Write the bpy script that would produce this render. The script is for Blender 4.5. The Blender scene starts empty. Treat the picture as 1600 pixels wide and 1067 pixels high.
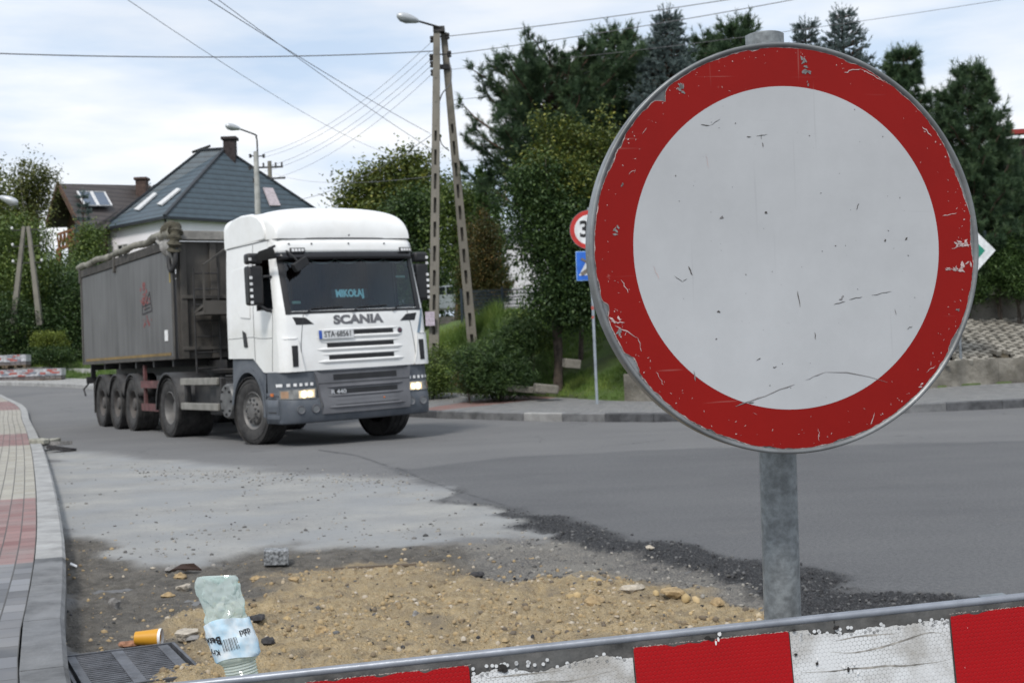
import bpy, math, random
import numpy as np
from mathutils import Vector, Matrix, Euler
R = math.radians
rnd = random.Random(7)
rng = np.random.default_rng(11)
scene = bpy.context.scene
COL = scene.collection

# ---------------------------------------------------------------- camera, sky, sun, exposure
FPX = 2000.0
PITCH, ROLL, EYE = R(0.67), R(-2.18), 1.2
cd = bpy.data.cameras.new("camera"); cam = bpy.data.objects.new("camera", cd); COL.objects.link(cam)
cd.sensor_width = 36; cd.lens = 36 * FPX / 1600; cd.clip_start = 0.05; cd.clip_end = 2000
CAMR = Matrix.Rotation(R(90) + PITCH, 3, 'X') @ Matrix.Rotation(ROLL, 3, 'Z')
cam.matrix_world = Matrix.Translation((0, 0, EYE)) @ CAMR.to_4x4()
cd.dof.use_dof = True; cd.dof.focus_distance = 2.5; cd.dof.aperture_fstop = 12.5
scene.camera = cam

SUN_EL, SUN_AZ = R(50), R(200)      # azimuth the light comes from, clockwise from +Y
world = bpy.data.worlds.new("World"); scene.world = world; world.use_nodes = True
nt = world.node_tree; nt.nodes.clear()
def wn(t, **k):
    n = nt.nodes.new(t)
    for a, b in k.items(): setattr(n, a, b)
    return n
sky = wn('ShaderNodeTexSky', sky_type='NISHITA', sun_disc=False, sun_elevation=SUN_EL, sun_rotation=SUN_AZ)
bg1 = wn('ShaderNodeBackground'); bg1.inputs[1].default_value = 0.12
bg2 = wn('ShaderNodeBackground'); bg2.inputs[1].default_value = 1.06
tc = wn('ShaderNodeTexCoord')
mp = wn('ShaderNodeMapping'); mp.inputs['Scale'].default_value = (1.6, 1.6, 7.5); mp.inputs['Rotation'].default_value = (R(3), R(5), R(30))
n1 = wn('ShaderNodeTexNoise'); n1.inputs['Scale'].default_value = 1.7; n1.inputs['Detail'].default_value = 5; n1.inputs['Roughness'].default_value = .45; n1.inputs['Distortion'].default_value = .35
cr = wn('ShaderNodeValToRGB')
cr.color_ramp.elements[0].position = .30; cr.color_ramp.elements[0].color = (.74,)*3 + (1,)
cr.color_ramp.elements[1].position = .60; cr.color_ramp.elements[1].color = (1, 1, 1, 1)
n2 = wn('ShaderNodeTexNoise'); n2.inputs['Scale'].default_value = 3.1; n2.inputs['Detail'].default_value = 6; n2.inputs['Roughness'].default_value = .5
cr2 = wn('ShaderNodeValToRGB')
cr2.color_ramp.elements[0].position = .36; cr2.color_ramp.elements[0].color = (.54, .65, .80, 1)
cr2.color_ramp.elements[1].position = .64; cr2.color_ramp.elements[1].color = (.845, .86, .885, 1)
ms = wn('ShaderNodeMixShader'); wo = wn('ShaderNodeOutputWorld')
L = nt.links.new
L(tc.outputs['Generated'], mp.inputs[0]); L(mp.outputs[0], n1.inputs[0]); L(mp.outputs[0], n2.inputs[0])
L(n1.outputs[0], cr.inputs[0]); L(n2.outputs[0], cr2.inputs[0]); L(cr2.outputs[0], bg2.inputs[0])
L(sky.outputs[0], bg1.inputs[0]); L(cr.outputs[0], ms.inputs[0]); L(bg1.outputs[0], ms.inputs[1]); L(bg2.outputs[0], ms.inputs[2]); L(ms.outputs[0], wo.inputs[0])

sd = bpy.data.lights.new("sun", 'SUN'); sun = bpy.data.objects.new("sun", sd); COL.objects.link(sun)
sd.energy = 2.3; sd.angle = R(12); sd.color = (1, .96, .9)
sdir = Vector((math.sin(SUN_AZ) * math.cos(SUN_EL), math.cos(SUN_AZ) * math.cos(SUN_EL), math.sin(SUN_EL)))
sun.rotation_euler = sdir.to_track_quat('Z', 'Y').to_euler(); sun.location = (0, 0, 30)
vs = scene.view_settings
vs.view_transform = 'Standard'; vs.look = 'None'; vs.gamma = 1; vs.exposure = 0.22; vs.use_curve_mapping = False

# ---------------------------------------------------------------- helpers
def ray(px, py):
    return CAMR @ Vector(((px - 800) / FPX, -(py - 533.5) / FPX, -1))
def at(px, py, Y):                      # world point seen at (px,py) lying at depth Y
    d = ray(px, py); return Vector((0, 0, EYE)) + d * (Y / d.y)
def gnd(px, py, z=0.0):
    d = ray(px, py); return Vector((0, 0, EYE)) + d * ((z - EYE) / d.z)
CI = np.array(CAMR.transposed())
def project(P):                         # numpy Nx3 -> px, py
    q = (P - np.array([0, 0, EYE])) @ CI.T
    return 800 + FPX * q[:, 0] / -q[:, 2], 533.5 - FPX * q[:, 1] / -q[:, 2]

def N(t, tree, **k):
    n = tree.nodes.new(t)
    for a, b in k.items():
        if a.startswith('i_'): n.inputs[a[2:].replace('_', ' ')].default_value = b
        else: setattr(n, a, b)
    return n
def rgba(c): return tuple(c) + ((1,) if len(c) == 3 else ())
def mat(name, color, rough=.6, metal=0, var=.15, vscale=6, bump=0, bscale=60, spec=.5, color2=None, trans=0, ior=1.45, coat=0, dirt=0, dcol=(.12, .11, .1), dscale=3, emit=None, estr=0, alpha=1):
    m = bpy.data.materials.new(name); m.use_nodes = True; t = m.node_tree; b = t.nodes['Principled BSDF']
    b.inputs['Roughness'].default_value = rough; b.inputs['Metallic'].default_value = metal
    b.inputs['Specular IOR Level'].default_value = spec; b.inputs['IOR'].default_value = ior
    b.inputs['Transmission Weight'].default_value = trans; b.inputs['Coat Weight'].default_value = coat
    b.inputs['Alpha'].default_value = alpha
    co = N('ShaderNodeTexCoord', t)
    no = N('ShaderNodeTexNoise', t, i_Scale=vscale, i_Detail=6, i_Roughness=.6)
    t.links.new(co.outputs['Object'], no.inputs['Vector'])
    mx = N('ShaderNodeMix', t, data_type='RGBA')
    c2 = color2 if color2 else tuple(c * (1 - var * 1.6) for c in color[:3])
    c1 = color if color2 else tuple(min(1, c * (1 + var * .6)) for c in color[:3])
    mx.inputs['A'].default_value = rgba(c2); mx.inputs['B'].default_value = rgba(c1)
    rp = N('ShaderNodeMapRange', t); rp.inputs['From Min'].default_value = .35; rp.inputs['From Max'].default_value = .65
    t.links.new(no.outputs[0], rp.inputs[0]); t.links.new(rp.outputs[0], mx.inputs[0])
    out = mx.outputs[2]
    if dirt:
        n3 = N('ShaderNodeTexNoise', t, i_Scale=dscale, i_Detail=8, i_Roughness=.7)
        t.links.new(co.outputs['Object'], n3.inputs['Vector'])
        r3 = N('ShaderNodeMapRange', t); r3.inputs['From Min'].default_value = .42; r3.inputs['From Max'].default_value = .72; r3.inputs['To Max'].default_value = dirt
        t.links.new(n3.outputs[0], r3.inputs[0])
        m3 = N('ShaderNodeMix', t, data_type='RGBA'); m3.inputs['B'].default_value = rgba(dcol)
        t.links.new(r3.outputs[0], m3.inputs[0]); t.links.new(out, m3.inputs['A']); out = m3.outputs[2]
    t.links.new(out, b.inputs['Base Color'])
    if bump:
        n4 = N('ShaderNodeTexNoise', t, i_Scale=bscale, i_Detail=6); t.links.new(co.outputs['Object'], n4.inputs['Vector'])
        bp = N('ShaderNodeBump', t, i_Strength=bump, i_Distance=.02); t.links.new(n4.outputs[0], bp.inputs['Height']); t.links.new(bp.outputs[0], b.inputs['Normal'])
    if emit:
        b.inputs['Emission Color'].default_value = rgba(emit); b.inputs['Emission Strength'].default_value = estr
    return m

def tag(o, label=None, cat=None, group=None, kind=None):
    if label: o['label'] = label
    if cat: o['category'] = cat
    if group: o['group'] = group
    if kind: o['kind'] = kind
    return o
def thing(name, label, cat, loc=(0, 0, 0), rotz=0, group=None):
    o = bpy.data.objects.new(name, None); COL.objects.link(o); o.location = loc; o.rotation_euler = (0, 0, rotz)
    o.empty_display_size = .2
    return tag(o, label, cat, group)
def clone(root, loc=None, rotz=None, label=None):
    r = root.copy(); COL.objects.link(r)
    if loc is not None: r.location = loc
    if rotz is not None: r.rotation_euler = (0, 0, rotz)
    if label: r['label'] = label
    for ch in list(root.children):
        c = ch.copy(); COL.objects.link(c); c.parent = r
        for g in list(ch.children):
            d = g.copy(); COL.objects.link(d); d.parent = c
    return r

class MB:
    def __init__(s): s.v = []; s.f = []; s.m = []; s.cur = 0
    def mat(s, i): s.cur = i; return s
    def add(s, vs, fs):
        o = len(s.v); s.v += [tuple(v) for v in vs]; s.f += [tuple(o + i for i in f) for f in fs]; s.m += [s.cur] * len(fs); return s
    def box(s, c, size, rot=None, taper=1):
        x, y, z = [q / 2 for q in size]; c = Vector(c)
        vs = [Vector((a * x * (taper if e > 0 else 1), b * y * (taper if e > 0 else 1), e * z)) for a in (-1, 1) for b in (-1, 1) for e in (-1, 1)]
        if rot is not None:
            M = rot if isinstance(rot, Matrix) else Euler(rot).to_matrix(); vs = [M @ v for v in vs]
        return s.add([v + c for v in vs], [(0, 1, 3, 2), (4, 6, 7, 5), (0, 4, 5, 1), (2, 3, 7, 6), (0, 2, 6, 4), (1, 5, 7, 3)])
    def b2(s, a, b):
        return s.box([(a[i] + b[i]) / 2 for i in range(3)], [abs(b[i] - a[i]) for i in range(3)])
    def beam(s, p0, p1, w, h, up=(0, 0, 1), w1=None, h1=None):
        p0 = Vector(p0); p1 = Vector(p1); d = (p1 - p0).normalized(); u = Vector(up)
        sx = d.cross(u)
        if sx.length < 1e-4: sx = d.cross(Vector((1, 0, 0)))
        sx.normalize(); sz = sx.cross(d)
        w1 = w1 or w; h1 = h1 or h
        vs = []
        for p, a, b in ((p0, w, h), (p1, w1, h1)):
            for i, j in ((-1, -1), (1, -1), (1, 1), (-1, 1)): vs.append(p + sx * a / 2 * i + sz * b / 2 * j)
        return s.add(vs, [(3, 2, 1, 0), (4, 5, 6, 7), (0, 1, 5, 4), (1, 2, 6, 5), (2, 3, 7, 6), (3, 0, 4, 7)])
    def tube(s, pts, r, n=8, caps=True, sq=None):
        pts = [Vector(p) for p in pts]; k = len(pts); rs = r if isinstance(r, (list, tuple)) else [r] * k
        vs = []; pu = None
        for i, p in enumerate(pts):
            d = (pts[min(i + 1, k - 1)] - pts[max(i - 1, 0)]).normalized()
            if pu is None: pu = d.orthogonal().normalized()
            pu = (pu - d * pu.dot(d)).normalized(); w = d.cross(pu)
            for j in range(n):
                a = 2 * math.pi * j / n; vs.append(p + (pu * math.cos(a) + w * math.sin(a)) * rs[i])
        fs = [(i * n + j, i * n + (j + 1) % n, (i + 1) * n + (j + 1) % n, (i + 1) * n + j) for i in range(k - 1) for j in range(n)]
        if caps: fs += [tuple(reversed(range(n))), tuple((k - 1) * n + j for j in range(n))]
        return s.add(vs, fs)
    def lathe(s, prof, n=32, M=None, caps=False, arc=(0, 2 * math.pi)):
        # profile of (radius, along) about local Y axis (axle)
        full = abs(arc[1] - arc[0] - 2 * math.pi) < 1e-6; cnt = n if full else n + 1
        vs = []
        for r, a in prof:
            for j in range(cnt):
                t = arc[0] + (arc[1] - arc[0]) * j / n; p = Vector((r * math.cos(t), a, r * math.sin(t)))
                vs.append(M @ p if M else p)
        k = len(prof)
        fs = [(i * cnt + j, (i + 1) * cnt + j, (i + 1) * cnt + (j + 1) % cnt, i * cnt + (j + 1) % cnt) for i in range(k - 1) for j in range(n)]
        if caps: fs += [tuple(range(cnt)), tuple(reversed([(k - 1) * cnt + j for j in range(cnt)]))]
        return s.add(vs, fs)
    def grid(s, fn, us, vs_, skip=None):
        vv = [fn(u, v) for u in us for v in vs_]; m = len(vs_)
        fs = []
        for i in range(len(us) - 1):
            for j in range(m - 1):
                if skip and skip((us[i] + us[i + 1]) / 2, (vs_[j] + vs_[j + 1]) / 2): continue
                fs.append((i * m + j, (i + 1) * m + j, (i + 1) * m + j + 1, i * m + j + 1))
        return s.add(vv, fs)
    def prism(s, poly, d):
        n = len(poly); d = Vector(d); a = [Vector(p) for p in poly]
        return s.add(a + [p + d for p in a], [tuple(range(n)), tuple(reversed(range(n, 2 * n)))] + [(j, j + n, (j + 1) % n + n, (j + 1) % n) for j in range(n)])
    def build(s, name, mats, parent=None, smooth=None, bevel=0, solid=0, loc=None, split=False):
        if split:                                # every separate piece becomes a part of its own
            up = list(range(len(s.v)))
            def fd(i):
                while up[i] != i: up[i] = up[up[i]]; i = up[i]
                return i
            for f in s.f:
                for j in f[1:]: up[fd(j)] = fd(f[0])
            gr_ = {}
            for f, m in zip(s.f, s.m): gr_.setdefault(fd(f[0]), []).append((f, m))
            o = None
            for fl_ in gr_.values():
                q = MB(); mp_ = {}
                for f, m in fl_:
                    for j in f:
                        if j not in mp_: mp_[j] = len(q.v); q.v.append(s.v[j])
                    q.f.append(tuple(mp_[j] for j in f)); q.m.append(m)
                o = q.build(name, mats, parent, smooth, bevel, solid, loc)
            return o
        me = bpy.data.meshes.new(name); me.from_pydata(s.v, [], s.f)
        mats = mats if isinstance(mats, (list, tuple)) else [mats]
        for m in mats: me.materials.append(m)
        if len(mats) > 1: me.polygons.foreach_set('material_index', s.m)
        me.validate(); me.update()
        o = bpy.data.objects.new(name, me); COL.objects.link(o)
        if parent: o.parent = parent
        if solid:
            q = o.modifiers.new('s', 'SOLIDIFY'); q.thickness = solid; q.offset = -1
        if bevel:
            q = o.modifiers.new('b', 'BEVEL'); q.width = bevel; q.segments = 2; q.limit_method = 'ANGLE'; q.angle_limit = R(40)
            if smooth is None: smooth = 40
        if smooth:
            me.shade_smooth(); me.set_sharp_from_angle(angle=R(smooth))
        if loc is not None: o.location = loc
        return o

def mesh_np(name, V, F, mt, parent=None, tint=None, smooth=False):
    me = bpy.data.meshes.new(name); V = np.asarray(V, dtype=np.float32); F = np.asarray(F, dtype=np.int32)
    k = F.shape[1]
    me.vertices.add(len(V)); me.vertices.foreach_set('co', V.ravel())
    me.loops.add(F.size); me.loops.foreach_set('vertex_index', F.ravel())
    me.polygons.add(len(F)); me.polygons.foreach_set('loop_start', np.arange(0, F.size, k, dtype=np.int32))
    for m in (mt if isinstance(mt, list) else [mt]): me.materials.append(m)
    if tint is not None:
        a = me.attributes.new('tint', 'FLOAT', 'POINT'); a.data.foreach_set('value', np.asarray(tint, dtype=np.float32))
    me.update(calc_edges=True); me.validate()
    if smooth: me.shade_smooth()
    o = bpy.data.objects.new(name, me); COL.objects.link(o)
    if parent: o.parent = parent
    return o

def text_mesh(txt, size, bold=0.0, xs=1.0, shear=0):
    cu = bpy.data.curves.new('t', 'FONT'); cu.body = txt; cu.size = size; cu.offset = bold; cu.align_x = 'CENTER'; cu.align_y = 'CENTER'; cu.shear = shear; cu.resolution_u = 4
    o = bpy.data.objects.new('t', cu); COL.objects.link(o)
    bpy.context.view_layer.update()
    me = o.evaluated_get(bpy.context.evaluated_depsgraph_get()).to_mesh()
    vs = [(v.co.x * xs, v.co.y) for v in me.vertices]; fs = [tuple(p.vertices) for p in me.polygons]
    o.to_mesh_clear(); bpy.data.objects.remove(o); bpy.data.curves.remove(cu)
    return vs, fs

# value noise (numpy)
_T = np.random.default_rng(3).random((256, 256))
def vn(x, y):
    xi = np.floor(x).astype(int); yi = np.floor(y).astype(int); fx = x - xi; fy = y - yi
    fx = fx * fx * (3 - 2 * fx); fy = fy * fy * (3 - 2 * fy)
    a = _T[xi & 255, yi & 255]; b = _T[(xi + 1) & 255, yi & 255]; c = _T[xi & 255, (yi + 1) & 255]; d = _T[(xi + 1) & 255, (yi + 1) & 255]
    return (a * (1 - fx) + b * fx) * (1 - fy) + (c * (1 - fx) + d * fx) * fy
def fbm(x, y, o=4):
    r = 0; a = .5; t = 0
    for i in range(o):
        r = r + a * vn(x + 17.3 * i, y + 9.1 * i); t += a; x = x * 2.03; y = y * 2.03; a *= .5
    return r / t
def smooth(e0, e1, x):
    t = np.clip((x - e0) / (e1 - e0), 0, 1); return t * t * (3 - 2 * t)
def sdpoly(px, py, poly):               # signed distance, negative inside
    d = np.full(px.shape, 1e9); ins = np.zeros(px.shape, bool); n = len(poly)
    for i in range(n):
        ax, ay = poly[i]; bx, by = poly[(i + 1) % n]; ex = bx - ax; ey = by - ay
        t = np.clip(((px - ax) * ex + (py - ay) * ey) / (ex * ex + ey * ey), 0, 1)
        d = np.minimum(d, np.hypot(px - ax - t * ex, py - ay - t * ey))
        if ay != by:
            c = ((ay > py) != (by > py)) & (px < (bx - ax) * (py - ay) / (by - ay) + ax); ins ^= c
    return np.where(ins, -d, d)
def Hroad(y):
    t = np.maximum(0, np.asarray(y, float) - 26); t = np.minimum(t, 60); return .045 * t * t / (t + 8)
def interp_poly(pts, step):
    out = []
    for a, b in zip(pts[:-1], pts[1:]):
        a = Vector(a); b = Vector(b); n = max(1, int((b - a).length / step))
        for i in range(n): out.append(a.lerp(b, i / n))
    out.append(Vector(pts[-1])); return out
def catmull(pts, n=8):
    P = [Vector(p) for p in pts]; P = [P[0] * 2 - P[1]] + P + [P[-1] * 2 - P[-2]]; out = []
    for i in range(1, len(P) - 2):
        for k in range(n):
            t = k / n; a, b, c, d = P[i - 1:i + 3]
            out.append(.5 * ((2 * b) + (c - a) * t + (2 * a - 5 * b + 4 * c - d) * t * t + (3 * b - a - 3 * c + d) * t ** 3))
    out.append(P[-2]); return out

# ---------------------------------------------------------------- common materials
M = {}
M['galv'] = mat('galvanised', (.25, .275, .295), .5, .55, .2, 14, bump=.04, bscale=120, dirt=.35, dcol=(.12, .12, .12), dscale=9)
M['conc'] = mat('concrete', (.27, .26, .24), .9, 0, .25, 3, bump=.4, bscale=40, dirt=.5, dcol=(.13, .12, .1))
M['concpole'] = mat('pole_concrete', (.23, .215, .185), .9, 0, .2, 2, bump=.3, bscale=30, dirt=.5, dcol=(.12, .105, .085), dscale=2)
M['concpale'] = mat('pale_concrete', (.42, .42, .40), .9, 0, .2, 3, bump=.2)
M['black'] = mat('black_plastic', (.018, .018, .02), .5, 0, .2)
M['dark'] = mat('dark_metal', (.035, .035, .037), .6, .2, .3, 5, dirt=.4, dcol=(.09, .08, .07))
M['rubber'] = mat('rubber', (.035, .034, .034), .85, 0, .3, 6, dirt=.55, dcol=(.10, .095, .09), dscale=5)
M['white'] = mat('white_paint', (.80, .80, .79), .28, 0, .03, 2, coat=.3, dirt=.3, dcol=(.50, .47, .42), dscale=2.2)
M['slate'] = mat('slate_plastic', (.085, .098, .118), .55, 0, .15, 3, dirt=.35, dcol=(.14, .135, .13), dscale=3)
M['slate2'] = mat('grey_grille', (.14, .142, .155), .5, 0, .15, 3, dirt=.35, dcol=(.12, .12, .12), dscale=3)
M['silver'] = mat('lamp_silver', (.5, .52, .54), .4, .3, .1)
M['wire'] = mat('wire', (.15, .15, .16), .6, 0, .1)
M['wood'] = mat('brown_wood', (.09, .045, .025), .8, 0, .3, 4)
M['lamp_on'] = mat('headlight_glow', (.9, .8, .6), .3, emit=(1, .78, .42), estr=2.0)
M['glassclear'] = mat('lamp_glass', (.55, .56, .56), .15, 0, .2, 10, spec=.8)
M['orange'] = mat('orange_lens', (.6, .16, .03), .3)
# ================================================================ GROUND, ROAD, PAVEMENTS
def road_material():
    m = bpy.data.materials.new('road_surface'); m.use_nodes = True; t = m.node_tree; b = t.nodes['Principled BSDF']; lk = t.links.new
    co = N('ShaderNodeTexCoord', t); O = co.outputs['Object']
    def noise(sc, det=5, ro=.6, vec=None):
        n = N('ShaderNodeTexNoise', t, i_Scale=sc, i_Detail=det, i_Roughness=ro); lk(vec or O, n.inputs['Vector']); return n.outputs[0]
    def rng_(s, a, b_, c=0., d=1.):
        r = N('ShaderNodeMapRange', t); r.inputs[1].default_value = a; r.inputs[2].default_value = b_; r.inputs[3].default_value = c; r.inputs[4].default_value = d; lk(s, r.inputs[0]); return r.outputs[0]
    def mix(f, a, b_):
        x = N('ShaderNodeMix', t, data_type='RGBA')
        if isinstance(f, float): x.inputs[0].default_value = f
        else: lk(f, x.inputs[0])
        for k, v in (('A', a), ('B', b_)):
            if isinstance(v, tuple): x.inputs[k].default_value = rgba(v)
            else: lk(v, x.inputs[k])
        return x.outputs[2]
    def attr(n): a = N('ShaderNodeAttribute', t, attribute_name=n); return a.outputs['Fac']
    fine = noise(160, 3, .7); mid = noise(14, 6, .65); big = noise(.55, 4, .5)
    vo = N('ShaderNodeTexVoronoi', t, i_Scale=95.); lk(O, vo.inputs['Vector'])
    vo2 = N('ShaderNodeTexVoronoi', t, i_Scale=75.); lk(O, vo2.inputs['Vector'])
    # streaks along the tyre tracks of the bend
    mpg = N('ShaderNodeMapping', t); mpg.inputs['Rotation'].default_value = (0, 0, R(-12)); mpg.inputs['Scale'].default_value = (.25, 2.2, 1); lk(O, mpg.inputs[0])
    trk = noise(1.1, 4, .5, mpg.outputs[0])
    light = mix(rng_(big, .35, .65), (.118, .118, .122), (.150, .149, .150))
    light = mix(rng_(trk, .35, .65, 0, .35), light, (.104, .104, .108))
    light = mix(rng_(fine, .45, .72, 0, .7), light, (.22, .22, .215))
    newa = mix(rng_(big, .35, .65), (.074, .075, .080), (.098, .099, .103))
    newa = mix(rng_(trk, .4, .65, 0, .3), newa, (.118, .118, .12))
    newa = mix(rng_(fine, .45, .74, 0, .75), newa, (.19, .19, .19))
    old = mix(rng_(noise(1.3, 8, .6), .25, .75), (.19, .193, .195), (.33, .325, .305))
    old = mix(rng_(mid, .5, .8, 0, .2), old, (.18, .185, .19))
    sandc = N('ShaderNodeValToRGB', t); e = sandc.color_ramp.elements
    e[0].position = .28; e[0].color = (.15, .12, .085, 1); e[1].position = .72; e[1].color = (.51, .395, .23, 1)
    q = sandc.color_ramp.elements.new(.5); q.color = (.345, .26, .145, 1)
    lk(noise(11, 9, .78), sandc.inputs[0])
    sand = mix(rng_(vo2.outputs['Color'], .25, .9, 0, .45), sandc.outputs[0], (.46, .38, .26))
    sand = mix(rng_(noise(3.1, 4, .5), .52, .72, 0, .7), sand, (.15, .13, .105))
    soil = mix(rng_(mid, .35, .65), (.075, .068, .06), (.155, .142, .122))
    soil = mix(rng_(noise(2.2, 5), .5, .7, 0, .7), soil, (.20, .18, .155))
    soil = mix(rng_(vo.outputs['Color'], .72, .95, 0, .5), soil, (.25, .235, .21))
    crumb = mix(rng_(vo2.outputs['Distance'], .1, .6), (.085, .085, .088), (.03, .031, .034))
    grav = mix(rng_(vo.outputs['Color'], .2, .9), (.10, .098, .095), (.24, .22, .195))
    grav = mix(rng_(noise(1.9, 4), .4, .65, 0, .6), grav, (.27, .255, .225))
    grain = noise(42, 4, .75)
    light = mix(rng_(grain, .5, .7, 0, .6), light, (.19, .188, .18)); light = mix(rng_(grain, .5, .32, 0, .5), light, (.075, .075, .078))
    newa = mix(rng_(grain, .52, .7, 0, .55), newa, (.155, .155, .155)); newa = mix(rng_(grain, .5, .32, 0, .6), newa, (.045, .046, .05))
    old = mix(rng_(grain, .5, .7, 0, .3), old, (.36, .35, .33)); old = mix(rng_(grain, .46, .3, 0, .45), old, (.13, .13, .135)); old = mix(rng_(noise(1.1, 3, .5), .42, .62, 0, .6), old, (.235, .245, .255))
    # fine cracks and rolled-in oil spots
    def cracks(sc, w, seed_):
        mpc = N('ShaderNodeMapping', t); mpc.inputs['Location'].default_value = (seed_, seed_, 0); lk(O, mpc.inputs[0])
        nw_ = N('ShaderNodeTexNoise', t, i_Scale=3.0, i_Detail=5); lk(mpc.outputs[0], nw_.inputs['Vector'])
        ad = N('ShaderNodeVectorMath', t, operation='MULTIPLY_ADD'); ad.inputs[1].default_value = (.5, .5, 0); lk(nw_.outputs['Color'], ad.inputs[0]); lk(mpc.outputs[0], ad.inputs[2])
        v_ = N('ShaderNodeTexVoronoi', t, feature='DISTANCE_TO_EDGE', i_Scale=sc); lk(ad.outputs[0], v_.inputs['Vector'])
        return rng_(v_.outputs['Distance'], w, 0, 0, 1)
    msk = rng_(noise(.35, 3, .5), .52, .60)
    mm = N('ShaderNodeMath', t, operation='MULTIPLY'); lk(cracks(.45, .006, 3), mm.inputs[0]); lk(msk, mm.inputs[1])
    light = mix(mm.outputs[0], light, (.05, .05, .052))
    spot = rng_(noise(2.3, 2, .4), .70, .76, 0, .5); light = mix(spot, light, (.075, .075, .078)); newa = mix(rng_(noise(1.7, 6, .7), .58, .72, 0, .45), newa, (.13, .128, .125))
    c = light
    for nm, col in (('w_new', newa), ('w_old', old), ('w_soil', soil), ('w_grav', grav), ('w_sand', sand), ('w_crumb', crumb)):
        c = mix(attr(nm), c, col)
    seam = N('ShaderNodeMath', t, operation='MULTIPLY'); seam.inputs[1].default_value = .85; lk(attr('w_seam'), seam.inputs[0])
    c = mix(seam.outputs[0], c, (.035, .035, .038))
    lk(c, b.inputs['Base Color']); b.inputs['Roughness'].default_value = .88; b.inputs['Specular IOR Level'].default_value = .35
    rgh = N('ShaderNodeMath', t, operation='MAXIMUM'); 
    lk(attr('w_sand'), rgh.inputs[0]); lk(attr('w_crumb'), rgh.inputs[1])
    r2 = N('ShaderNodeMath', t, operation='MAXIMUM'); lk(rgh.outputs[0], r2.inputs[0]); lk(attr('w_soil'), r2.inputs[1])
    r3 = N('ShaderNodeMath', t, operation='MAXIMUM'); lk(r2.outputs[0], r3.inputs[0]); lk(attr('w_grav'), r3.inputs[1])
    st = rng_(r3.outputs[0], 0, 1, .25, .9)
    hs = N('ShaderNodeMath', t, operation='ADD'); lk(vo.outputs['Distance'], hs.inputs[0]); lk(fine, hs.inputs[1])
    h2 = N('ShaderNodeMath', t, operation='ADD'); lk(hs.outputs[0], h2.inputs[0]); lk(mid, h2.inputs[1])
    bp = N('ShaderNodeBump', t, i_Distance=.012); lk(st, bp.inputs['Strength']); lk(h2.outputs[0], bp.inputs['Height']); lk(bp.outputs[0], b.inputs['Normal'])
    return m
M['road'] = road_material()

POLY = {
 'w_new': [(596, 728), (640, 733), (800, 713), (1100, 700), (1600, 688), (2700, 660), (2900, 1500), (1700, 1150), (1450, 935), (1300, 903), (1185, 886), (1050, 856), (930, 824), (850, 806), (760, 789), (700, 768), (640, 748)],
 'w_old': [(72, 700), (200, 712), (330, 728), (480, 742), (600, 748), (640, 748), (700, 770), (790, 800), (862, 825), (800, 838), (690, 838), (610, 848), (470, 850), (380, 868), (300, 882), (215, 872), (120, 845), (60, 800)],
 'w_soil': [(60, 838), (120, 843), (215, 870), (300, 880), (380, 866), (470, 848), (610, 846), (700, 850), (900, 880), (1100, 960), (1190, 1030), (1190, 1400), (-100, 1600), (60, 1067)],
 'w_grav': [(690, 852), (800, 828), (900, 832), (1010, 868), (1190, 925), (1300, 948), (1450, 950), (1500, 1100), (1180, 1100), (1130, 950), (900, 915), (760, 895)],
 'w_sand': [(180, 1120), (290, 1000), (330, 940), (430, 898), (530, 886), (660, 884), (790, 900), (900, 905), (1050, 925), (1140, 945), (1260, 985), (1500, 1120), (1500, 1500), (100, 1500)],
 'w_crumb': [(690, 764), (760, 787), (850, 799), (930, 815), (1050, 846), (1185, 876), (1300, 890), (1450, 920), (1640, 955), (1640, 990), (1400, 962), (1290, 950), (1190, 936), (1100, 905), (1000, 874), (920, 845), (850, 828), (780, 800)],
}
SEAMS = [[(500, 703), (560, 712), (607, 729)], [(620, 731), (660, 748), (720, 768), (790, 790)]]
def zone_weights(P):
    px, py = project(P)
    Y = P[:, 1]; k = 2000 / np.maximum(Y, 1)               # px per metre
    wx = (fbm(P[:, 0] * 1.3 + 3, Y * 1.3, 5) - .5) * .9 * k; wy = (fbm(P[:, 0] * 1.3 + 40, Y * 1.3 + 7, 5) - .5) * .9 * k * 1.2 / np.maximum(Y, 1) * 1.6
    sx = px + wx; sy = (py + wy)
    W = {}
    for n, poly in POLY.items():
        amp = .3 if n == 'w_new' else 1
        qx = px + wx * amp; qy = py + wy * amp
        pl = [(a, b * 2.6) for a, b in poly]
        d = sdpoly(qx, qy * 2.6, pl)
        soft = 5 if n in ('w_new',) else (28 if n in ('w_sand', 'w_grav') else 18)
        if n == 'w_old': soft = 16
        W[n] = smooth(soft, -soft, d)
    s = np.zeros(len(P))
    for ln in SEAMS:
        for (ax, ay), (bx, by) in zip(ln[:-1], ln[1:]):
            ex, ey = bx - ax, by - ay; t = np.clip(((px - ax) * ex + (py - ay) * ey) / (ex * ex + ey * ey), 0, 1)
            s = np.maximum(s, smooth(2.2, .6, np.hypot(px - ax - t * ex, (py - ay - t * ey) * 2) + (fbm(P[:, 0] * 9, Y * 9, 2) - .5) * 2))
    W['w_seam'] = s
    return W
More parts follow.
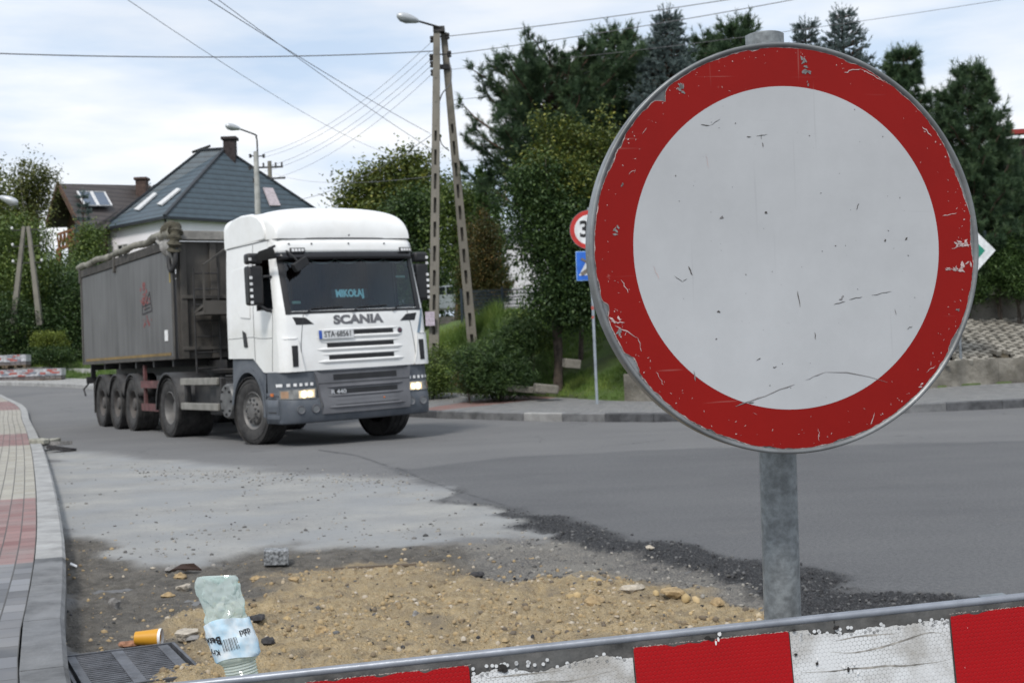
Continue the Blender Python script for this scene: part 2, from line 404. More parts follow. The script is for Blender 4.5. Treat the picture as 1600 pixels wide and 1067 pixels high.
def ground_height(P, W=None):
    if W is None: W = zone_weights(P)
    x = P[:, 0]; y = P[:, 1]
    z = Hroad(y)
    n1 = fbm(x * 2.2, y * 2.2, 3) - .5; n2 = fbm(x * 11, y * 11, 4) - .5; n3 = fbm(x * 45, y * 45, 3) - .5
    low = np.maximum.reduce([W['w_soil'], W['w_sand'], W['w_grav']])
    z = z + low * (-.035 + .07 * n1 + .045 * n2 + .016 * n3) + W['w_sand'] * (.02 + .03 * n1 + .018 * n2 + .016 * n3)
    z = z + W['w_crumb'] * (-.002 + .04 * n2 + .045 * n3) - W['w_old'] * .012 + (n1 * .012)
    return z
def attrs(me, W):
    for n, w in W.items():
        a = me.attributes.new(n, 'FLOAT', 'POINT'); a.data.foreach_set('value', w.astype(np.float32))
ys = [2.0]
while ys[-1] < 32: ys.append(ys[-1] * 1.0058)
ys = np.array(ys)
us = np.concatenate([-np.linspace(1.3, .44, 12)[:-1], np.linspace(-.44, .42, 430), np.linspace(.42, 1.3, 12)[1:]])
U, Yg = np.meshgrid(us, ys); P = np.stack([(U * Yg).ravel(), Yg.ravel(), np.zeros(U.size)], 1)
W = zone_weights(P); P[:, 2] = ground_height(P, W)
P[:, 2] -= .02 * (U.ravel() > 1.25) + .02 * (U.ravel() < -1.25)
nu = len(us); idx = np.arange(U.size).reshape(U.shape)
F = np.stack([idx[:-1, :-1], idx[:-1, 1:], idx[1:, 1:], idx[1:, :-1]], -1).reshape(-1, 4)
road = mesh_np('road', P, F, M['road'], smooth=True); attrs(road.data, W); tag(road, kind='structure')
# wider sheet of the same road around and beyond
xs_ = np.linspace(-60, 40, 51); ys_ = np.concatenate([np.linspace(-12, 26, 12)[:-1], np.linspace(26, 100, 38)])
XX, YY = np.meshgrid(xs_, ys_); P2 = np.stack([XX.ravel(), YY.ravel(), Hroad(YY.ravel()) - .06 * (YY.ravel() < 31.9)], 1)
ii = np.arange(XX.size).reshape(XX.shape); F2 = np.stack([ii[:-1, :-1], ii[:-1, 1:], ii[1:, 1:], ii[1:, :-1]], -1).reshape(-1, 4)
r2 = mesh_np('road', P2, F2, M['road'], smooth=True); tag(r2, kind='structure')

# --- lines of the far kerb and the toe of the bank (world x, y, z)
kerb_far = [(34, 19.5, 0), (22, 21.5, 0)] + [tuple(gnd(a, b)) for a, b in ((1900, 623), (1600, 637), (1400, 646), (1230, 653), (1050, 659), (850, 658), (740, 655))] + [(-1.9, 26.6, 0), (-3.6, 29.0, 0), (-6.5, 33, 0), (-11, 39.5, 0), (-18, 48.5, 0), (-30, 56, 0), (-60, 66, 0)]
KF = catmull([(a[0], a[1], 0) for a in kerb_far], 6)
toe = [(34, 27.0, .2), (20, 28.0, .2), (11.4, 28.5, .2), (6.8, 27.0, .12), (2.75, 26.5, .17), (.78, 28.5, .27), (-1.55, 31, .38), (-5, 36.5, .5), (-9.5, 42.5, .65), (-17, 51.5, .95), (-29.5, 59, 1.3), (-60, 69, 1.6)]
TOE = catmull(toe, 6)
def strip(name, A, B, mt, kind='structure', nv=2):
    V = []; Fs = []; n = min(len(A), len(B))
    for i in range(n):
        for j in range(nv): V.append(A[i].lerp(B[i], j / (nv - 1)))
    for i in range(n - 1):
        for j in range(nv - 1): Fs.append((i * nv + j, i * nv + j + 1, (i + 1) * nv + j + 1, (i + 1) * nv + j))
    mb = MB().add(V, Fs); o = mb.build(name, mt); tag(o, kind=kind)
    uv = o.data.uv_layers.new(name='UVMap')
    ln = [0]
    for i in range(1, n): ln.append(ln[-1] + (A[i] - A[i - 1]).length)
    for poly in o.data.polygons:
        for li in poly.loop_indices:
            vi = o.data.loops[li].vertex_index; i, j = divmod(vi, nv)
            uv.data[li].uv = (ln[i], (A[i] - B[i]).length * j / (nv - 1))
    return o
def paver_material(name, zones, bw=.1, rh=.2, mortar=.006, wet=False):
    # zones: list of (u_start, colA, colB)
    m = bpy.data.materials.new(name); m.use_nodes = True; t = m.node_tree; b = t.nodes['Principled BSDF']; lk = t.links.new
    uv = N('ShaderNodeUVMap', t)
    br = N('ShaderNodeTexBrick', t, offset=.5, offset_frequency=2, squash=1)
    br.inputs['Scale'].default_value = 1; br.inputs['Brick Width'].default_value = bw; br.inputs['Row Height'].default_value = rh
    br.inputs['Mortar Size'].default_value = mortar; br.inputs['Mortar Smooth'].default_value = .3; br.inputs['Bias'].default_value = 0
    br.inputs['Color1'].default_value = (0, 0, 0, 1); br.inputs['Color2'].default_value = (1, 1, 1, 1); br.inputs['Mortar'].default_value = (.5, .5, .5, 1)
    lk(uv.outputs[0], br.inputs['Vector'])
    sep = N('ShaderNodeSeparateXYZ', t); lk(uv.outputs[0], sep.inputs[0])
    nz = N('ShaderNodeTexNoise', t, i_Scale=2.5, i_Detail=5); lk(uv.outputs[0], nz.inputs['Vector'])
    col = None
    for u0, ca, cb in zones:
        mx = N('ShaderNodeMix', t, data_type='RGBA'); mx.inputs['A'].default_value = rgba(ca); mx.inputs['B'].default_value = rgba(cb); lk(br.outputs['Color'], mx.inputs[0])
        if col is None: col = mx.outputs[2]
        else:
            g = N('ShaderNodeMath', t, operation='GREATER_THAN'); g.inputs[1].default_value = u0; lk(sep.outputs[0], g.inputs[0])
            m2 = N('ShaderNodeMix', t, data_type='RGBA'); lk(g.outputs[0], m2.inputs[0]); lk(col, m2.inputs['A']); lk(mx.outputs[2], m2.inputs['B']); col = m2.outputs[2]
    dr = N('ShaderNodeMapRange', t); dr.inputs[1].default_value = .4; dr.inputs[2].default_value = .68; dr.inputs[4].default_value = .5; lk(nz.outputs[0], dr.inputs[0])
    m3 = N('ShaderNodeMix', t, data_type='RGBA'); lk(dr.outputs[0], m3.inputs[0]); lk(col, m3.inputs['A']); m3.inputs['B'].default_value = (.23, .22, .21, 1)
    m4 = N('ShaderNodeMix', t, data_type='RGBA'); lk(br.outputs['Fac'], m4.inputs[0]); lk(m3.outputs[2], m4.inputs['A']); m4.inputs['B'].default_value = (.07, .068, .065, 1)
    lk(m4.outputs[2], b.inputs['Base Color']); b.inputs['Roughness'].default_value = .75
    iv = N('ShaderNodeMath', t, operation='SUBTRACT'); iv.inputs[0].default_value = 1; lk(br.outputs['Fac'], iv.inputs[1])
    bp = N('ShaderNodeBump', t, i_Strength=.7, i_Distance=.01); lk(iv.outputs[0], bp.inputs['Height']); lk(bp.outputs[0], b.inputs['Normal'])
    return m
def kerb_line(name, pts, top, base, w, mats, stone=1.0, back=.0, pick=None):
    # individual kerb stones along a line, gaps left between them; left side of travel is the pavement side
    mb = MB(); L_ = [0]
    for i in range(1, len(pts)): L_.append(L_[-1] + (pts[i] - pts[i - 1]).length)
    def pos(s):
        for i in range(1, len(pts)):
            if L_[i] >= s or i == len(pts) - 1: return pts[i - 1].lerp(pts[i], (s - L_[i - 1]) / max(1e-6, L_[i] - L_[i - 1]))
    s = 0; k = 0
    while s + stone < L_[-1]:
        a = pos(s + .004); b_ = pos(s + stone - .004); d = (b_ - a); d.z = 0; d.normalize(); n = Vector((-d.y, d.x, 0)) * back
        za = float(Hroad(a.y)); zb = float(Hroad(b_.y))
        mb.mat(pick(k, s, a) if pick else 0)
        c = .018
        def ring(p, z): return [(p.x, p.y, z + base), (p.x, p.y, z + top - c), (p.x + n.x * c, p.y + n.y * c, z + top), (p.x + n.x * w, p.y + n.y * w, z + top), (p.x + n.x * w, p.y + n.y * w, z + base)]
        mb.add(ring(a, za) + ring(b_, zb), [(0, 1, 6, 5), (1, 2, 7, 6), (2, 3, 8, 7), (3, 4, 9, 8), (0, 4, 3, 2, 1), (5, 6, 7, 8, 9)])
        s += stone; k += 1
    o = mb.build(name, mats); tag(o, kind='structure'); return o
M['kerb_l'] = mat('kerb_light', (.34, .34, .335), .85, 0, .18, 5, bump=.25, dirt=.4, dcol=(.2, .19, .18))
M['kerb_d'] = mat('kerb_dark', (.13, .133, .138), .7, 0, .35, 4, bump=.25, dirt=.75, dcol=(.25, .25, .25), dscale=1.7)
M['kerb_dd'] = mat('kerb_darker', (.07, .072, .078), .7, 0, .3, 4, bump=.25, dirt=.3, dcol=(.2, .2, .2), dscale=2)
# far pavement: grey pavers, a red band
far_kerb_top = .15
KFz = [Vector((p.x, p.y, float(Hroad(p.y)) + far_kerb_top - .004)) for p in KF]
def offs(pts, d):
    out = []
    for i, p in enumerate(pts):
        t = pts[min(i + 1, len(pts) - 1)] - pts[max(i - 1, 0)]; t.z = 0; t.normalize(); out.append(p + Vector((t.y, -t.x, 0)) * d)
    return out
def resample(pts, n):
    L_ = [0]
    for i in range(1, len(pts)): L_.append(L_[-1] + (pts[i] - pts[i - 1]).length)
    out = []; j = 1
    for k in range(n):
        s = L_[-1] * k / (n - 1)
        while j < len(pts) - 1 and L_[j] < s: j += 1
        out.append(pts[j - 1].lerp(pts[j], (s - L_[j - 1]) / max(1e-6, L_[j] - L_[j - 1])))
    return out
def near_on(pts, p):
    best = None
    for a, b in zip(pts[:-1], pts[1:]):
        e = b - a; t = max(0, min(1, ((p.x - a.x) * e.x + (p.y - a.y) * e.y) / (e.x * e.x + e.y * e.y))); q = a + e * t; d = (q.x - p.x) ** 2 + (q.y - p.y) ** 2
        if best is None or d < best[0]: best = (d, q)
    return best[1]
KFr = resample(KFz, 110); TOEr = [near_on(TOE, p) for p in KFr]
for i, p in enumerate(TOEr): TOEr[i] = p.copy()
# length along strip to the red band near truck nose
lns = [0]
for i in range(1, 110): lns.append(lns[-1] + (KFr[i] - KFr[i - 1]).length)
ured = min(range(110), key=lambda i: (KFr[i] - Vector((-1.8, 26.4, .15))).length); u0 = lns[ured]
g1, g2 = (.15, .152, .155), (.235, .235, .23)
M['pav_far'] = paver_material('grey_pavers', [(-1, g1, g2), (u0 + .1, (.20, .10, .085), (.25, .13, .11)), (u0 + 1.1, g1, g2), (u0 + 9, (.33, .325, .31), (.36, .355, .34))], .1, .2)
strip('pavement', offs(KFr, .149), TOEr, M['pav_far'], nv=6)
def pickfar(k, s, a):
    if a.x < -6: return 0
    return [2, 1, 1, 0, 1, 2, 2, 1, 0, 1, 1, 1, 2][k % 13] if a.x < 9 else [2, 2, 1, 2][k % 4]
kerb_line('kerb', KF, far_kerb_top, -.15, .15, [M['kerb_l'], M['kerb_d'], M['kerb_dd']], 1.0, -1, pickfar)

# --- left pavement and kerb
kl = [(-.3, 1.0, 0), (-.92, 2.8, 0)] + [tuple(gnd(a, b)) for a, b in ((104, 1060), (104, 960), (103, 890), (96, 830), (82, 760), (66, 705), (48, 668), (26, 648), (0, 636))] + [(-32, 66, 0)]
kl = [(a[0], a[1], 0) for a in kl]
kl = [p for p in kl if p[1] < 34] + [(-14.8, 38, 0), (-22, 50, 0), (-36, 62, 0)]
KL = catmull(kl, 6)
def pickl(k, s, a): return 1 if a.y < 7.3 else 0
kerb_line('kerb', KL, .12, -.15, .17, [M['kerb_l'], M['kerb_d']], 1.0, 1, pickl)
KLr = resample([Vector((p.x, p.y, float(Hroad(p.y)) + .114)) for p in KL], 120)
lnl = [0]
for i in range(1, 120): lnl.append(lnl[-1] + (KLr[i] - KLr[i - 1]).length)
def uat(Yv): return np.interp(Yv, [p.y for p in KLr], lnl)
gA, gB = (.085, .088, .096), (.21, .215, .23); rA, rB = (.185, .09, .085), (.27, .16, .15); bA, bB = (.30, .28, .23), (.38, .36, .31)
M['pav_left'] = paver_material('coloured_pavers', [(-1, gA, gB), (uat(7.5), rA, rB), (uat(11.4), bA, bB), (uat(20), rA, rB), (uat(24), bA, bB), (uat(34), rA, rB), (uat(38), bA, bB)], .2, .1, .004)
strip('pavement', offs(KLr, -.175), offs(KLr, -4.2), M['pav_left'], nv=3)

# --- terrain behind the toe line, and out to the horizon
def toe_dist(x, y):
    d = np.full(x.shape, 1e9); zz = np.zeros(x.shape); sg = np.ones(x.shape)
    T_ = TOE[::3] + [TOE[-1]]
    for a, b in zip(T_[:-1], T_[1:]):
        ex, ey = b.x - a.x, b.y - a.y; t = np.clip(((x - a.x) * ex + (y - a.y) * ey) / (ex * ex + ey * ey), 0, 1)
        dd = np.hypot(x - a.x - t * ex, y - a.y - t * ey); c = ex * (y - a.y) - ey * (x - a.x); m = dd < d
        d = np.where(m, dd, d); zz = np.where(m, a.z + (b.z - a.z) * t, zz); sg = np.where(m, np.where(c < 0, 1, -1), sg)
    return d * sg, zz
def terrain(x, y):
    x = np.asarray(x, float); y = np.asarray(y, float)
    s, tz = toe_dist(x, y)
    A = np.interp(x, [-30, -12, -5, 0, 8], [.7, .8, 1.4, 1.95, 1.7])
    rise = A * smooth(0, 1, (s + .3) / np.interp(x, [-9, -4.5], [6.8, 4.3])) + .035 * np.maximum(0, s - 6) ** 1.0
    rise = np.minimum(rise, 4.5) + np.where(s > 0, (fbm(x * .5, y * .5, 3) - .5) * .35 * smooth(0, 2, s) + (fbm(x * 2.5, y * 2.5, 3) - .5) * .15 * smooth(0, .6, s), 0)
    side = np.where(x < -20, 0, 0)
    return np.where(s > 0, tz + rise, Hroad(y) - .35) + side
def T1(x, y): return float(terrain(np.array([x]), np.array([y]))[0])
gx = np.concatenate([np.linspace(-900, -70, 14)[:-1], np.linspace(-70, -10, 61)[:-1], np.linspace(-10, 16, 131)[:-1], np.linspace(16, 60, 23)[:-1], np.linspace(60, 900, 14)])
gy = np.concatenate([np.linspace(-900, -20, 8)[:-1], np.linspace(-20, 24, 12)[:-1], np.linspace(24, 45, 106)[:-1], np.linspace(45, 120, 51)[:-1], np.linspace(120, 900, 16)])
XX, YY = np.meshgrid(gx, gy); ZZ = terrain(XX.ravel(), YY.ravel())
ii = np.arange(XX.size).reshape(XX.shape); F3 = np.stack([ii[:-1, :-1], ii[:-1, 1:], ii[1:, 1:], ii[1:, :-1]], -1).reshape(-1, 4)
M['grassground'] = mat('grass_ground', (.085, .14, .03), .95, 0, .2, 1.1, bump=.8, bscale=25, color2=(.05, .075, .024), dirt=.65, dcol=(.075, .06, .04), dscale=.9)
gr = mesh_np('ground', np.stack([XX.ravel(), YY.ravel(), ZZ], 1), F3, M['grassground'], smooth=True); tag(gr, kind='structure')

# ================================================================ foliage tools
def leafmat(name, dark, light, mid=None, transl=.25, rough=.55):
    m = bpy.data.materials.new(name); m.use_nodes = True; t = m.node_tree; b = t.nodes['Principled BSDF']; lk = t.links.new
    a = N('ShaderNodeAttribute', t, attribute_name='tint'); cr_ = N('ShaderNodeValToRGB', t); lk(a.outputs['Fac'], cr_.inputs[0])
    e = cr_.color_ramp.elements; e[0].color = rgba(dark); e[1].color = rgba(light)
    if mid: q = cr_.color_ramp.elements.new(.6); q.color = rgba(mid)
    lk(cr_.outputs[0], b.inputs['Base Color']); b.inputs['Roughness'].default_value = rough; b.inputs['Specular IOR Level'].default_value = .35
    tr = N('ShaderNodeBsdfTranslucent', t); lk(cr_.outputs[0], tr.inputs[0]); mx = N('ShaderNodeMixShader', t); mx.inputs[0].default_value = transl
    lk(b.outputs[0], mx.inputs[1]); lk(tr.outputs[0], mx.inputs[2]); lk(mx.outputs[0], t.nodes['Material Output'].inputs[0])
    return m
def unit(v): return v / np.maximum(1e-9, np.linalg.norm(v, axis=1, keepdims=True))
ASP = [.62]
def leaf_quads(Pn, ln, wd, up=.5, dirs=None, g=rng):
    n = len(Pn)
    nr = g.normal(size=(n, 3)); nr[:, 2] = np.abs(nr[:, 2]) + up; nr = unit(nr)
    tg = g.normal(size=(n, 3)) if dirs is None else dirs + g.normal(size=(n, 3)) * .4
    tg = unit(tg - nr * (tg * nr).sum(1, keepdims=True)); bt = np.cross(nr, tg)
    l = (ln * g.uniform(.6, 1.3, n))[:, None]; w = (wd * g.uniform(.7, 1.2, n))[:, None]
    V = np.stack([Pn - tg * l * .5, Pn + bt * w * .5 + nr * w * .15, Pn + tg * l * .5, Pn - bt * w * .5 + nr * w * .15], 1).reshape(-1, 3)
    F = np.arange(4 * n).reshape(n, 4)
    return V, F
def crown_leaves(blobs, n, leaf, clump=.28, per=22, shell=.55, g=rng, hang=0):
    # blobs: (x,y,z,rx,ry,rz); clumps spread through each blob, denser towards the outside
    vol = np.array([b[3] * b[4] * b[5] for b in blobs]) ** .8; pr = vol / vol.sum(); k = n // per
    bi = g.choice(len(blobs), k, p=pr); B = np.array(blobs)[bi]
    d = unit(g.normal(size=(k, 3))); r = g.uniform(shell ** 3, 1, k) ** (1 / 3) * (1 + .16 * g.normal(size=k))
    C = B[:, :3] + d * r[:, None] * B[:, 3:]
    cs = g.uniform(.5, 1.4, k) * clump
    Pn = (C[:, None, :] + g.normal(size=(k, per, 3)) * cs[:, None, None] * np.array([1, 1, .75])).reshape(-1, 3)
    tint = np.clip(np.repeat(g.uniform(.1, .8, k), per) + g.normal(size=k * per) * .16 , 0, 1)
    dirs = None
    if hang: dirs = np.tile(np.array([[0, 0, -1.5]]), (len(Pn), 1))
    V, F = leaf_quads(Pn, leaf, leaf * ASP[0], .6, dirs, g)
    return V, F, np.repeat(tint, 4), C
def trunk_mesh(base, top, r0, r1, limbs, g=rng, bend=.15):
    mb = MB(); base = Vector(base); top = Vector(top); pts = []
    for i in range(7):
        t = i / 6; pts.append(base.lerp(top, t) + Vector((math.sin(t * 5 + base.x), math.cos(t * 4), 0)) * bend * t * (1 - t) * 2)
    mb.tube(pts, [r0 + (r1 - r0) * (i / 6) ** .8 for i in range(7)], 9)
    for (q, f) in limbs:
        q = Vector(q); s = base.lerp(top, f); rr = (r0 + (r1 - r0) * f) * .5
        m = s.lerp(q, .5) + Vector((0, 0, (q - s).length * .12))
        mb.tube([s, s.lerp(m, .6), m, m.lerp(q, .6), q], [rr, rr * .8, rr * .6, rr * .4, rr * .12], 6, caps=False)
    return mb
M['bark'] = mat('bark', (.09, .07, .055), .9, 0, .35, 8, bump=.5)
M['bark_birch'] = mat('birch_bark', (.45, .43, .40), .8, 0, .3, 6, dirt=.6, dcol=(.06, .05, .05), dscale=5)
M['bark_pine'] = mat('pine_bark', (.11, .07, .05), .9, 0, .35, 8, bump=.5)
def leafy_tree(name, label, cat, base, top, blobs, n, leaf, lm, bark='bark', r0=.16, clump=.28, per=22, shell=.55, seed=1, group=None, hang=0, extra=0, asp=.62):
    ASP[0] = asp; g = np.random.default_rng(seed); base = Vector(base)
    root = thing(name, label, cat, base, 0, group)
    bl = [(b[0] - base.x, b[1] - base.y, b[2] - base.z) + tuple(b[3:]) for b in blobs]
    V, F, tn, C = crown_leaves(bl, n, leaf, clump, per, shell, g, hang)
    mesh_np('crown', V, F, lm, root, tn)
    limbs = [((b[0], b[1], b[2]), g.uniform(.25, .85)) for b in bl]
    for i in g.choice(len(C), min(len(C), 26 + extra), replace=False): limbs.append((tuple(C[i]), g.uniform(.3, .95)))
    trunk_mesh((0, 0, -.3), Vector(top) - base, r0, r0 * .25, limbs, g).build('trunk', M[bark], root, smooth=60)
    return root
def blob_px(px, py, Y, rpx, rpy, ry=None):   # ellipsoid given by where it is seen
    c = at(px, py, Y); s = Y / FPX; rx = rpx * s; return (c.x, c.y, c.z, rx, ry or rx, rpy * s)
def needles(Pa, Pb, k, ln, wd, g, ang=.7):
    # thin triangles set round each shoot Pa->Pb
    n = len(Pa); t = g.uniform(0, 1, (n, k)) ; ax = unit(Pb - Pa)
    base = Pa[:, None, :] + (Pb - Pa)[:, None, :] * t[..., None]
    rd = g.normal(size=(n, k, 3)); rd -= ax[:, None, :] * (rd * ax[:, None, :]).sum(-1, keepdims=True); rd /= np.maximum(1e-6, np.linalg.norm(rd, axis=-1, keepdims=True))
    dr = rd * math.sin(ang) + ax[:, None, :] * math.cos(ang) + g.normal(size=rd.shape) * .12
    side = np.cross(dr, g.normal(size=dr.shape)); side /= np.maximum(1e-6, np.linalg.norm(side, axis=-1, keepdims=True))
    l = ln * g.uniform(.7, 1.15, (n, k, 1))
    V = np.stack([base - side * wd / 2, base + side * wd / 2, base + dr * l], 2).reshape(-1, 3)
    return V, np.arange(len(V)).reshape(-1, 3)
def conifer(name, label, base, height, radius, lm, seed=1, whorls=22, per=7, upturn=.35, droop=0., nl=.13, nw=.014, shoots=16, kn=26, start=.12, shape=None, group=None, jitter=.35, tipshoots=True, cat='tree', lean=(0, 0)):
    g = np.random.default_rng(seed); root = thing(name, label, cat, base, 0, group)
    A = []; B = []; mb = MB()
    tp = Vector((lean[0], lean[1], height)); mb.tube([(0, 0, -.4), tp * .5, tp], [radius * .055 + .05, radius * .035 + .03, .015], 8)
    ba = []
    for i in range(whorls):
        f = start + (1 - start) * (i + g.uniform(-.3, .3)) / whorls; f = min(.985, max(.02, f))
        rr = radius * (shape(f) if shape else (1 - f) ** .8)
        for j in range(per):
            a = 2 * math.pi * (j + g.uniform(-.4, .4)) / per + i * .7; l = max(.22, rr * g.uniform(1 - jitter, 1 + jitter * .6))
            d = Vector((math.cos(a), math.sin(a), 0)); s = tp * f
            pts = []
            for q in range(7):
                t = q / 6; pts.append(s + d * l * t + Vector((0, 0, l * (upturn * t ** 2 + .1 * t - droop * t))) + Vector(tuple(g.normal(size=3) * .03 * l * t)))
            mb.tube(pts, [.012 + .02 * l * (1 - q / 6) for q in range(7)], 5, caps=False)
            k = max(3, int(shoots * (l / radius) ** .8 * (.6 + .8 * g.random())))
            for _ in range(k):
                t = g.uniform(.18, 1) ** .7; q = min(5, int(t * 6)); p = pts[q].lerp(pts[q + 1], t * 6 - q)
                sd = g.choice([-1, 1]); dd = (d * g.uniform(.3, 1) + Vector((-d.y, d.x, 0)) * sd * g.uniform(.3, 1.) + Vector((0, 0, g.uniform(-.15, .75) * (1 if droop <= 0 else .4)))).normalized()
                sl = min(.55, .16 + .22 * l * (1.1 - t)) * g.uniform(.7, 1.3)
                A.append(p); B.append(p + dd * sl)
                e = p + dd * sl
                for _2 in range(2):
                    d2 = (dd + Vector(tuple(g.normal(size=3) * .6)) + Vector((0, 0, upturn))).normalized(); pm = p.lerp(e, g.uniform(.3, .9)); A.append(pm); B.append(pm + d2 * sl * .6)
            A.append(pts[-1]); B.append(pts[-1] + (pts[-1] - pts[-2]).normalized() * .2 + Vector((0, 0, .14 * (upturn > 0))))
    if tipshoots:
        for q in range(5):
            a = q * 1.3; A.append(tp * .985); B.append(tp * .985 + Vector((math.cos(a) * .18, math.sin(a) * .18, .28)))
    A.append(tp * .93); B.append(tp + Vector((0, 0, .32)))
    A = np.array([tuple(v) for v in A]); B = np.array([tuple(v) for v in B])
    V, F = needles(A, B, kn, nl, nw, g)
    tint = np.repeat(np.clip(g.uniform(.1, .9, len(A)), 0, 1), kn * 3)
    tint = np.clip(tint + np.repeat(g.normal(size=len(A) * kn) * .12, 3), 0, 1)
    mesh_np('crown', V, F, lm, root, tint)
    mb.build('trunk', M['bark_pine'], root, smooth=60)
    return root
LM = {
 'pine': leafmat('pine_needles', (.028, .058, .030), (.125, .185, .085), (.066, .115, .055)),
 'blue': leafmat('blue_spruce_needles', (.075, .105, .10), (.24, .30, .29), (.135, .18, .175)),
 'grn': leafmat('green_leaves', (.045, .078, .02), (.22, .28, .06), (.105, .155, .038)),
 'dkgrn': leafmat('dark_leaves', (.020, .045, .016), (.115, .18, .045), (.052, .092, .028)),
 'ylw': leafmat('yellowing_leaves', (.05, .075, .018), (.27, .26, .045), (.11, .14, .03)),
 'olive': leafmat('olive_leaves', (.055, .07, .02), (.22, .22, .06), (.115, .13, .038)),
 'brown': leafmat('browning_needles', (.03, .04, .014), (.21, .11, .028), (.09, .085, .025)),
 'lime': leafmat('lime_leaves', (.08, .11, .02), (.26, .30, .05), (.16, .20, .035)),
 'grass': leafmat('grass_blades', (.05, .09, .02), (.24, .31, .07), (.12, .20, .04)),
 'thuja': leafmat('thuja_leaves', (.028, .06, .016), (.11, .18, .045), (.06, .11, .03)),
 'dry': leafmat('dry_grass', (.12, .09, .04), (.28, .22, .12), (.2, .15, .08)),
}
strip('verge', [p - Vector((0, 0, .01)) for p in offs(KLr, -4.18)], [p + Vector((0, 0, .15)) for p in offs(KLr, -22)], M['grassground'], nv=6)
# ================================================================ TRUCK (local x forward, y = its left, z up)
TY = R(-90 + 34)
truck = thing('truck', 'white highline lorry tractor with slate grey bumper and lit headlights, pulling the dump trailer', 'truck', (-3.03, 20.34, 0), TY)
def interp(z, zs, vs_): return float(np.interp(z, zs, vs_))
def xf(z): return interp(z, [1.0, 1.3, 1.9, 1.98, 2.85, 3.1], [1.42, 1.42, 1.385, 1.365, 1.15, 1.10])
def cw(z): return interp(z, [1.0, 2.0, 2.9, 3.1], [1.235, 1.225, 1.185, 1.17])
def fx(y, xfv, w, r, b):
    a = abs(y); x = xfv - b * (a / w) ** 2
    k = min(1, max(0, (a - (w - r)) / r)); return x - r * (1 - math.sqrt(max(0, 1 - k * k)))
CR, CB = .15, .08
def CF(y, z, off=0): return Vector((fx(y, xf(z), cw(z), CR, CB) + off, y, z))
def BF(y, z, off=0):                       # lower bumper face
    x0 = interp(z, [.3, .42, .62, .72, 1.12], [1.40, 1.47, 1.49, 1.45, 1.43]); return Vector((fx(y, x0, 1.245, .24, .11) + off, y, z))
def lin(a, b, n): return [a + (b - a) * i / (n - 1) for i in range(n)]
def merge(*ls):
    s = sorted(set(round(v, 4) for l in ls for v in l)); out = [s[0]]
    for v in s[1:]:
        if v - out[-1] > .004: out.append(v)
    return out
def patch(poly_or_rect, S, off, depth, name, mt, parent, nu=10, nv=3, smooth_=50, z_at=None):
    # rectangle (y0,y1,z0,z1) or 4 corners laid on surface S, standing `off` proud with real depth
    if len(poly_or_rect) == 4 and not isinstance(poly_or_rect[0], (tuple, list)):
        y0, y1, z0, z1 = poly_or_rect; q = [(y0, z0), (y1, z0), (y1, z1), (y0, z1)]
    else: q = poly_or_rect
    mb = MB(); add_patch(mb, q, S, off, depth, nu, nv); return mb.build(name, mt, parent, smooth=smooth_)
def add_patch(mb, q, S, off, depth, nu=10, nv=3):
    if not isinstance(q[0], (tuple, list)): y0, y1, z0, z1 = q; q = [(y0, z0), (y1, z0), (y1, z1), (y0, z1)]
    def uv(u, v):
        a = [(q[0][i] * (1 - u) + q[1][i] * u) * (1 - v) + (q[3][i] * (1 - u) + q[2][i] * u) * v for i in (0, 1)]; return a
    us_, vs_ = lin(0, 1, nu), lin(0, 1, nv)
    o = len(mb.v)
    mb.grid(lambda u, v: S(*uv(u, v), off), us_, vs_)
    mb.grid(lambda u, v: S(*uv(u, v), off - depth), us_, vs_)
    n2 = nu * nv
    per = [(i, 0) for i in range(nu)] + [(nu - 1, j) for j in range(1, nv)] + [(i, nv - 1) for i in range(nu - 2, -1, -1)] + [(0, j) for j in range(nv - 2, 0, -1)]
    ids = [i * nv + j for i, j in per]
    for a, b in zip(ids, ids[1:] + ids[:1]): mb.f.append((o + a, o + b, o + n2 + b, o + n2 + a)); mb.m.append(mb.cur)
    return mb
def rib(S, y0, y1, z, r, off=0, n=14):     # horizontal rounded lip following the face
    return [S(y0 + (y1 - y0) * i / (n - 1), z, off) for i in range(n)]
# --- white cab shell with real window openings
WY, WZ0, WZ1 = 1.12, 2.00, 2.84
SX0, SX1, SZ0, SZ1 = .46, 1.08, 2.05, 2.84
cabm = MB()
ysl = merge(lin(-1.12, 1.12, 25), [q for k in lin(1.12, 1.235, 9) for q in (-k, k)])
def yclamp(y, z): return max(-cw(z), min(cw(z), y * cw(z) / 1.235 if abs(y) > 1.12 else y))
zf = merge(lin(1.12, 2.0, 9), lin(2.0, 2.84, 9), lin(2.84, 3.08, 4))
cabm.grid(lambda y, z: CF(yclamp(y, z), z), ysl, zf, skip=lambda y, z: abs(y) < WY and WZ0 < z < WZ1)
def zb(x): return interp(x, [-.85, .25, .62, .75], [1.36, 1.34, 1.13, 1.12])
xsl = merge(lin(-.72, 1.13, 14), [SX0, SX1, .25, .62, .75])
def side(x, z, s):
    x1 = xf(z) - CB - CR
    xx = x if x < .9 else .9 + (x - .9) / (1.13 - .9) * (x1 - .9)
    zz = z if z > 1.75 else zb(min(x, 1.0)) + (z - 1.12) / (1.75 - 1.12) * (1.75 - zb(min(x, 1.0)))
    return Vector((xx, s * cw(zz), zz))
zs_ = merge(lin(1.12, 1.75, 5), lin(1.75, SZ0, 3), lin(SZ0, SZ1, 5), lin(SZ1, 3.08, 4))
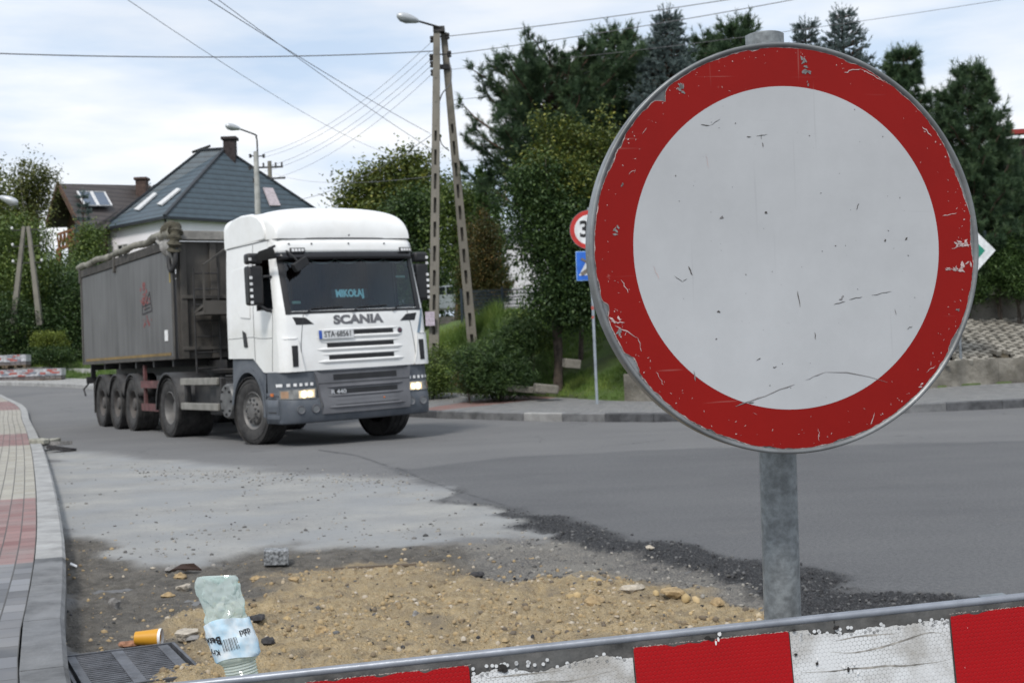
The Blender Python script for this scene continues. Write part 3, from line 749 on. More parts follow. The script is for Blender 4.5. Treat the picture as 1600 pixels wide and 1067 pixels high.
for s in (-1, 1):
    cabm.grid(lambda x, z: side(x, z, s), xsl, zs_, skip=lambda x, z: SX0 < x < SX1 and SZ0 < z < SZ1)
    # rounded back corner
    cabm.grid(lambda a, z: Vector((-.72 - .13 * math.sin(a), s * (cw(z) - .13 * (1 - math.cos(a))), z)), lin(0, R(90), 6), lin(1.36, 3.08, 6))
cabm.grid(lambda y, z: Vector((-.85, y, z)), lin(-1.05, 1.05, 4), lin(1.36, 3.08, 4))
cabm.grid(lambda x, y: Vector((x, y, 1.13)), lin(-.8, 1.1, 4), lin(-1.15, 1.15, 4))
cab = cabm.build('cab', M['white'], truck, smooth=35)
cab.rotation_euler = (R(1.2), 0, 0)
# roof: high, curved front, rounded long edges
def prof(x):
    if x > .35: return max(0, 1 - ((x - .35) / .7399) ** 3.0) ** .42
    return 1
def roofp(u, v):
    # u 0..1 front to back, v -1..1 across
    x = 1.09 - (1 - math.cos(min(1, u / .55) * math.pi / 2)) * .80 - max(0, (u - .55) / .45) * 1.10
    w = 1.172 * (1 if x < .3 else 1 - .05 * ((x - .3) / .8) ** 2)
    th = v * math.pi / 2; sy = math.sin(th); cz = max(0, math.cos(th)) ** .26
    yy = w * (abs(sy) ** 1.0) * (1 if sy > 0 else -1)
    zz = 3.085 + .53 * prof(x) * cz + (.03 * max(0, .3 - x)) * cz
    return Vector((x + .02 * 0, yy, zz))
rf = MB(); rf.grid(roofp, lin(0, 1, 30), lin(-1, 1, 41))
k = 41
rf.grid(lambda y, z: Vector((-.81, y * 1.0, z)), lin(-1.1, 1.1, 3), [3.0, 3.4])
roof = rf.build('roof', M['white'], cab, smooth=50)
tag(roof)
# black seam under the roof and the panel lines
ln_ = MB()
ln_.tube([CF(y, 3.085, .002) for y in lin(-1.13, 1.13, 20)], .012, 6)
seam_m = mat('seam', (.06, .06, .065), .7)
ln_.tube([(x, -1.178, 3.08) for x in lin(-.7, .95, 6)], .006, 5)
for s in (-1, 1):
    ln_.tube([(.33, s * (cw(z) + .001), z) for z in lin(1.3, 3.06, 12)], .005, 5)
    ln_.tube([(1.05 - max(0, 1.95 - z) * .12, s * (cw(z) + .0), z) for z in lin(1.14, 2.0, 8)], .005, 5)
    ln_.tube([CF(s * (.96 - .10 * ((z - 1.12) / .86) ** 2), z, .001) for z in lin(1.12, 1.98, 10)], .0045, 5)
    ln_.tube([side(x, 1.62 + .01 * x, s) for x in lin(-.7, 1.0, 8)], .004, 5)
ln_.build('panel_gap', seam_m, cab, smooth=60)
# side roof fairing with its own edge, and the recessed rear side panel
for s in (-1, 1):
    f = MB()
    pts = [(-.82, 3.06), (.78, 3.09), (.80, 3.22), (.72, 3.36), (.55, 3.47), (.3, 3.53), (-.1, 3.55), (-.45, 3.52), (-.68, 3.42), (-.80, 3.25)]
    f.prism([(x, s * 1.10, z) for x, z in pts], (0, s * .075, 0)); f.build('roof_fairing', M['white'], cab, bevel=.03)
    rp = MB()
    rp.prism([(x, s * (cw(z) + .001), z) for x, z in ((-.55, 2.72), (.22, 2.76), (.22, 1.95), (-.15, 1.98), (-.42, 2.2))], (0, s * .014, 0)); rp.build('side_panel', M['white'], cab, bevel=.012)
# grey roof hatch spoiler edge seen on top
MB().box((-.1, 0, 3.625), (.5, .9, .05)).build('roof_hatch', M['dark'], cab, bevel=.015)
# sun visor
sv = MB(); sv.grid(lambda y, z: CF(y, z, .07 - .05 * ((z - 2.98) / .1) ** 2 * (1 if z > 2.98 else 0)), lin(-1.165, 1.165, 28), lin(2.87, 3.06, 5))
visor = sv.build('sun_visor', M['white'], cab, smooth=60, solid=.03)
m_smoke = mat('smoked_visor', (.012, .011, .013), .2, spec=.6)
sv2 = MB(); sv2.grid(lambda y, z: CF(y, z, .075), lin(-1.15, 1.15, 28), lin(2.765, 2.872, 3)); sv2.build('visor_shade', m_smoke, cab, smooth=60, solid=.008)
lt = MB()
for y0 in (-.93, .90):
    for i in range(4): add_patch(lt.mat(1), (y0 + i * .05, y0 + i * .05 + .036, 2.885, 2.925), CF, .105, .01, 2, 2)
    add_patch(lt.mat(0), (y0 - .02, y0 + .205, 2.872, 2.938), CF, .098, .02, 5, 2)
M['chip'] = mat('white_marker', (.75, .75, .75), .4)
lt.build('marker_strip', [M['black'], M['chip']], cab)
bt = MB()
for y, z in ((-.6, 3.0), (0, 3.0), (.62, 3.0), (.05, 3.13), (-.95, 3.0)):
    p = CF(y, z, .075 if z < 3.06 else .03); bt.lathe([(0, .01), (.012, .01), (.014, 0)], 8, Matrix.Translation(p) @ Matrix.Rotation(R(-90), 4, 'Z'))
bt.build('visor_bolt', M['black'], cab, split=True)
# windscreen: rubber surround, real glass and a furnished interior
fr = MB()
def ringband(y0, y1, z0, z1, w_, off, dep):
    add_patch(fr, (y0 - .0, y1 + .0, z0 - w_, z0), CF, off, dep, 24, 2); add_patch(fr, (y0, y1, z1, z1 + .03), CF, off, dep, 24, 2)
    for a, b in ((y0 - .03, y0 + .055), (y1 - .055, y1 + .03)): add_patch(fr, (a, b, z0 - w_, z1 + .03), CF, off + .001, dep, 3, 10)
ringband(-WY + .02, WY - .02, WZ0 - .005, WZ1, .04, .004, .03)
fr.build('windscreen_frame', M['black'], cab, smooth=60)
gm = bpy.data.materials.new('windscreen_glass'); gm.use_nodes = True; t = gm.node_tree; t.nodes.remove(t.nodes['Principled BSDF'])
tr = N('ShaderNodeBsdfTransparent', t); tr.inputs[0].default_value = (.52, .60, .60, 1); gl = N('ShaderNodeBsdfGlossy', t, i_Roughness=.03); gl.inputs[0].default_value = (.9, .95, 1, 1)
fz = N('ShaderNodeFresnel', t, i_IOR=1.62); mx = N('ShaderNodeMixShader', t)
t.links.new(fz.outputs[0], mx.inputs[0]); t.links.new(tr.outputs[0], mx.inputs[1]); t.links.new(gl.outputs[0], mx.inputs[2]); t.links.new(mx.outputs[0], t.nodes['Material Output'].inputs[0])
M['glass'] = gm
ws = MB(); ws.grid(lambda y, z: CF(y, z, -.006), lin(-WY, WY, 30), lin(WZ0, WZ1, 10)); ws.build('windscreen', M['glass'], cab, smooth=80)
for s in (1,):
    sg = MB(); sg.grid(lambda x, z: side(x, z, s) - Vector((0, s * .008, 0)), lin(SX0, SX1, 4), lin(SZ0, SZ1, 4)); sg.build('side_window', M['glass'], cab)
for s in (-1, 1):
    b = MB()
    b.beam((SX0, s * 1.20, SZ0), (SX0, s * 1.19, SZ1), .02, .02); b.beam((SX0, s * 1.2, SZ0 + .01), (SX1 - .03, s * 1.2, SZ0 + .01), .02, .02)
    b.beam((SX0, s * 1.188, SZ1), (SX1 - .08, s * 1.188, SZ1), .02, .02); b.build('window_seal', M['black'], cab)
m_int = mat('cab_interior', (.03, .03, .033), .9)
inn = MB(); inn.b2((-.7, -1.16, 1.5), (1.05, 1.16, 1.52)); inn.b2((-.72, -1.14, 1.5), (-.70, 1.14, 3.05)); inn.b2((-.72, -1.1, 3.0), (1.0, 1.1, 3.03))
inn.build('interior', m_int, cab)
ct = MB(); ct.grid(lambda y, z: Vector((-.35 + .03 * math.sin(y * 40), y, z)), lin(-1.1, 1.1, 120), [1.6, 3.0]); ct.build('curtain', mat('red_curtain', (.07, .018, .018), .9), cab, smooth=60)
da = MB(); da.prism([(1.28, -1.1, 1.93), (.78, -1.1, 2.02), (.62, -1.1, 1.9), (.62, -1.1, 1.55), (1.28, -1.1, 1.55)], (0, 2.2, 0)); da.build('dashboard', m_int, cab, bevel=.02)
for y in (-.62, .62):
    se = MB(); se.box((.05, y, 1.85), (.5, .5, .16)); se.box((-.18, y, 2.2), (.14, .5, .75), (0, R(-8), 0)); se.box((-.23, y, 2.65), (.1, .26, .2)); se.build('seat', mat('seat_cloth', (.05, .05, .06), .9), cab, bevel=.04)
stw = MB(); stw.tube([Vector((.58, .62, 2.02)) + Vector((-.12 * math.sin(a), .22 * math.cos(a), .17 * math.sin(a) + .02)) for a in lin(0, 2 * math.pi, 25)], .014, 6); stw.build('steering_wheel', M['black'], cab)
vl = MB()
def scal(y): return 2.80 - .085 * abs(math.sin((y + 1.05) / 2.1 * math.pi * 5)) ** .5 - .02
vl.grid(lambda y, k_: CF(y, 2.84 * (1 - k_) + scal(y) * k_, -.035), lin(-1.05, 1.05, 90), [0, .4, .8]); vl.mat(1)
vl.grid(lambda y, k_: CF(y, 2.84 * (1 - k_) + scal(y) * k_, -.034 - .0), lin(-1.05, 1.05, 90), [.8, 1.0])
vl.build('valance', [mat('dark_red_cloth', (.05, .014, .016), .9), mat('pale_fringe', (.35, .36, .36), .9)], cab)
def put_text(txt, size, y, z, S, off, mt, name, parent, bold=0, xs=1, shear=0, thick=.004):
    v, f = text_mesh(txt, size, bold, xs, shear); mb = MB()
    mb.add([S(y + a, z + b, off) for a, b in v], f)
    return mb.build(name, mt, parent, solid=thick)
np_ = MB(); add_patch(np_, (-.36, .24, 2.17, 2.31), CF, -.03, .006, 4, 2); npo = np_.build('name_board', mat('name_board', (.03, .06, .08), .6), cab)
put_text('MIKOŁAJ', .15, -.06, 2.24, CF, -.024, mat('name_letters', (.40, .75, .85), .6, emit=(.3, .7, .85), estr=.25), 'lettering', npo, .006, .8)
st = MB(); add_patch(st, (-1.0, -.87, 2.11, 2.15), CF, -.012, .002, 2, 2); add_patch(st, (.78, .95, 2.47, 2.5), CF, -.012, .002, 2, 2); st.build('sticker', mat('sticker', (.5, .72, .66), .5), cab, split=True)
# dog-eared wipers
wp = MB()
for y in (-.85, -.1, .6): wp.tube([CF(y, 1.955, .02), CF(y + .12, 2.03, .02), CF(y + .62, 2.045, .015)], .011, 5)
wp.build('wiper', M['black'], cab, split=True)
# corner ducts under the screen, grille openings with raised lips
sl = MB()
for s in (-1, 1):
    q = [(s * .72, 1.80), (s * .99, 1.80), (s * 1.04, 1.915), (s * .84, 1.90)]
    add_patch(sl, q, CF, .004, .02, 8, 2)
for z in (1.655, 1.475, 1.295): add_patch(sl, (-.56 + (1.655 - z) * .1, .58 - (1.655 - z) * .05, z - .036, z + .036), CF, .005, .02, 16, 2)
sl.build('grille_opening', M['black'], cab, split=True)
lp = MB()
for z in (1.60, 1.42, 1.24):
    lp.tube(rib(CF, -.70, .74, z, 0, -.004), [.008] + [.028] * 12 + [.008], 8)
for z in (1.705, 1.525, 1.345): lp.tube(rib(CF, -.66, .70, z, 0, -.006), [.006] + [.017] * 12 + [.006], 8)
lp.build('grille_lip', M['white'], cab, smooth=60, split=True)
put_text('SCANIA', .175, 0, 1.845, CF, .006, mat('grey_letters', (.14, .14, .15), .4), 'lettering', cab, .009, 1.32)
bd = MB(); bd.lathe([(0, .012), (.035, .012), (.045, 0)], 20, Matrix.Translation(CF(.70, 1.655, .0)) @ Matrix.Rotation(R(-90), 4, 'Z')); bd.mat(1); bd.lathe([(0, .015), (.022, .015), (.022, .01)], 8, Matrix.Translation(CF(.70, 1.66, .0)) @ Matrix.Rotation(R(-90), 4, 'Z'))
bd.build('badge', [mat('badge_dark', (.05, .05, .07), .3), mat('badge_red', (.12, .04, .06), .4)], cab)
pl = MB(); add_patch(pl.mat(0), (-.675, -.115, 1.575, 1.705), CF, .036, .02, 4, 2); add_patch(pl.mat(1), (-.672, -.625, 1.578, 1.702), CF, .039, .004, 2, 2)
plate = pl.build('licence_plate', [mat('plate_white', (.62, .63, .64), .5), mat('plate_blue', (.03, .09, .40), .5)], cab)
put_text('STA·68561', .118, -.37, 1.638, CF, .040, M['black'], 'lettering', plate, .0008, .84)
# white corner housings with tall vents
for s in (-1, 1):
    hb = MB(); add_patch(hb, [(s * .93, 1.13), (s * 1.2, 1.13), (s * 1.21, 1.60), (s * 1.0, 1.60)], CF, .035, .04, 8, 5); h_ = hb.build('corner_panel', M['white'], cab, smooth=40, bevel=.012)
    vb = MB(); add_patch(vb, [(s * 1.02, 1.19), (s * 1.10, 1.19), (s * 1.10, 1.50), (s * 1.01, 1.50)], CF, .042, .01, 3, 4); vb.build('vent', M['black'], h_)
# blue-grey flash on the left cheek
fl = MB(); add_patch(fl, [(1.0, 1.55), (1.04, 1.50), (1.17, 1.98), (1.13, 1.98)], CF, .004, .004, 3, 6); fl.build('decal', mat('blue_grey_decal', (.16, .22, .28), .4), cab)
for s in (-1, 1):
    dh = MB(); dh.prism([(x, s * 1.232, z) for x, z in ((-.10, 1.78), (.02, 1.74), (.08, 1.52), (-.06, 1.52))], (0, s * .014, 0)); dh.build('door_handle', M['black'], cab, bevel=.008)
# mirrors
for s in (-1, 1):
    mr = MB(); y = 1.36 if s > 0 else -1.44
    mr.box((.93, y, 2.41), (.20, .235, .58)); mr.box((.94, y, 2.80), (.18, .24, .16))
    mo = mr.build('wing_mirror', M['black'], cab, bevel=.04)
    ar = MB(); ar.tube([(1.02, s * 1.18, 2.52), (1.0, s * 1.25, 2.54), (.95, y, 2.52)], .022, 6); ar.tube([(1.02, s * 1.2, 2.02), (1.0, s * 1.3, 2.05), (.95, y, 2.16)], .03, 6); ar.build('mirror_arm', M['black'], mo, split=True)
    ck = MB()
    for i in range(8):
        if i != 5: ck.box((1.035, y + s * .085, 2.16 + i * .090), (.012, .04, .042))
    ck.build('reflector_square', M['chip'], mo, split=True)
bx = MB(); bx.prism([(1.36, -1.30, 2.95), (1.12, -1.42, 2.90), (1.02, -1.44, 2.84), (1.30, -1.26, 2.86)], (0.02, .02, -.09)); bx.tube([(1.15, -1.17, 2.97), (1.2, -1.3, 2.93)], .02, 6); bx.build('kerb_mirror', M['black'], cab, bevel=.02)
fm = MB(); c = CF(-.88, 2.68, .2); fm.box(c, (.12, .24, .13), (R(30), 0, 0)); fm.tube([CF(-1.0, 2.9, .06), CF(-.95, 2.8, .18), c], .018, 6); fm.build('front_mirror', M['black'], cab, bevel=.03)
# --- lower cladding and bumper
bum = MB()
yb = merge(lin(-1.0, 1.0, 17), [q for k_ in lin(1.0, 1.245, 10) for q in (-k_, k_)])
bum.grid(lambda y, z: BF(y, z), yb, merge([.36, .38, .42, .5, .58, .66, .70], [.72]))
for s in (-1, 1):
    bum.grid(lambda x, z: Vector((x, s * 1.245, z)), lin(.68, 1.12, 5), lin(.36, .72, 4))
    bum.add([(.68, s * 1.245, .36), (.68, s * 1.0, .36), (.68, s * 1.0, .72), (.68, s * 1.245, .72)], [(0, 1, 2, 3)])
bum.grid(lambda y, x: Vector((x if x < 1 else BF(y, .36).x, y, .36)), yb, [.68, 1.2])
bumper = bum.build('bumper', M['slate'], truck, smooth=35, solid=.02); bumper.rotation_euler = (R(1.2), 0, 0)
up = MB()
up.grid(lambda y, z: BF(y, z, -.012), yb, lin(.72, 1.125, 6))
for s in (-1, 1): up.grid(lambda x, z: Vector((x, s * 1.235, z)), lin(.74, 1.12, 4), lin(.72, 1.125, 3))
upper = up.build('lower_cladding', M['slate'], truck, smooth=35); upper.rotation_euler = (R(1.2), 0, 0)
# grey grille panel in the middle, standing proud, with dark openings
gp = MB(); add_patch(gp, [(-.70, .50), (.74, .50), (.80, 1.10), (-.77, 1.10)], BF, .035, .06, 20, 6); gp_o = gp.build('lower_grille', M['slate2'], upper, smooth=40, bevel=.02)
gs = MB()
for z, h in ((1.01, .075), (.80, .06), (.635, .06)): add_patch(gs, (-.50, .56, z - h / 2 - .01, z + h / 2), BF, .038, .01, 16, 2)
add_patch(gs, (-.74, .79, .918, .928), BF, .038, .01, 16, 2)
gs.build('grille_opening', M['black'], gp_o, split=True)
gl_ = MB()
for z in (.735, .57, .868): gl_.tube(rib(BF, -.60, .66, z, 0, .035), [.008] + [.022] * 12 + [.008], 8)
gl_.build('grille_lip', M['slate2'], gp_o, smooth=60, split=True)
put_text('R 440', .085, -.44, .79, BF, .060, mat('chrome_letters', (.55, .55, .56), .3, .5), 'lettering', gp_o, .002, 1.2)
add = MB(); p = BF(.30, .66, .04); add.lathe([(0, .01), (.012, .01), (.014, 0)], 8, Matrix.Translation(p) @ Matrix.Rotation(R(-90), 4, 'Z')); add.build('reflector_dot', M['orange'], gp_o)
for s in (-1, 1):
    hl = MB(); add_patch(hl, [(s * .78, .715), (s * 1.235, .725), (s * 1.235, .855), (s * .76, .87)], BF, .012, .03, 14, 4)
    ho = hl.build('headlight', M['glassclear'] if 0 else mat('headlight_housing', (.22, .22, .21), .2, 0, .3, 12, spec=.8), bumper, smooth=50)
    rf_ = MB()
    for yy, rr in ((.86, .048), (.95, .055)): rf_.lathe([(0, .018), (rr * .8, .018), (rr, .008)], 18, Matrix.Translation(BF(s * yy, .785, .006)) @ Matrix.Rotation(R(-90), 4, 'Z'))
    rf_.build('lamp', M['lamp_on'], ho, split=True)
    rg = MB()
    add_patch(rg, [(s * .80, .735), (s * 1.03, .735), (s * 1.03, .84), (s * .79, .85)], BF, .016, .006, 6, 3); rg.build('reflector', mat('warm_reflector', (.75, .62, .42), .25, .3, emit=(1, .72, .4), estr=.35), ho)
    og = MB(); add_patch(og, [(s * 1.16, .74), (s * 1.23, .74), (s * 1.23, .84), (s * 1.16, .84)], BF, .016, .006, 3, 3); og.build('indicator', mat('amber_clear', (.35, .22, .14), .3), ho)
    ck = MB()
    for i in range(6): add_patch(ck, (s * (.80 + i * .082), s * (.80 + i * .082 + .042), .905, .950), BF, .004, .006, 2, 2)
    ck.build('reflector_square', M['chip'], upper, split=True)
    for yy in (.80, 1.02):
        fo = MB(); Mx = Matrix.Translation(BF(s * yy, .565, .004)) @ Matrix.Rotation(R(-90), 4, 'Z'); fo.lathe([(.062, 0), (.058, .012), (.045, .004)], 18, Mx); fo.mat(1).lathe([(0, .004), (.045, .004)], 18, Mx)
        fo.build('fog_lamp', [M['slate2'], mat('fog_glass', (.16, .17, .18), .15, spec=.7)], bumper, smooth=40)
bl = MB(); add_patch(bl, (-.18, .42, .50, .545), BF, .004, .006, 8, 2); bl.build('number_recess', mat('slate_recess', (.06, .075, .10), .6), bumper)
# step boxes behind the bumper corner, wheel arches
for s in (-1, 1):
    sp = MB(); sp.b2((.70, s * 1.0, .40), (1.15, s * 1.262, .46)); sp.b2((.70, s * 1.0, .74), (1.15, s * 1.262, .79)); sp.b2((.72, s * 1.0, .46), (1.1, s * 1.15, .74)); sp.b2((1.08, s * 1.0, .46), (1.15, s * 1.25, .74)); sp.b2((.70, s * 1.0, .46), (.73, s * 1.25, .74))
    so = sp.build('step', M['slate'], truck, bevel=.01)
    sh = MB(); sh.b2((.76, s * 1.252, .49), (1.05, s * 1.256, .71)); sh.build('step_opening', M['black'], so)
    mk = MB(); mk.box((.92, s * 1.265, .765), (.10, .012, .045)); mk.build('side_marker', M['orange'], so)
    ar = MB()
    def arc(rad, yy, a): return Vector((rad * math.cos(a), yy, .52 + rad * math.sin(a)))
    As = lin(R(-8), R(172), 22)
    ar.grid(lambda a, k_: arc([.59, .66, .66, .59][int(k_)], [s * 1.265, s * 1.265, s * .85, s * .85][int(k_)], a), As, [0, 1, 2, 3, ])
    ar.grid(lambda a, k_: arc(.59, [s * 1.265, s * .85][int(k_)], a), As, [0, 1])
    # flat cladding between the arch and the cab side
    for a0, a1 in zip(As[:-1], As[1:]):
        p0, p1 = arc(.655, s * 1.245, a0), arc(.655, s * 1.245, a1)
        t0, t1 = max(p0.z, min(1.38, zb(max(-.85, min(.75, p0.x))) + .02)), max(p1.z, min(1.38, zb(max(-.85, min(.75, p1.x))) + .02))
        if .9 < max(t0, t1) and p0.z > .6: ar.add([p0, p1, (p1.x, s * 1.225, t1), (p0.x, s * 1.225, t0)], [(0, 1, 2, 3)])
    ar.build('wheel_arch', M['slate'], truck, smooth=35)
# --- wheels
m_rim = mat('steel_rim', (.20, .195, .19), .55, .3, .25, 6, dirt=.5, dcol=(.07, .065, .06))
m_hole = M['black']
def make_wheel(parent, x, y, s, rad, w, kind, steer=0):
    wl = MB(); h = w / 2; sr = .295
    prof_ = [(sr, -h * .86), (sr + .03, -h * .97), (rad * .78, -h * 1.04), (rad * .93, -h), (rad * .985, -h * .90), (rad, -h * .8), (rad, h * .8), (rad * .985, h * .90), (rad * .93, h), (rad * .78, h * 1.04), (sr + .03, h * .97), (sr, h * .86)]
    wl.lathe(prof_, 56)
    for gy in (-.45, -.15, .15, .45):   # tread ribs stand on the tyre, leaving grooves
        wl.lathe([(rad - .002, w * (gy - .11)), (rad + .009, w * (gy - .10)), (rad + .009, w * (gy + .10)), (rad - .002, w * (gy + .11))], 56)
    wl.lathe([(rad * .86, s * h * 1.035), (rad * .865, s * (h * 1.035 + .006)), (rad * .875, s * h * 1.025)], 56)
    o = wl.build('wheel', M['rubber'], parent, smooth=45); o.location = (x, y, rad + .002); o.rotation_euler = (0, 0, R(steer))
    rm = MB(); yo = s
    if kind == 'front':
        rm.lathe([(sr, yo * h * .86), (sr - .01, yo * h * .9), (sr - .03, yo * h * .7), (sr - .055, yo * h * .62), (.22, yo * h * .55), (.2, yo * h * .9), (.135, yo * h * .98), (.12, yo * h * 1.05), (.1, yo * h * 1.08), (0, yo * h * 1.08)], 40)
        ro = rm.build('rim', m_rim, o, smooth=30)
        hm = MB()
        for i in range(10):
            a = i * math.pi / 5; Mx = Matrix.Translation((.172 * math.cos(a), yo * h * .945, .172 * math.sin(a))); hm.lathe([(0, yo * .006), (.021, yo * .006), (.021, -yo * .01)], 12, Mx)
        hm.mat(1)
        for i in range(10):
            a = (i + .5) * math.pi / 5; Mx = Matrix.Translation((.125 * math.cos(a), yo * h * 1.03, .125 * math.sin(a))); hm.lathe([(0, yo * .03), (.013, yo * .03), (.013, -yo * .01)], 6, Mx)
        hm.build('hub_hole', [m_hole, m_rim], o)
    elif kind == 'drive':
        rm.lathe([(sr, yo * h * .86), (sr - .012, yo * h * .9), (sr - .035, yo * h * .5), (sr - .05, -yo * h * .2), (.23, -yo * h * .45), (.13, -yo * h * .5), (.125, yo * h * .2), (.11, yo * h * .28), (0, yo * h * .28)], 40)
        rm.build('rim', m_rim, o, smooth=30)
        hm = MB()
        for i in range(10):
            a = i * math.pi / 5; Mx = Matrix.Translation((.18 * math.cos(a), -yo * h * .44, .18 * math.sin(a))); hm.lathe([(0, yo * .03), (.014, yo * .03), (.014, 0)], 6, Mx)
        hm.build('wheel_nut', m_rim, o)
    else:
        rm.lathe([(sr, yo * h * .86), (sr - .012, yo * h * .9), (sr - .035, yo * h * .6), (.24, yo * h * .25), (.2, yo * h * .15), (.14, yo * h * .2), (.125, yo * h * .75), (.1, yo * h * .85), (0, yo * h * .85)], 40)
        rm.build('rim', mat('dirty_rim', (.11, .10, .095), .7, .2, .3, 6, dirt=.6, dcol=(.05, .045, .04)), o, smooth=30)
        hm = MB()
        for i in range(10):
            a = i * math.pi / 5; Mx = Matrix.Translation((.215 * math.cos(a), yo * h * .2, .215 * math.sin(a))); hm.lathe([(0, yo * .008), (.022, yo * .008), (.022, -yo * .01)], 10, Mx)
        hm.build('hub_hole', m_hole, o)
    return o
for s in (-1, 1): make_wheel(truck, 0, s * 1.06, s, .515, .315, 'front', 8)
for s in (-1, 1):
    make_wheel(truck, -3.7, s * 1.08, s, .515, .31, 'drive'); make_wheel(truck, -3.7, s * .745, s, .505, .29, 'drive')
ch = MB()
for s in (-1, 1): ch.b2((-4.6, s * .38, .78), (1.0, s * .46, 1.02))
for x in (-4.5, -2.2, -1.0, .4): ch.b2((x, -.42, .80), (x + .12, .42, 1.0))
ch.lathe([(.10, -.9), (.10, -.2), (.24, -.12), (.24, .12), (.10, .2), (.10, .9)], 16, Matrix.Translation((-3.7, 0, .515)), caps=True)
ch.lathe([(.07, -.9), (.07, .9)], 12, Matrix.Translation((0, 0, .46)), caps=True)
ch.b2((.25, -.45, .45), (1.1, .45, .95))
ch.b2((-.8, -.35, .6), (.3, .35, 1.2))
ch.b2((-2.0, .5, .5), (-.9, 1.15, 1.05))
ch.build('chassis', M['dark'], truck, bevel=.008)
fw = MB(); fw.lathe([(0, -.06), (.48, -.06), (.5, 0), (.48, .02), (0, .02)], 28, Matrix.Translation((-3.5, 0, 1.16)) @ Matrix.Rotation(R(90), 4, 'X')); fw.build('fifth_wheel', M['dark'], truck)
for s in (-1, 1):
    fd = MB()
    def arc2(rad, yy, a): return Vector((-3.7 + rad * math.cos(a), yy, .53 + rad * math.sin(a)))
    fd.grid(lambda a, yy: arc2(.62, yy, a), lin(R(-5), R(185), 24), [s * .58, s * 1.26]); fd.grid(lambda a, r_: arc2(r_, s * 1.26, a), lin(R(-5), R(185), 24), [.57, .62])
    fd.build('rear_mudguard', M['dark'], truck, smooth=40, solid=.012)
# side equipment between the axles: air tank drum with bolted end, two pale rails, catwalk
tk = MB(); tk.lathe([(0, -.30), (.26, -.30), (.28, -.27), (.28, .27), (.26, .30), (0, .30)], 28, Matrix.Translation((-.98, -.93, .66))); tk.mat(1)
for i in range(8):
    a = i * math.pi / 4; tk.lathe([(0, -.02), (.02, -.02), (.02, .01)], 8, Matrix.Translation((-.98 + .21 * math.cos(a), -1.235, .66 + .21 * math.sin(a))))
tk.build('silencer', [mat('silencer_steel', (.19, .19, .19), .5, .4, .3, 6, dirt=.5, dcol=(.08, .08, .08)), M['black']], truck, smooth=40)
M['railgrey'] = mat('dusty_aluminium', (.27, .26, .235), .6, .2, .2, 4, dirt=.3, dcol=(.15, .14, .12))
for s in (-1, 1):
    for z in (.56, .98): MB().b2((-3.05, s * 1.20, z - .06), (-1.32, s * 1.25, z + .06)).build('side_rail', M['railgrey'], truck, bevel=.01)
    q = MB(); q.b2((-2.0, s * .5, .42), (-1.45, s * 1.12, .9)); q.b2((-1.5, s * 1.1, .45), (-1.3, s * 1.2, 1.04)); q.b2((-3.0, s * 1.1, .5), (-2.9, s * 1.2, 1.04)); q.b2((-2.9, s * .5, .5), (-2.05, s * 1.05, .95)); q.build('battery_box', M['dark'], truck, bevel=.02)
cw_ = MB(); cw_.b2((-2.6, -.6, 1.04), (-.95, .6, 1.07)); cw_.build('catwalk', M['dark'], truck)

# ================================================================ TRAILER
trl = thing('dump_trailer', 'dusty grey three axle dump semitrailer with rolled tarp, coupled behind the white truck', 'trailer', (-4.93, 23.50, 0), R(-90 + 30.6))
m_body = bpy.data.materials.new('dusty_grey_body'); m_body.use_nodes = True; t = m_body.node_tree; b = t.nodes['Principled BSDF']
co = N('ShaderNodeTexCoord', t); mp_ = N('ShaderNodeMapping', t); mp_.inputs['Scale'].default_value = (1, 1, .06); t.links.new(co.outputs['Object'], mp_.inputs[0])
n_ = N('ShaderNodeTexNoise', t, i_Scale=7, i_Detail=6, i_Roughness=.6); t.links.new(mp_.outputs[0], n_.inputs[0])
nb = N('ShaderNodeTexNoise', t, i_Scale=.8, i_Detail=4); t.links.new(co.outputs['Object'], nb.inputs[0])
cr_ = N('ShaderNodeValToRGB', t); cr_.color_ramp.elements[0].position = .34; cr_.color_ramp.elements[0].color = (.075, .074, .075, 1); cr_.color_ramp.elements[1].position = .7; cr_.color_ramp.elements[1].color = (.135, .133, .134, 1)
t.links.new(n_.outputs[0], cr_.inputs[0]); mx = N('ShaderNodeMix', t, data_type='RGBA'); rr = N('ShaderNodeMapRange', t); rr.inputs[1].default_value = .4; rr.inputs[2].default_value = .65; rr.inputs[4].default_value = .5
t.links.new(nb.outputs[0], rr.inputs[0]); t.links.new(rr.outputs[0], mx.inputs[0]); t.links.new(cr_.outputs[0], mx.inputs['A']); mx.inputs['B'].default_value = (.155, .155, .158, 1); t.links.new(mx.outputs[2], b.inputs['Base Color']); b.inputs['Roughness'].default_value = .6; b.inputs['Metallic'].default_value = .15
m_front = mat('brown_grey_steel', (.085, .078, .07), .7, .1, .25, 3, dirt=.4, dcol=(.05, .045, .04))
BL, BZ0, BZ1, BW = 7.4, 1.38, 3.36, 1.26
tb = MB()
for s in (-1, 1): tb.b2((-BL, s * (BW - .05), BZ0), (0, s * BW, BZ1))
tb.b2((-BL, -BW + .05, BZ0), (0, BW - .05, BZ0 + .08)); tb.b2((-BL - .05, -BW, BZ0), (-BL, BW, BZ1 - .02))
body = tb.build('body', m_body, trl, bevel=.012)
rs = MB()
for s in (-1, 1): rs.b2((-BL - .02, s * (BW - .06), BZ1 + .002), (.02, s * (BW + .025), BZ1 + .17))
rs.b2((-BL - .06, -BW, BZ1 + .002), (-BL, BW, BZ1 + .1)); rs.build('side_board', mat('dark_board', (.05, .045, .042), .8, 0, .4, 9, dirt=.5, dcol=(.1, .09, .08)), trl, bevel=.01)
po = MB()
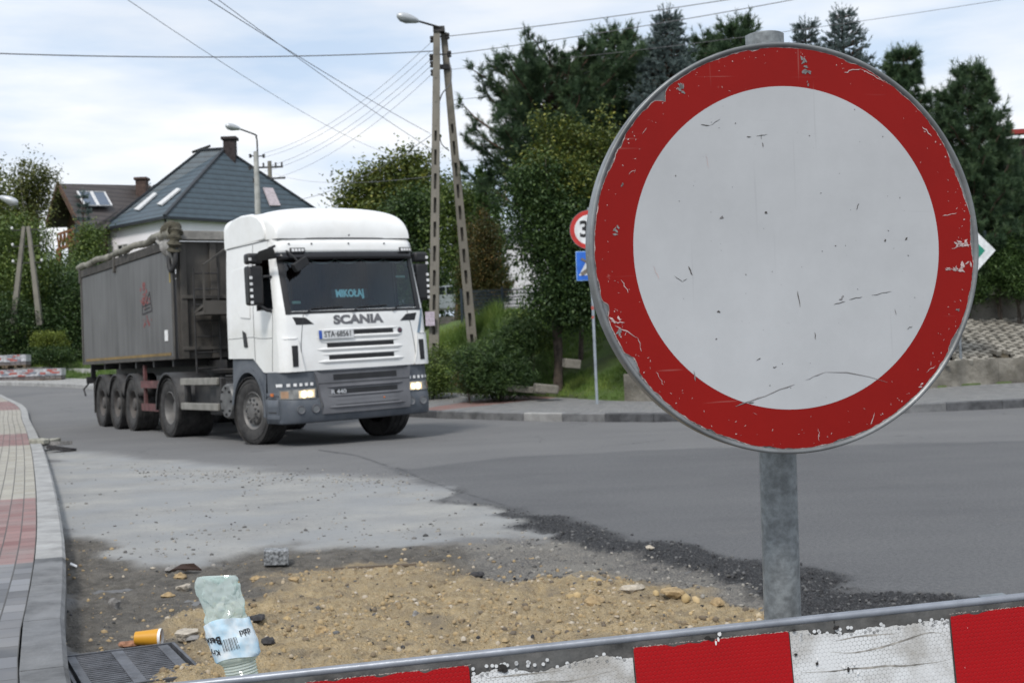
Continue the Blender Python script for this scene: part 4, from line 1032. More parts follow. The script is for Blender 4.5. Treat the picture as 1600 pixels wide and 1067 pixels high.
for s in (-1, 1):
    for x in (-BL - .03, -4.2, -.03): po.b2((x - .06, s * (BW + .003), BZ1 - .12), (x + .06, s * (BW + .045), BZ1 + .2))
for s in (-1, 1): po.b2((-BL - .06, s * (BW + .001), BZ0), (-BL + .05, s * (BW + .02), BZ1)); po.b2((-.08, s * (BW + .001), BZ0), (.05, s * (BW + .02), BZ1))
po.build('post', m_front, trl, bevel=.008, split=True)
ye = MB()
for s in (-1, 1): ye.b2((-BL + .25, s * (BW + .004), BZ0 + .07), (-.25, s * (BW + .010), BZ0 + .125))
ye.build('reflective_strip', mat('amber_tape', (.20, .13, .04), .6, 0, .2, 3), trl, split=True)
ln2 = MB(); ln2.b2((-BL, BW + .003, BZ0 - .0), (0, BW + .02, BZ0 + .05)); ln2.b2((-BL, -BW - .02, BZ0), (0, -BW - .003, BZ0 + .05)); ln2.build('sill', m_front, trl)
# front wall with ribs
fwm = MB(); fwm.b2((0.001, -BW + .06, BZ0), (.05, BW - .06, BZ1 + .12))
for y in (-1.1, -.55, 0, .55, 1.1): fwm.b2((.05, y - .06, BZ0), (.12, y + .06, BZ1 + .1))
for z in (BZ0 + .15, 2.45): fwm.b2((.05, -1.15, z), (.14, 1.15, z + .06))
fwm.build('front_wall', m_front, trl, bevel=.006)
tr_ = MB(); tr_.b2((-.02, -BW, BZ1 + .14), (.22, BW, BZ1 + .30)); tr_.build('front_rail', mat('pale_rail', (.25, .24, .22), .7, 0, .2), trl, bevel=.01)
cyl = MB(); cyl.tube([(.42, 0, .95), (.32, 0, 3.1)], .12, 18); cyl.tube([(.32, 0, 3.1), (.28, 0, 3.3)], .07, 12); cyl.build('lift_cylinder', M['dark'], trl)
lad = MB()
for y in (-.95, -.5): lad.tube([(.22, y, 1.1), (.2, y, 3.0)], .018, 6)
for z in lin(1.2, 2.9, 7): lad.tube([(.21, -.95, z), (.21, -.5, z)], .014, 6)
lad.build('ladder', M['dark'], trl)
pf = MB(); pf.b2((.15, -.95, 2.14), (.75, .9, 2.2)); pf.b2((.72, -.95, 2.2), (.75, .9, 2.38)); 
pf.beam((.74, -.93, 2.2), (.74, -.93, 3.0), .03, .03); pf.beam((.74, -.93, 3.0), (.5, -.3, 3.42), .03, .03); pf.beam((.74, .5, 2.2), (.74, .5, 3.42), .03, .03); pf.beam((.5, -.3, 3.42), (.74, .5, 3.42), .03, .03); pf.beam((.12, -.93, 2.18), (.74, -.93, 2.3), .05, .05)
pf.build('platform', m_front, trl)
# rolled tarp along the top edge and its slumped end
g = np.random.default_rng(5)
tp_ = MB(); n = 70
cen = []; rad = []
for i in range(n):
    u = i / (n - 1); x = -BL - .2 + (BL + .35) * u; cen.append((x, -BW - .01 + .03 * math.sin(u * 19), BZ1 + .25 + .015 * math.sin(u * 31) + .03 * u)); rad.append(.068 + .005 * math.sin(u * 57) + .008 * g.normal() + .055 * max(0, (u - .9) / .1) ** 1.0)
tp_.tube(cen, rad, 14)
m_tarp = mat('weathered_tarp', (.25, .24, .205), .85, 0, .3, 4, bump=.6, bscale=14, dirt=.55, dcol=(.10, .09, .07))
tarp = tp_.build('rolled_tarp', m_tarp, trl, smooth=70)
bm_ = MB(); bm_.tube(catmull([(-.25, -BW, BZ1 + .33), (.05, -BW - .02, BZ1 + .36), (.22, -BW + .02, BZ1 + .30), (.26, -BW - .02, BZ1 + .12), (.20, -BW - .02, BZ1 - .08)], 7), [.11 + .03 * math.sin(i * 1.7) for i in range(29)], 12); bm_.build('tarp_roll_end', mat('mossy_tarp', (.10, .09, .065), .9, 0, .4, 9, bump=.7, bscale=20, dirt=.5, dcol=(.04, .04, .03)), trl, smooth=70)
fo = MB()
def fold(u, v):
    x = -.62 + .86 * u; z = BZ1 + .27 - v * (.10 + .58 * u ** 1.2 + .05 * math.sin(u * 17)); return Vector((x - .06 * v * u, -BW - .07 - .05 * math.sin(u * 14 + v * 3) * v - .02 * math.sin(v * 9 + u * 4), z))
fo.grid(fold, lin(0, 1, 26), lin(0, 1, 14)); fo.build('hanging_tarp', mat('pale_tarp', (.33, .32, .31), .85, 0, .25, 5, bump=.5, bscale=12, dirt=.5, dcol=(.12, .11, .1)), trl, smooth=70, solid=.012)
sg = MB(); sg.tube(catmull([(.10, -BW - .07, BZ1 - .1), (.14, -BW - .1, BZ1 - .3), (.22, -BW - .08, BZ1 - .42), (.30, -BW - .03, BZ1 - .25), (.27, -BW, BZ1)], 5), .045, 8); sg.build('tarp_strap', M['dark'], trl, smooth=60)
rp2 = MB(); rp2.tube([(.12, -BW - .09, BZ1 - .38), (.13, -BW - .09, BZ1 - .62)], .012, 5); rp2.build('rope', mat('yellow_rope', (.32, .25, .08), .8), trl)
# worn emblem and label on the side
em = MB(); ys0 = -BW - .004
def onside(pts, dz=0): return [(-x, ys0 - .0, z) for x, z in pts]
em.mat(0)
for i in range(46):
    u, v = g.normal(0, .14), g.normal(0, .13)
    if g.random() < .75: c = (1.95 + u, 2.62 + v)
    else: c = (1.85 + u * 1.3, 2.16 + v * .4)
    s_ = g.uniform(.02, .06); em.add([(-c[0] + s_ * math.cos(a + i), ys0, c[1] + s_ * .8 * math.sin(a + i)) for a in lin(0, 5.2, 6)], [tuple(range(6))])
em.mat(1)
for p0, p1 in (((2.15, 2.28), (1.45, 2.32)), ((1.45, 2.32), (1.60, 2.68)), ((1.6, 2.68), (1.9, 2.42)), ((2.15, 2.28), (2.12, 2.5)), ((2.1, 2.43), (1.5, 2.46)), ((2.0, 2.36), (1.6, 2.39))): em.beam((-p0[0], ys0 - .001, p0[1]), (-p1[0], ys0 - .001, p1[1]), .003, .03, (0, 0, 1))
em.build('worn_emblem', [mat('faded_red', (.24, .075, .075), .7), mat('faded_black', (.04, .035, .04), .7)], trl)
lb = MB(); lb.b2((-.62, -BW - .012, 1.72), (-.42, -BW - .003, 1.92)); lb.build('label', M['chip'], trl)
# chassis, axles, wheels, guards
tc_ = MB()
for s in (-1, 1): tc_.b2((-BL + .1, s * .45, 1.02), (.4, s * .57, 1.34))
for x in lin(-BL + .3, -.3, 7): tc_.b2((x, -.5, 1.08), (x + .1, .5, 1.3))
for x in lin(-BL + .4, -.4, 6): tc_.b2((x, -BW + .05, 1.25), (x + .1, BW - .05, 1.372))
for x in (-3.2, -4.5, -5.82): tc_.lathe([(.075, -.95), (.075, .95)], 12, Matrix.Translation((x, 0, .54)), caps=True); tc_.b2((x - .08, -.6, .55), (x + .08, -.45, 1.1)); tc_.b2((x - .08, .45, .55), (x + .08, .6, 1.1))
tc_.b2((-BL + .2, -.9, .75), (-BL + .35, .9, .9)); tc_.build('chassis', M['dark'], trl)
for x in (-3.2, -4.5, -5.82):
    for s in (-1, 1):
        make_wheel(trl, x, s * 1.06, s, .53, .385, 'trailer')
        fd = MB(); fd.grid(lambda a, yy: Vector((x + .60 * math.cos(a), yy, .55 + .60 * math.sin(a))), lin(R(15), R(165), 18), [s * .84, s * 1.265]); fd.grid(lambda a, r_: Vector((x + r_ * math.cos(a), s * 1.265, .55 + r_ * math.sin(a))), lin(R(15), R(165), 18), [.56, .60]); fd.build('mudguard', M['dark'], trl, smooth=40, solid=.012)
fl_ = MB()
for s in (-1, 1): fl_.b2((-6.62, s * .86, .3), (-6.60, s * 1.24, 1.0)); 
fl_.build('mudflap', M['rubber'], trl, split=True)
for s in (-1, 1):
    ug = MB(); ug.b2((-2.55, s * 1.20, .86), (-1.35, s * 1.24, 1.0)); ug.b2((-2.55, s * 1.20, .42), (-1.35, s * 1.24, .56)); ug.b2((-1.40, s * 1.20, .42), (-1.25, s * 1.24, 1.0)); ug.b2((-2.5, s * 1.15, .5), (-2.4, s * 1.2, 1.3))
    ug.build('side_guard', mat('faded_red_guard', (.13, .05, .05), .7, 0, .3, 5, dirt=.4, dcol=(.08, .07, .06)), trl)
lg = MB()
for s in (-1, 1): lg.b2((-1.15, s * .8, .45), (-.95, s * .95, 1.1)); lg.b2((-1.9, s * .8, .7), (-1.3, s * 1.1, 1.1))
lg.build('landing_leg', M['dark'], trl, split=True)
tl = MB(); tl.b2((-BL - .12, -1.2, .95), (-BL - .05, 1.2, 1.1)); tl.b2((-BL - .1, -1.1, 1.1), (-BL - .03, -1.0, 1.4)); tl.tube([(-BL - .1, -1.15, .95), (-BL - .22, -1.24, .82), (-BL - .05, -1.24, .68)], .02, 6); tl.build('rear_bumper', M['dark'], trl)
# ================================================================ BUILDINGS
def roofmat(name, col, rows=.36, strength=.9):
    m = bpy.data.materials.new(name); m.use_nodes = True; t = m.node_tree; b = t.nodes['Principled BSDF']; lk = t.links.new
    co = N('ShaderNodeTexCoord', t); sp = N('ShaderNodeSeparateXYZ', t); lk(co.outputs['Object'], sp.inputs[0])
    mu = N('ShaderNodeMath', t, operation='MULTIPLY'); mu.inputs[1].default_value = 1 / rows; lk(sp.outputs[2], mu.inputs[0])
    fr_ = N('ShaderNodeMath', t, operation='FRACT'); lk(mu.outputs[0], fr_.inputs[0])
    no = N('ShaderNodeTexNoise', t, i_Scale=2.5, i_Detail=6); lk(co.outputs['Object'], no.inputs[0])
    r_ = N('ShaderNodeValToRGB', t); e = r_.color_ramp.elements; e[0].position = 0; e[0].color = rgba(tuple(c * .35 for c in col)); e[1].position = .3; e[1].color = rgba(col)
    q = e.new(.9); q.color = rgba(tuple(c * 1.25 for c in col)); lk(fr_.outputs[0], r_.inputs[0])
    mx = N('ShaderNodeMix', t, data_type='RGBA', blend_type='MULTIPLY'); mx.inputs[0].default_value = .5; lk(r_.outputs[0], mx.inputs['A']); lk(no.outputs[0], mx.inputs['B']); lk(mx.outputs[2], b.inputs['Base Color'])
    b.inputs['Roughness'].default_value = .55
    bp = N('ShaderNodeBump', t, i_Strength=strength, i_Distance=.08); lk(fr_.outputs[0], bp.inputs['Height']); lk(bp.outputs[0], b.inputs['Normal'])
    return m
M['bluetile'] = roofmat('blue_grey_roof_tiles', (.068, .098, .122), .38)
M['browntile'] = roofmat('brown_roof_tiles', (.075, .062, .058), .34)
M['plaster'] = mat('white_plaster', (.86, .84, .88), .9, 0, .06, .4)
M['windowdark'] = mat('window_glass', (.05, .055, .06), .1, spec=.8)
M['winframe'] = mat('white_frame', (.62, .62, .62), .5)
A = at(257, 338, 80); rd = Vector((.694, .72, 0)); ld = Vector((-.72, .694, 0))
h1 = thing('house', 'white rendered house with steep blue-grey tiled hip roof behind the truck', 'house', (A.x, A.y, 0), 0)
ez = A.z; gz = T1(A.x, A.y) - 1
RL, LL = 14.0, 7.9
def hp(r, l, z): return rd * r + ld * l + Vector((0, 0, z))
wl = MB(); q = [hp(.4, .4, gz), hp(RL - .4, .4, gz), hp(RL - .4, LL - .4, gz), hp(.4, LL - .4, gz)]; wl.prism(q, (0, 0, ez - gz - .05)); wall = wl.build('wall', M['plaster'], h1)
P1, P2 = hp(7.0, 3.6, ez + 5.35), hp(6.0, 5.0, ez + 5.35)
ro = MB(); c4 = [hp(0, 0, ez), hp(RL, 0, ez), hp(RL, LL, ez), hp(0, LL, ez)]
ro.add(c4 + [P1, P2], [(0, 1, 4), (1, 2, 5, 4), (2, 3, 5), (3, 0, 4, 5), (3, 2, 1, 0)])
rf1 = ro.build('roof', M['bluetile'], h1)
fs_ = MB()
for a, b_ in zip(c4, c4[1:] + c4[:1]): fs_.beam(a - Vector((0, 0, .08)), b_ - Vector((0, 0, .08)), .14, .18)
for a, b_ in ((c4[0], P1), (c4[1], P1), (c4[3], P2), (P1, P2)): fs_.beam(a + Vector((0, 0, .05)), b_ + Vector((0, 0, .05)), .22, .12)
fs_.build('gutter', mat('dark_gutter', (.025, .03, .037), .5), h1)
dp = MB(); dp.tube([hp(.1, .1, ez - .2), hp(.35, .25, ez - .9), hp(.35, .3, gz)], .07, 8); dp.tube([hp(.1, LL - .1, ez - .2), hp(.35, LL - .3, gz)], .07, 8); dp.build('downpipe', mat('dark_pipe', (.02, .022, .03), .5), h1)
cp = hp(7.3, 3.4, 0); cm_ = MB(); cm_.box((cp.x, cp.y, ez + 4.6), (.8, .7, 2.8)); cm_.box((cp.x, cp.y, ez + 6.05), (1.05, .95, .2)); cm_.build('chimney', mat('dark_brick', (.045, .035, .036), .9, 0, .3, 5), h1, bevel=.02)
mb = MB(); mb.beam(P2 + Vector((-.6, 0, -.1)), P2 + Vector((.6, .3, .35)), .5, .1); mb.build('roof_vent', M['dark'], h1)
# skylights: on the front face plane (c0,c1,P1) and left face (c3,c0,P1,P2)
def on_plane(a, b_, c, u, v): return a + (b_ - a) * u + (c - a) * v
sk = MB(); nrm = (c4[1] - c4[0]).cross(P1 - c4[0]).normalized()
Ew = Vector((-A.x, -A.y, EYE))
hit = lambda px, py, nn_: (lambda d: Ew + d * ((c4[0] - Ew).dot(nn_) / d.dot(nn_)))(ray(px, py))
q = [hit(x_, y_, nrm) for x_, y_ in ((410, 295), (425, 296), (437, 323), (421, 323))]
if nrm.z < 0: nrm = -nrm
sk.prism([p + nrm * .14 for p in q], -nrm * .1); sk.build('skylight', mat('skylight_pale', (.46, .40, .42), .4), h1)
n2_ = (P1 - c4[0]).cross(c4[3] - c4[0]).normalized()
for qs_ in (((211, 330), (242, 304), (247, 305), (218, 331)), ((247, 322), (278, 297), (284, 298), (254, 323))):
    sk = MB(); 
    q = [hit(x_, y_, n2_) for x_, y_ in qs_]
    if n2_.z < 0: n2_ = -n2_
    sk.prism([p + n2_ * .16 for p in q], -n2_ * .1); sk.build('skylight', M['winframe'], h1)
def window(parent, c, ud, w, h, nd):
    f = MB(); ud = Vector(ud); up_ = Vector((0, 0, 1)); nd = Vector(nd)
    for a, b_ in ((-1, 0), (1, 0)): f.beam(c + ud * a * w / 2 - up_ * h / 2, c + ud * a * w / 2 + up_ * h / 2, .08, .08)
    for b_ in (-1, 1): f.beam(c - ud * w / 2 + up_ * b_ * h / 2, c + ud * w / 2 + up_ * b_ * h / 2, .08, .08)
    f.beam(c - up_ * h / 2, c + up_ * h / 2, .06, .05)
    o = f.build('window', M['winframe'], parent); g_ = MB(); g_.beam(c - up_ * h / 2 - nd * .01, c + up_ * h / 2 - nd * .01, w, .03, nd); 
    pp = MB(); pp.prism([c - ud * w / 2 - up_ * h / 2, c + ud * w / 2 - up_ * h / 2, c + ud * w / 2 + up_ * h / 2, c - ud * w / 2 + up_ * h / 2], -nd * .03); pp.build('pane', M['windowdark'], o)
nl_ = Vector((-rd.x, -rd.y, 0)); nf = Vector((-ld.x, -ld.y, 0))
for l_ in (5.9, 2.0): window(h1, hp(.4, l_, ez - 1.9) + nl_ * .03, ld, 1.3, 1.3, nl_)
for r_ in (3.0, 7.0): window(h1, hp(r_, .4, ez - 3.2) + nf * .03, rd, 1.3, 1.3, nf)

# brown chalet
h2 = thing('house', 'brown wooden chalet with steep roof, solar panels and carved balcony at far left', 'house', (0, 0, 0))
Rg0, Rg1 = at(90, 287, 86), at(236, 290, 93)
E0, E1 = at(128, 362, 82), at(158, 362, 84)
D0, D1 = at(72, 352, 88.5), at(226, 350, 96)
M['brownwall'] = mat('brown_boards', (.07, .035, .022), .85, 0, .3, 3)
rb_ = MB(); up3 = Vector((0, 0, .18))
rb_.add([Rg0, Rg1, E1, E0, Rg0 - up3, Rg1 - up3, E1 - up3, E0 - up3], [(0, 1, 2, 3), (7, 6, 5, 4), (0, 3, 7, 4), (3, 2, 6, 7), (2, 1, 5, 6), (1, 0, 4, 5)])
rb_.add([Rg0, Rg1, D1, D0, Rg0 - up3, Rg1 - up3, D1 - up3, D0 - up3], [(3, 2, 1, 0), (4, 5, 6, 7), (4, 7, 3, 0), (7, 6, 2, 3), (6, 5, 1, 2)])
rb_.build('roof', M['browntile'], h2)
vg = MB(); vg.beam(Rg0, E0, .1, .35); vg.beam(Rg0, D0, .1, .35); vg.build('bargeboard', M['wood'], h2)
ax_ = (Rg1 - Rg0).normalized() * 1.6; gb = MB(); down = Vector((0, 0, -9.5))
a_, b_, c_ = Rg0 + ax_ - Vector((0, 0, .3)), E0 + ax_ + (D0 - E0) * .06, D0 + ax_ + (E0 - D0) * .06
gb.add([a_, b_, b_ + down, c_ + down, c_], [(0, 1, 2, 3, 4)])
e1_ = E1 + (D1 - E1) * .06; d1_ = D1 + (E1 - D1) * .06
gb.add([b_, e1_, e1_ + down, b_ + down], [(0, 1, 2, 3)]); gb.add([c_, d1_, d1_ + down, c_ + down], [(3, 2, 1, 0)]); gb.add([Rg1 - Vector((0, 0, .3)), e1_, e1_ + down, d1_ + down, d1_], [(4, 3, 2, 1, 0)])
gb.build('wall', M['brownwall'], h2)
bc = MB(); w_ = (E0 - D0); w_.z = 0; w_.normalize(); zz = at(100, 372, 84).z; bO = E0 - w_ * .2; bO.z = zz
for k_ in range(13):
    p = bO - w_ * (k_ * .42); bc.beam(p - Vector((0, 0, .45)) + w_ * .15 * (-1) ** k_, p + Vector((0, 0, .45)) - w_ * .15 * (-1) ** k_, .1, .09)
bc.beam(bO + Vector((0, 0, .5)), bO - w_ * 5.2 + Vector((0, 0, .5)), .12, .14); bc.beam(bO - Vector((0, 0, .5)), bO - w_ * 5.2 - Vector((0, 0, .5)), .12, .2); bc.build('balcony', mat('orange_wood', (.22, .085, .03), .8, 0, .2), h2)
cl_ = MB(); cl_.beam(bO - Vector((0, 0, .5)), bO - Vector((0, 0, 5)), .3, .3); cl_.beam(bO - w_ * 5 - Vector((0, 0, .5)), bO - w_ * 5 - Vector((0, 0, 5)), .3, .3); cl_.build('column', mat('orange_post', (.20, .08, .03), .8, 0, .2), h2)
nn = (Rg1 - Rg0).cross(E0 - Rg0).normalized(); nn = nn if nn.z > 0 else -nn
for u0_, u1_ in ((.135, .265), (.28, .41)):
    q = [Rg0 + (Rg1 - Rg0) * u + (E0 - Rg0) * v for u, v in ((u0_, .22), (u1_, .22), (u1_ - .0, .52), (u0_, .52))]
    s_ = MB(); s_.prism([p + nn * .2 for p in q], -nn * .1); po_ = s_.build('solar_panel', mat('solar_blue', (.10, .13, .18), .25, .2, .1, spec=.7), h2)
    b2_ = MB()
    for i in range(4): b2_.beam(q[i] + nn * .2, q[(i + 1) % 4] + nn * .2, .12, .08)
    b2_.build('frame', M['winframe'], po_)
W0, W1, W2, W3 = at(240, 289, 98), at(266, 279, 99), at(172, 353, 92), at(150, 353, 92)
wg = MB(); wg.add([W0, W1, W2, W3, W0 - up3, W1 - up3, W2 - up3, W3 - up3], [(0, 1, 2, 3), (7, 6, 5, 4), (1, 0, 4, 5), (2, 1, 5, 6), (3, 2, 6, 7), (0, 3, 7, 4)]); wg.beam(W1, W2, .25, .4)
X1 = at(290, 360, 101); wg.add([W1, W2, X1], [(0, 1, 2)]); wg.build('wing_roof', M['browntile'], h2)
q = [at(222, 294, 94.8), at(238, 291, 95.5), at(212, 313, 92.6), at(190, 318, 92.3)]; s_ = MB(); s_.prism([p + Vector((0, -.3, .25)) for p in q], (0, 0, -.12)); s_.build('skylight', mat('bright_skylight', (.62, .66, .7), .2, spec=.8), h2)
c = at(222, 290, 91); m_ = MB(); m_.box((c.x, c.y, c.z - .3), (.75, .75, 1.5)); m_.box((c.x, c.y, c.z + .45), (.95, .95, .2)); m_.build('chimney', mat('brown_brick', (.09, .06, .05), .9, 0, .3, 5), h2, bevel=.05)
wp_ = MB(); p = at(230, 400, 90); wp_.box((p.x, p.y, p.z - 2), (9, 7, 6), (0, 0, R(25))); wp_.build('lower_wall', M['conc'], h2)
# pale building glimpsed between the trees
c = at(796, 470, 62); h3 = thing('house', 'small white building glimpsed between the brown thuja and the dark tree', 'house', (c.x, c.y, 0))
hh = at(796, 366, 62).z; m_ = MB(); m_.b2((-.3, 0, 0), (3.4, 5, hh)); m_.build('wall', mat('white_wall', (.66, .65, .68), .8, 0, .04), h3)
m_ = MB(); m_.prism([(-.55, -.4, hh), (3.7, -.4, hh), (3.7, 2.5, hh + .45), (-.55, 2.5, hh + .45)], (0, 0, .15)); m_.build('roof', mat('grey_roof', (.20, .22, .26), .6), h3)
window(h3, Vector((2.6, -.03, hh - 2.0)), (1, 0, 0), .9, 1.1, (0, -1, 0))
# red-roofed house at the right edge
c = at(1590, 205, 44); h4 = thing('house', 'dark house with a red metal roof at the right edge behind the pines', 'house', (c.x, c.y, 0))
m_ = MB(); m_.prism([(-1.2, 0, c.z - .12), (9, 0, c.z + .1), (9, 4.5, c.z + .7), (-1.2, 4.5, c.z + .5)], (0, 0, .16)); m_.build('roof', mat('red_roof', (.30, .03, .025), .6), h4)
m_ = MB(); m_.b2((-.3, .8, 0), (8.5, 8, c.z - .13)); m_.build('wall', mat('dark_wall', (.07, .055, .05), .9), h4)
window(h4, Vector((2.6, .77, c.z - 1.6)), (1, 0, 0), 1.2, 1.2, (0, -1, 0))

# ================================================================ WALLS AND FENCES
ws_ = [near_on(TOE, Vector((x, 26, 0))) for x in lin(1.75, 20, 40)]
def poly_wall(name, pts, z0s, z1s, th, mt, label, cat, joint=None):
    mb = MB(); n = len(pts)
    for i in range(n - 1):
        a, b_ = pts[i], pts[i + 1]; d = (b_ - a); d.z = 0; d.normalize(); nrm_ = Vector((-d.y, d.x, 0)) * th; gap = d * .006 if joint and i % joint == joint - 1 else Vector((0, 0, 0)); b_ = b_ - gap
        mb.add([(p.x + o.x, p.y + o.y, z) for p, o, z in ((a, Vector((0, 0, 0)), z0s[i]), (b_, Vector((0, 0, 0)), z0s[i + 1]), (b_, Vector((0, 0, 0)), z1s[i + 1]), (a, Vector((0, 0, 0)), z1s[i]), (a, nrm_, z0s[i]), (b_, nrm_, z0s[i + 1]), (b_, nrm_, z1s[i + 1]), (a, nrm_, z1s[i]))],
               [(0, 1, 2, 3), (7, 6, 5, 4), (3, 2, 6, 7), (0, 3, 7, 4), (1, 5, 6, 2)])
    o = mb.build(name, mt); tag(o, label, cat); return o
M['oldconc'] = mat('old_concrete', (.23, .215, .185), .95, 0, .35, 1.6, bump=.9, bscale=18, dirt=.75, dcol=(.07, .062, .045), dscale=2.2)
g = np.random.default_rng(8)
tops = [.78 + (.02 * g.normal()) - .006 * max(0, i - 14) for i in range(40)]
poly_wall('low_wall', [p.copy() for p in ws_], [0] * 40, tops, .25, M['oldconc'], 'low weathered concrete retaining wall along the back of the far pavement', 'wall', 4)
pv = [p + Vector((0, .35, 0)) for p in ws_[8:]]
# openwork paving blocks on the slope: real holes
ow = MB()
def blk(o, ux, uy, nz):
    # a lattice element of the openwork paver
    r_ = .055
    for a, b_ in (((0, 0), (.3, .2)), ((0, .2), (.3, 0))):
        ow.beam(o + ux * a[0] + uy * a[1], o + ux * b_[0] + uy * b_[1], r_, .09, nz)
    for a in ((0, 0), (.3, 0), (0, .2), (.3, .2), (.15, .1)):
        c = o + ux * a[0] + uy * a[1]; ow.beam(c - nz * .05, c + nz * .052, .10, .10, ux)
slope = Vector((0, 2.1, .95)); sl_u = slope.normalized()
base0 = Vector((6.2, 27.35, .70))
for i in range(34):
    for j in range(11):
        ox = 6.2 + i * .30; by = near_on(TOE, Vector((ox, 26, 0))).y + .38
        o = Vector((ox, by, .70)) + sl_u * (j * .2); ux = Vector((1, 0, 0)); nz = ux.cross(sl_u)
        if j < 2 and (math.sin(i * 1.3) > .5): continue
        blk(o, ux, sl_u, nz)
ow_o = ow.build('openwork_paving', mat('pale_blocks', (.32, .30, .26), .9, 0, .25, 2.5, bump=.5, dirt=.4, dcol=(.15, .13, .1))); tag(ow_o, 'sloping bed of openwork concrete paving blocks above the low wall at right', 'paving')
sb = MB(); L0 = [near_on(TOE, Vector((x, 26, 0))) for x in lin(2.2, 21, 20)]
for i in range(19):
    a, b_ = L0[i], L0[i + 1]; sb.add([(a.x, a.y + .2, .60), (b_.x, b_.y + .2, .60), (b_.x, b_.y + 2.75, 1.62), (a.x, a.y + 2.75, 1.62)], [(0, 1, 2, 3)])
tag(sb.build('slope_soil', mat('slope_soil', (.10, .085, .06), .95, 0, .4, 4, bump=.6)), kind='structure')
pw = [near_on(TOE, Vector((x, 26, 0))) + Vector((0, 2.55, 0)) for x in lin(2.6, 21, 14)]
poly_wall('plank_wall', pw, [1.3] * 14, [2.25] * 14, .12, mat('plank_concrete', (.21, .195, .165), .9, 0, .3, 1.2, bump=.5, dirt=.5, dcol=(.11, .1, .08)), 'upper concrete panel wall below the mesh fence at right', 'wall', 2)
M['fence'] = mat('dark_fence_wire', (.03, .045, .06), .5, .2)
def mesh_fence(name, pts, z0, h, label, sx=.10, sz=.2, r=.004, post=2.5, group=None):
    root = thing(name, label, 'fence', tuple(pts[0]), 0, group); o0 = Vector(pts[0]); pn = MB(); ps = MB()
    for a, b_ in zip(pts[:-1], pts[1:]):
        a = Vector(a) - o0; b_ = Vector(b_) - o0; l = (b_ - a).length; n = int(l / sx)
        for i in range(n + 1):
            p = a.lerp(b_, i / n); pn.beam(p + Vector((0, 0, z0)), p + Vector((0, 0, z0 + h)), r * 2, r * 2)
        for k_ in range(int(h / sz) + 1): pn.beam(a + Vector((0, 0, z0 + k_ * sz)), b_ + Vector((0, 0, z0 + k_ * sz)), r * 2.6, r * 2.6)
        for i in range(int(l / post) + 1):
            p = a.lerp(b_, min(1, i * post / l)); q = MB(); q.beam(p + Vector((0, 0, z0 - .3)), p + Vector((0, 0, z0 + h + .05)), .06, .06); q.build('post', M['fence'], root)
    pn.build('panel', M['fence'], root); return root
mesh_fence('mesh_fence', [tuple(pw[i] + Vector((0, .06, 0))) for i in (1, 5, 9, 13)], 2.25, 1.3, 'green-grey welded mesh fence on top of the concrete panel wall at right', .09)
fA, fB = at(722, 505, 37), at(800, 505, 36.5)
mesh_fence('mesh_fence', [(fA.x, fA.y, fA.z), (fB.x + 3.5, fB.y, fA.z)], 0, .95, 'low dark mesh fence beyond the concrete pole legs', .04, .1, .008, 1.2)
# left: white low wall and dark fence behind the grass
a, b_ = at(100, 592, 56), at(142, 592, 54)
poly_wall('low_wall', [Vector((a.x, a.y, 0)), Vector((b_.x, b_.y, 0))], [.8, .8], [a.z + .45, b_.z + .42], .3, M['concpale'], 'short pale low wall at the far kerb behind the trailer', 'wall')
fa, fb = at(-20, 545, 64), at(150, 552, 62)
mesh_fence('picket_fence', [(fa.x, fa.y, T1(fa.x, fa.y) - .1), (fb.x, fb.y, T1(fb.x, fb.y) - .1)], 0, 1.5, 'dark garden fence under the hedge at far left', .12, .7, .012, 3)

# ================================================================ POLES, LAMPS, CABLES
def slotted_leg(name, parent, p0, p1, w0, w1, dep, n=15, solid_top=.28):
    # concrete leg with a row of rectangular openings down its length
    p0 = Vector(p0); p1 = Vector(p1); d = (p1 - p0).normalized(); sx = d.cross(Vector((0, 1, 0))).normalized(); mb = MB()
    def wd(t): return w0 + (w1 - w0) * t
    for s in (-1, 1): mb.beam(p0 + sx * s * w0 * .33, p1 + sx * s * w1 * .33, w0 * .34, dep, (0, 1, 0), w1 * .34, dep * .8)
    for i in range(n):
        t0 = i / n; t1 = (i + .36) / n; 
        mb.beam(p0.lerp(p1, t0), p0.lerp(p1, t1), wd(t0) * .34, dep * .94, (0, 1, 0), wd(t1) * .34, dep * .9)
    mb.beam(p0.lerp(p1, 1 - solid_top), p1, wd(1 - solid_top) * .34, dep * .86, (0, 1, 0), w1 * .34, dep * .78)
    mb.beam(p0 + Vector((0, dep * .3, 0)), p1 + Vector((0, dep * .3, 0)), w0 * .5, dep * .12, (0, 1, 0), w1 * .5, dep * .1)
    return mb.build(name, M['concpole'], parent)
def lamp_head(parent, tip, root_, mt=None):
    tip = Vector(tip); root_ = Vector(root_); d = (tip - root_).normalized(); mb = MB(); pts = [root_ + (tip - root_) * t for t in (0, .12, .3, .55, .8, .95, 1.0)]
    mb.tube(pts, [.03, .07, .10, .125, .11, .07, .02], 12); o = mb.build('lamp_head', M['silver'], parent, smooth=50)
    lb_ = MB(); lb_.tube([p - Vector((0, 0, .05)) for p in pts[2:6]], [.05, .10, .09, .04], 10); lb_.build('lamp_cover', mat('lamp_cover', (.30, .32, .33), .3), o, smooth=50)
    return o
b1 = at(675, 548, 33); b2v = at(738, 505, 34.4); topc = at(687, 50, 33.6)
b1.z = min(b1.z, T1(b1.x, b1.y)); b2v.z = min(b2v.z, T1(b2v.x, b2v.y))
ap = thing('utility_pole', 'tall A-shaped concrete utility pole with slotted legs and a street lamp, right of the truck', 'utility pole', (b1.x, b1.y, 0))
o_ = Vector((b1.x, b1.y, 0)); tL = at(682.5, 50, 33.6) - o_; tR = at(692, 52, 33.8) - o_
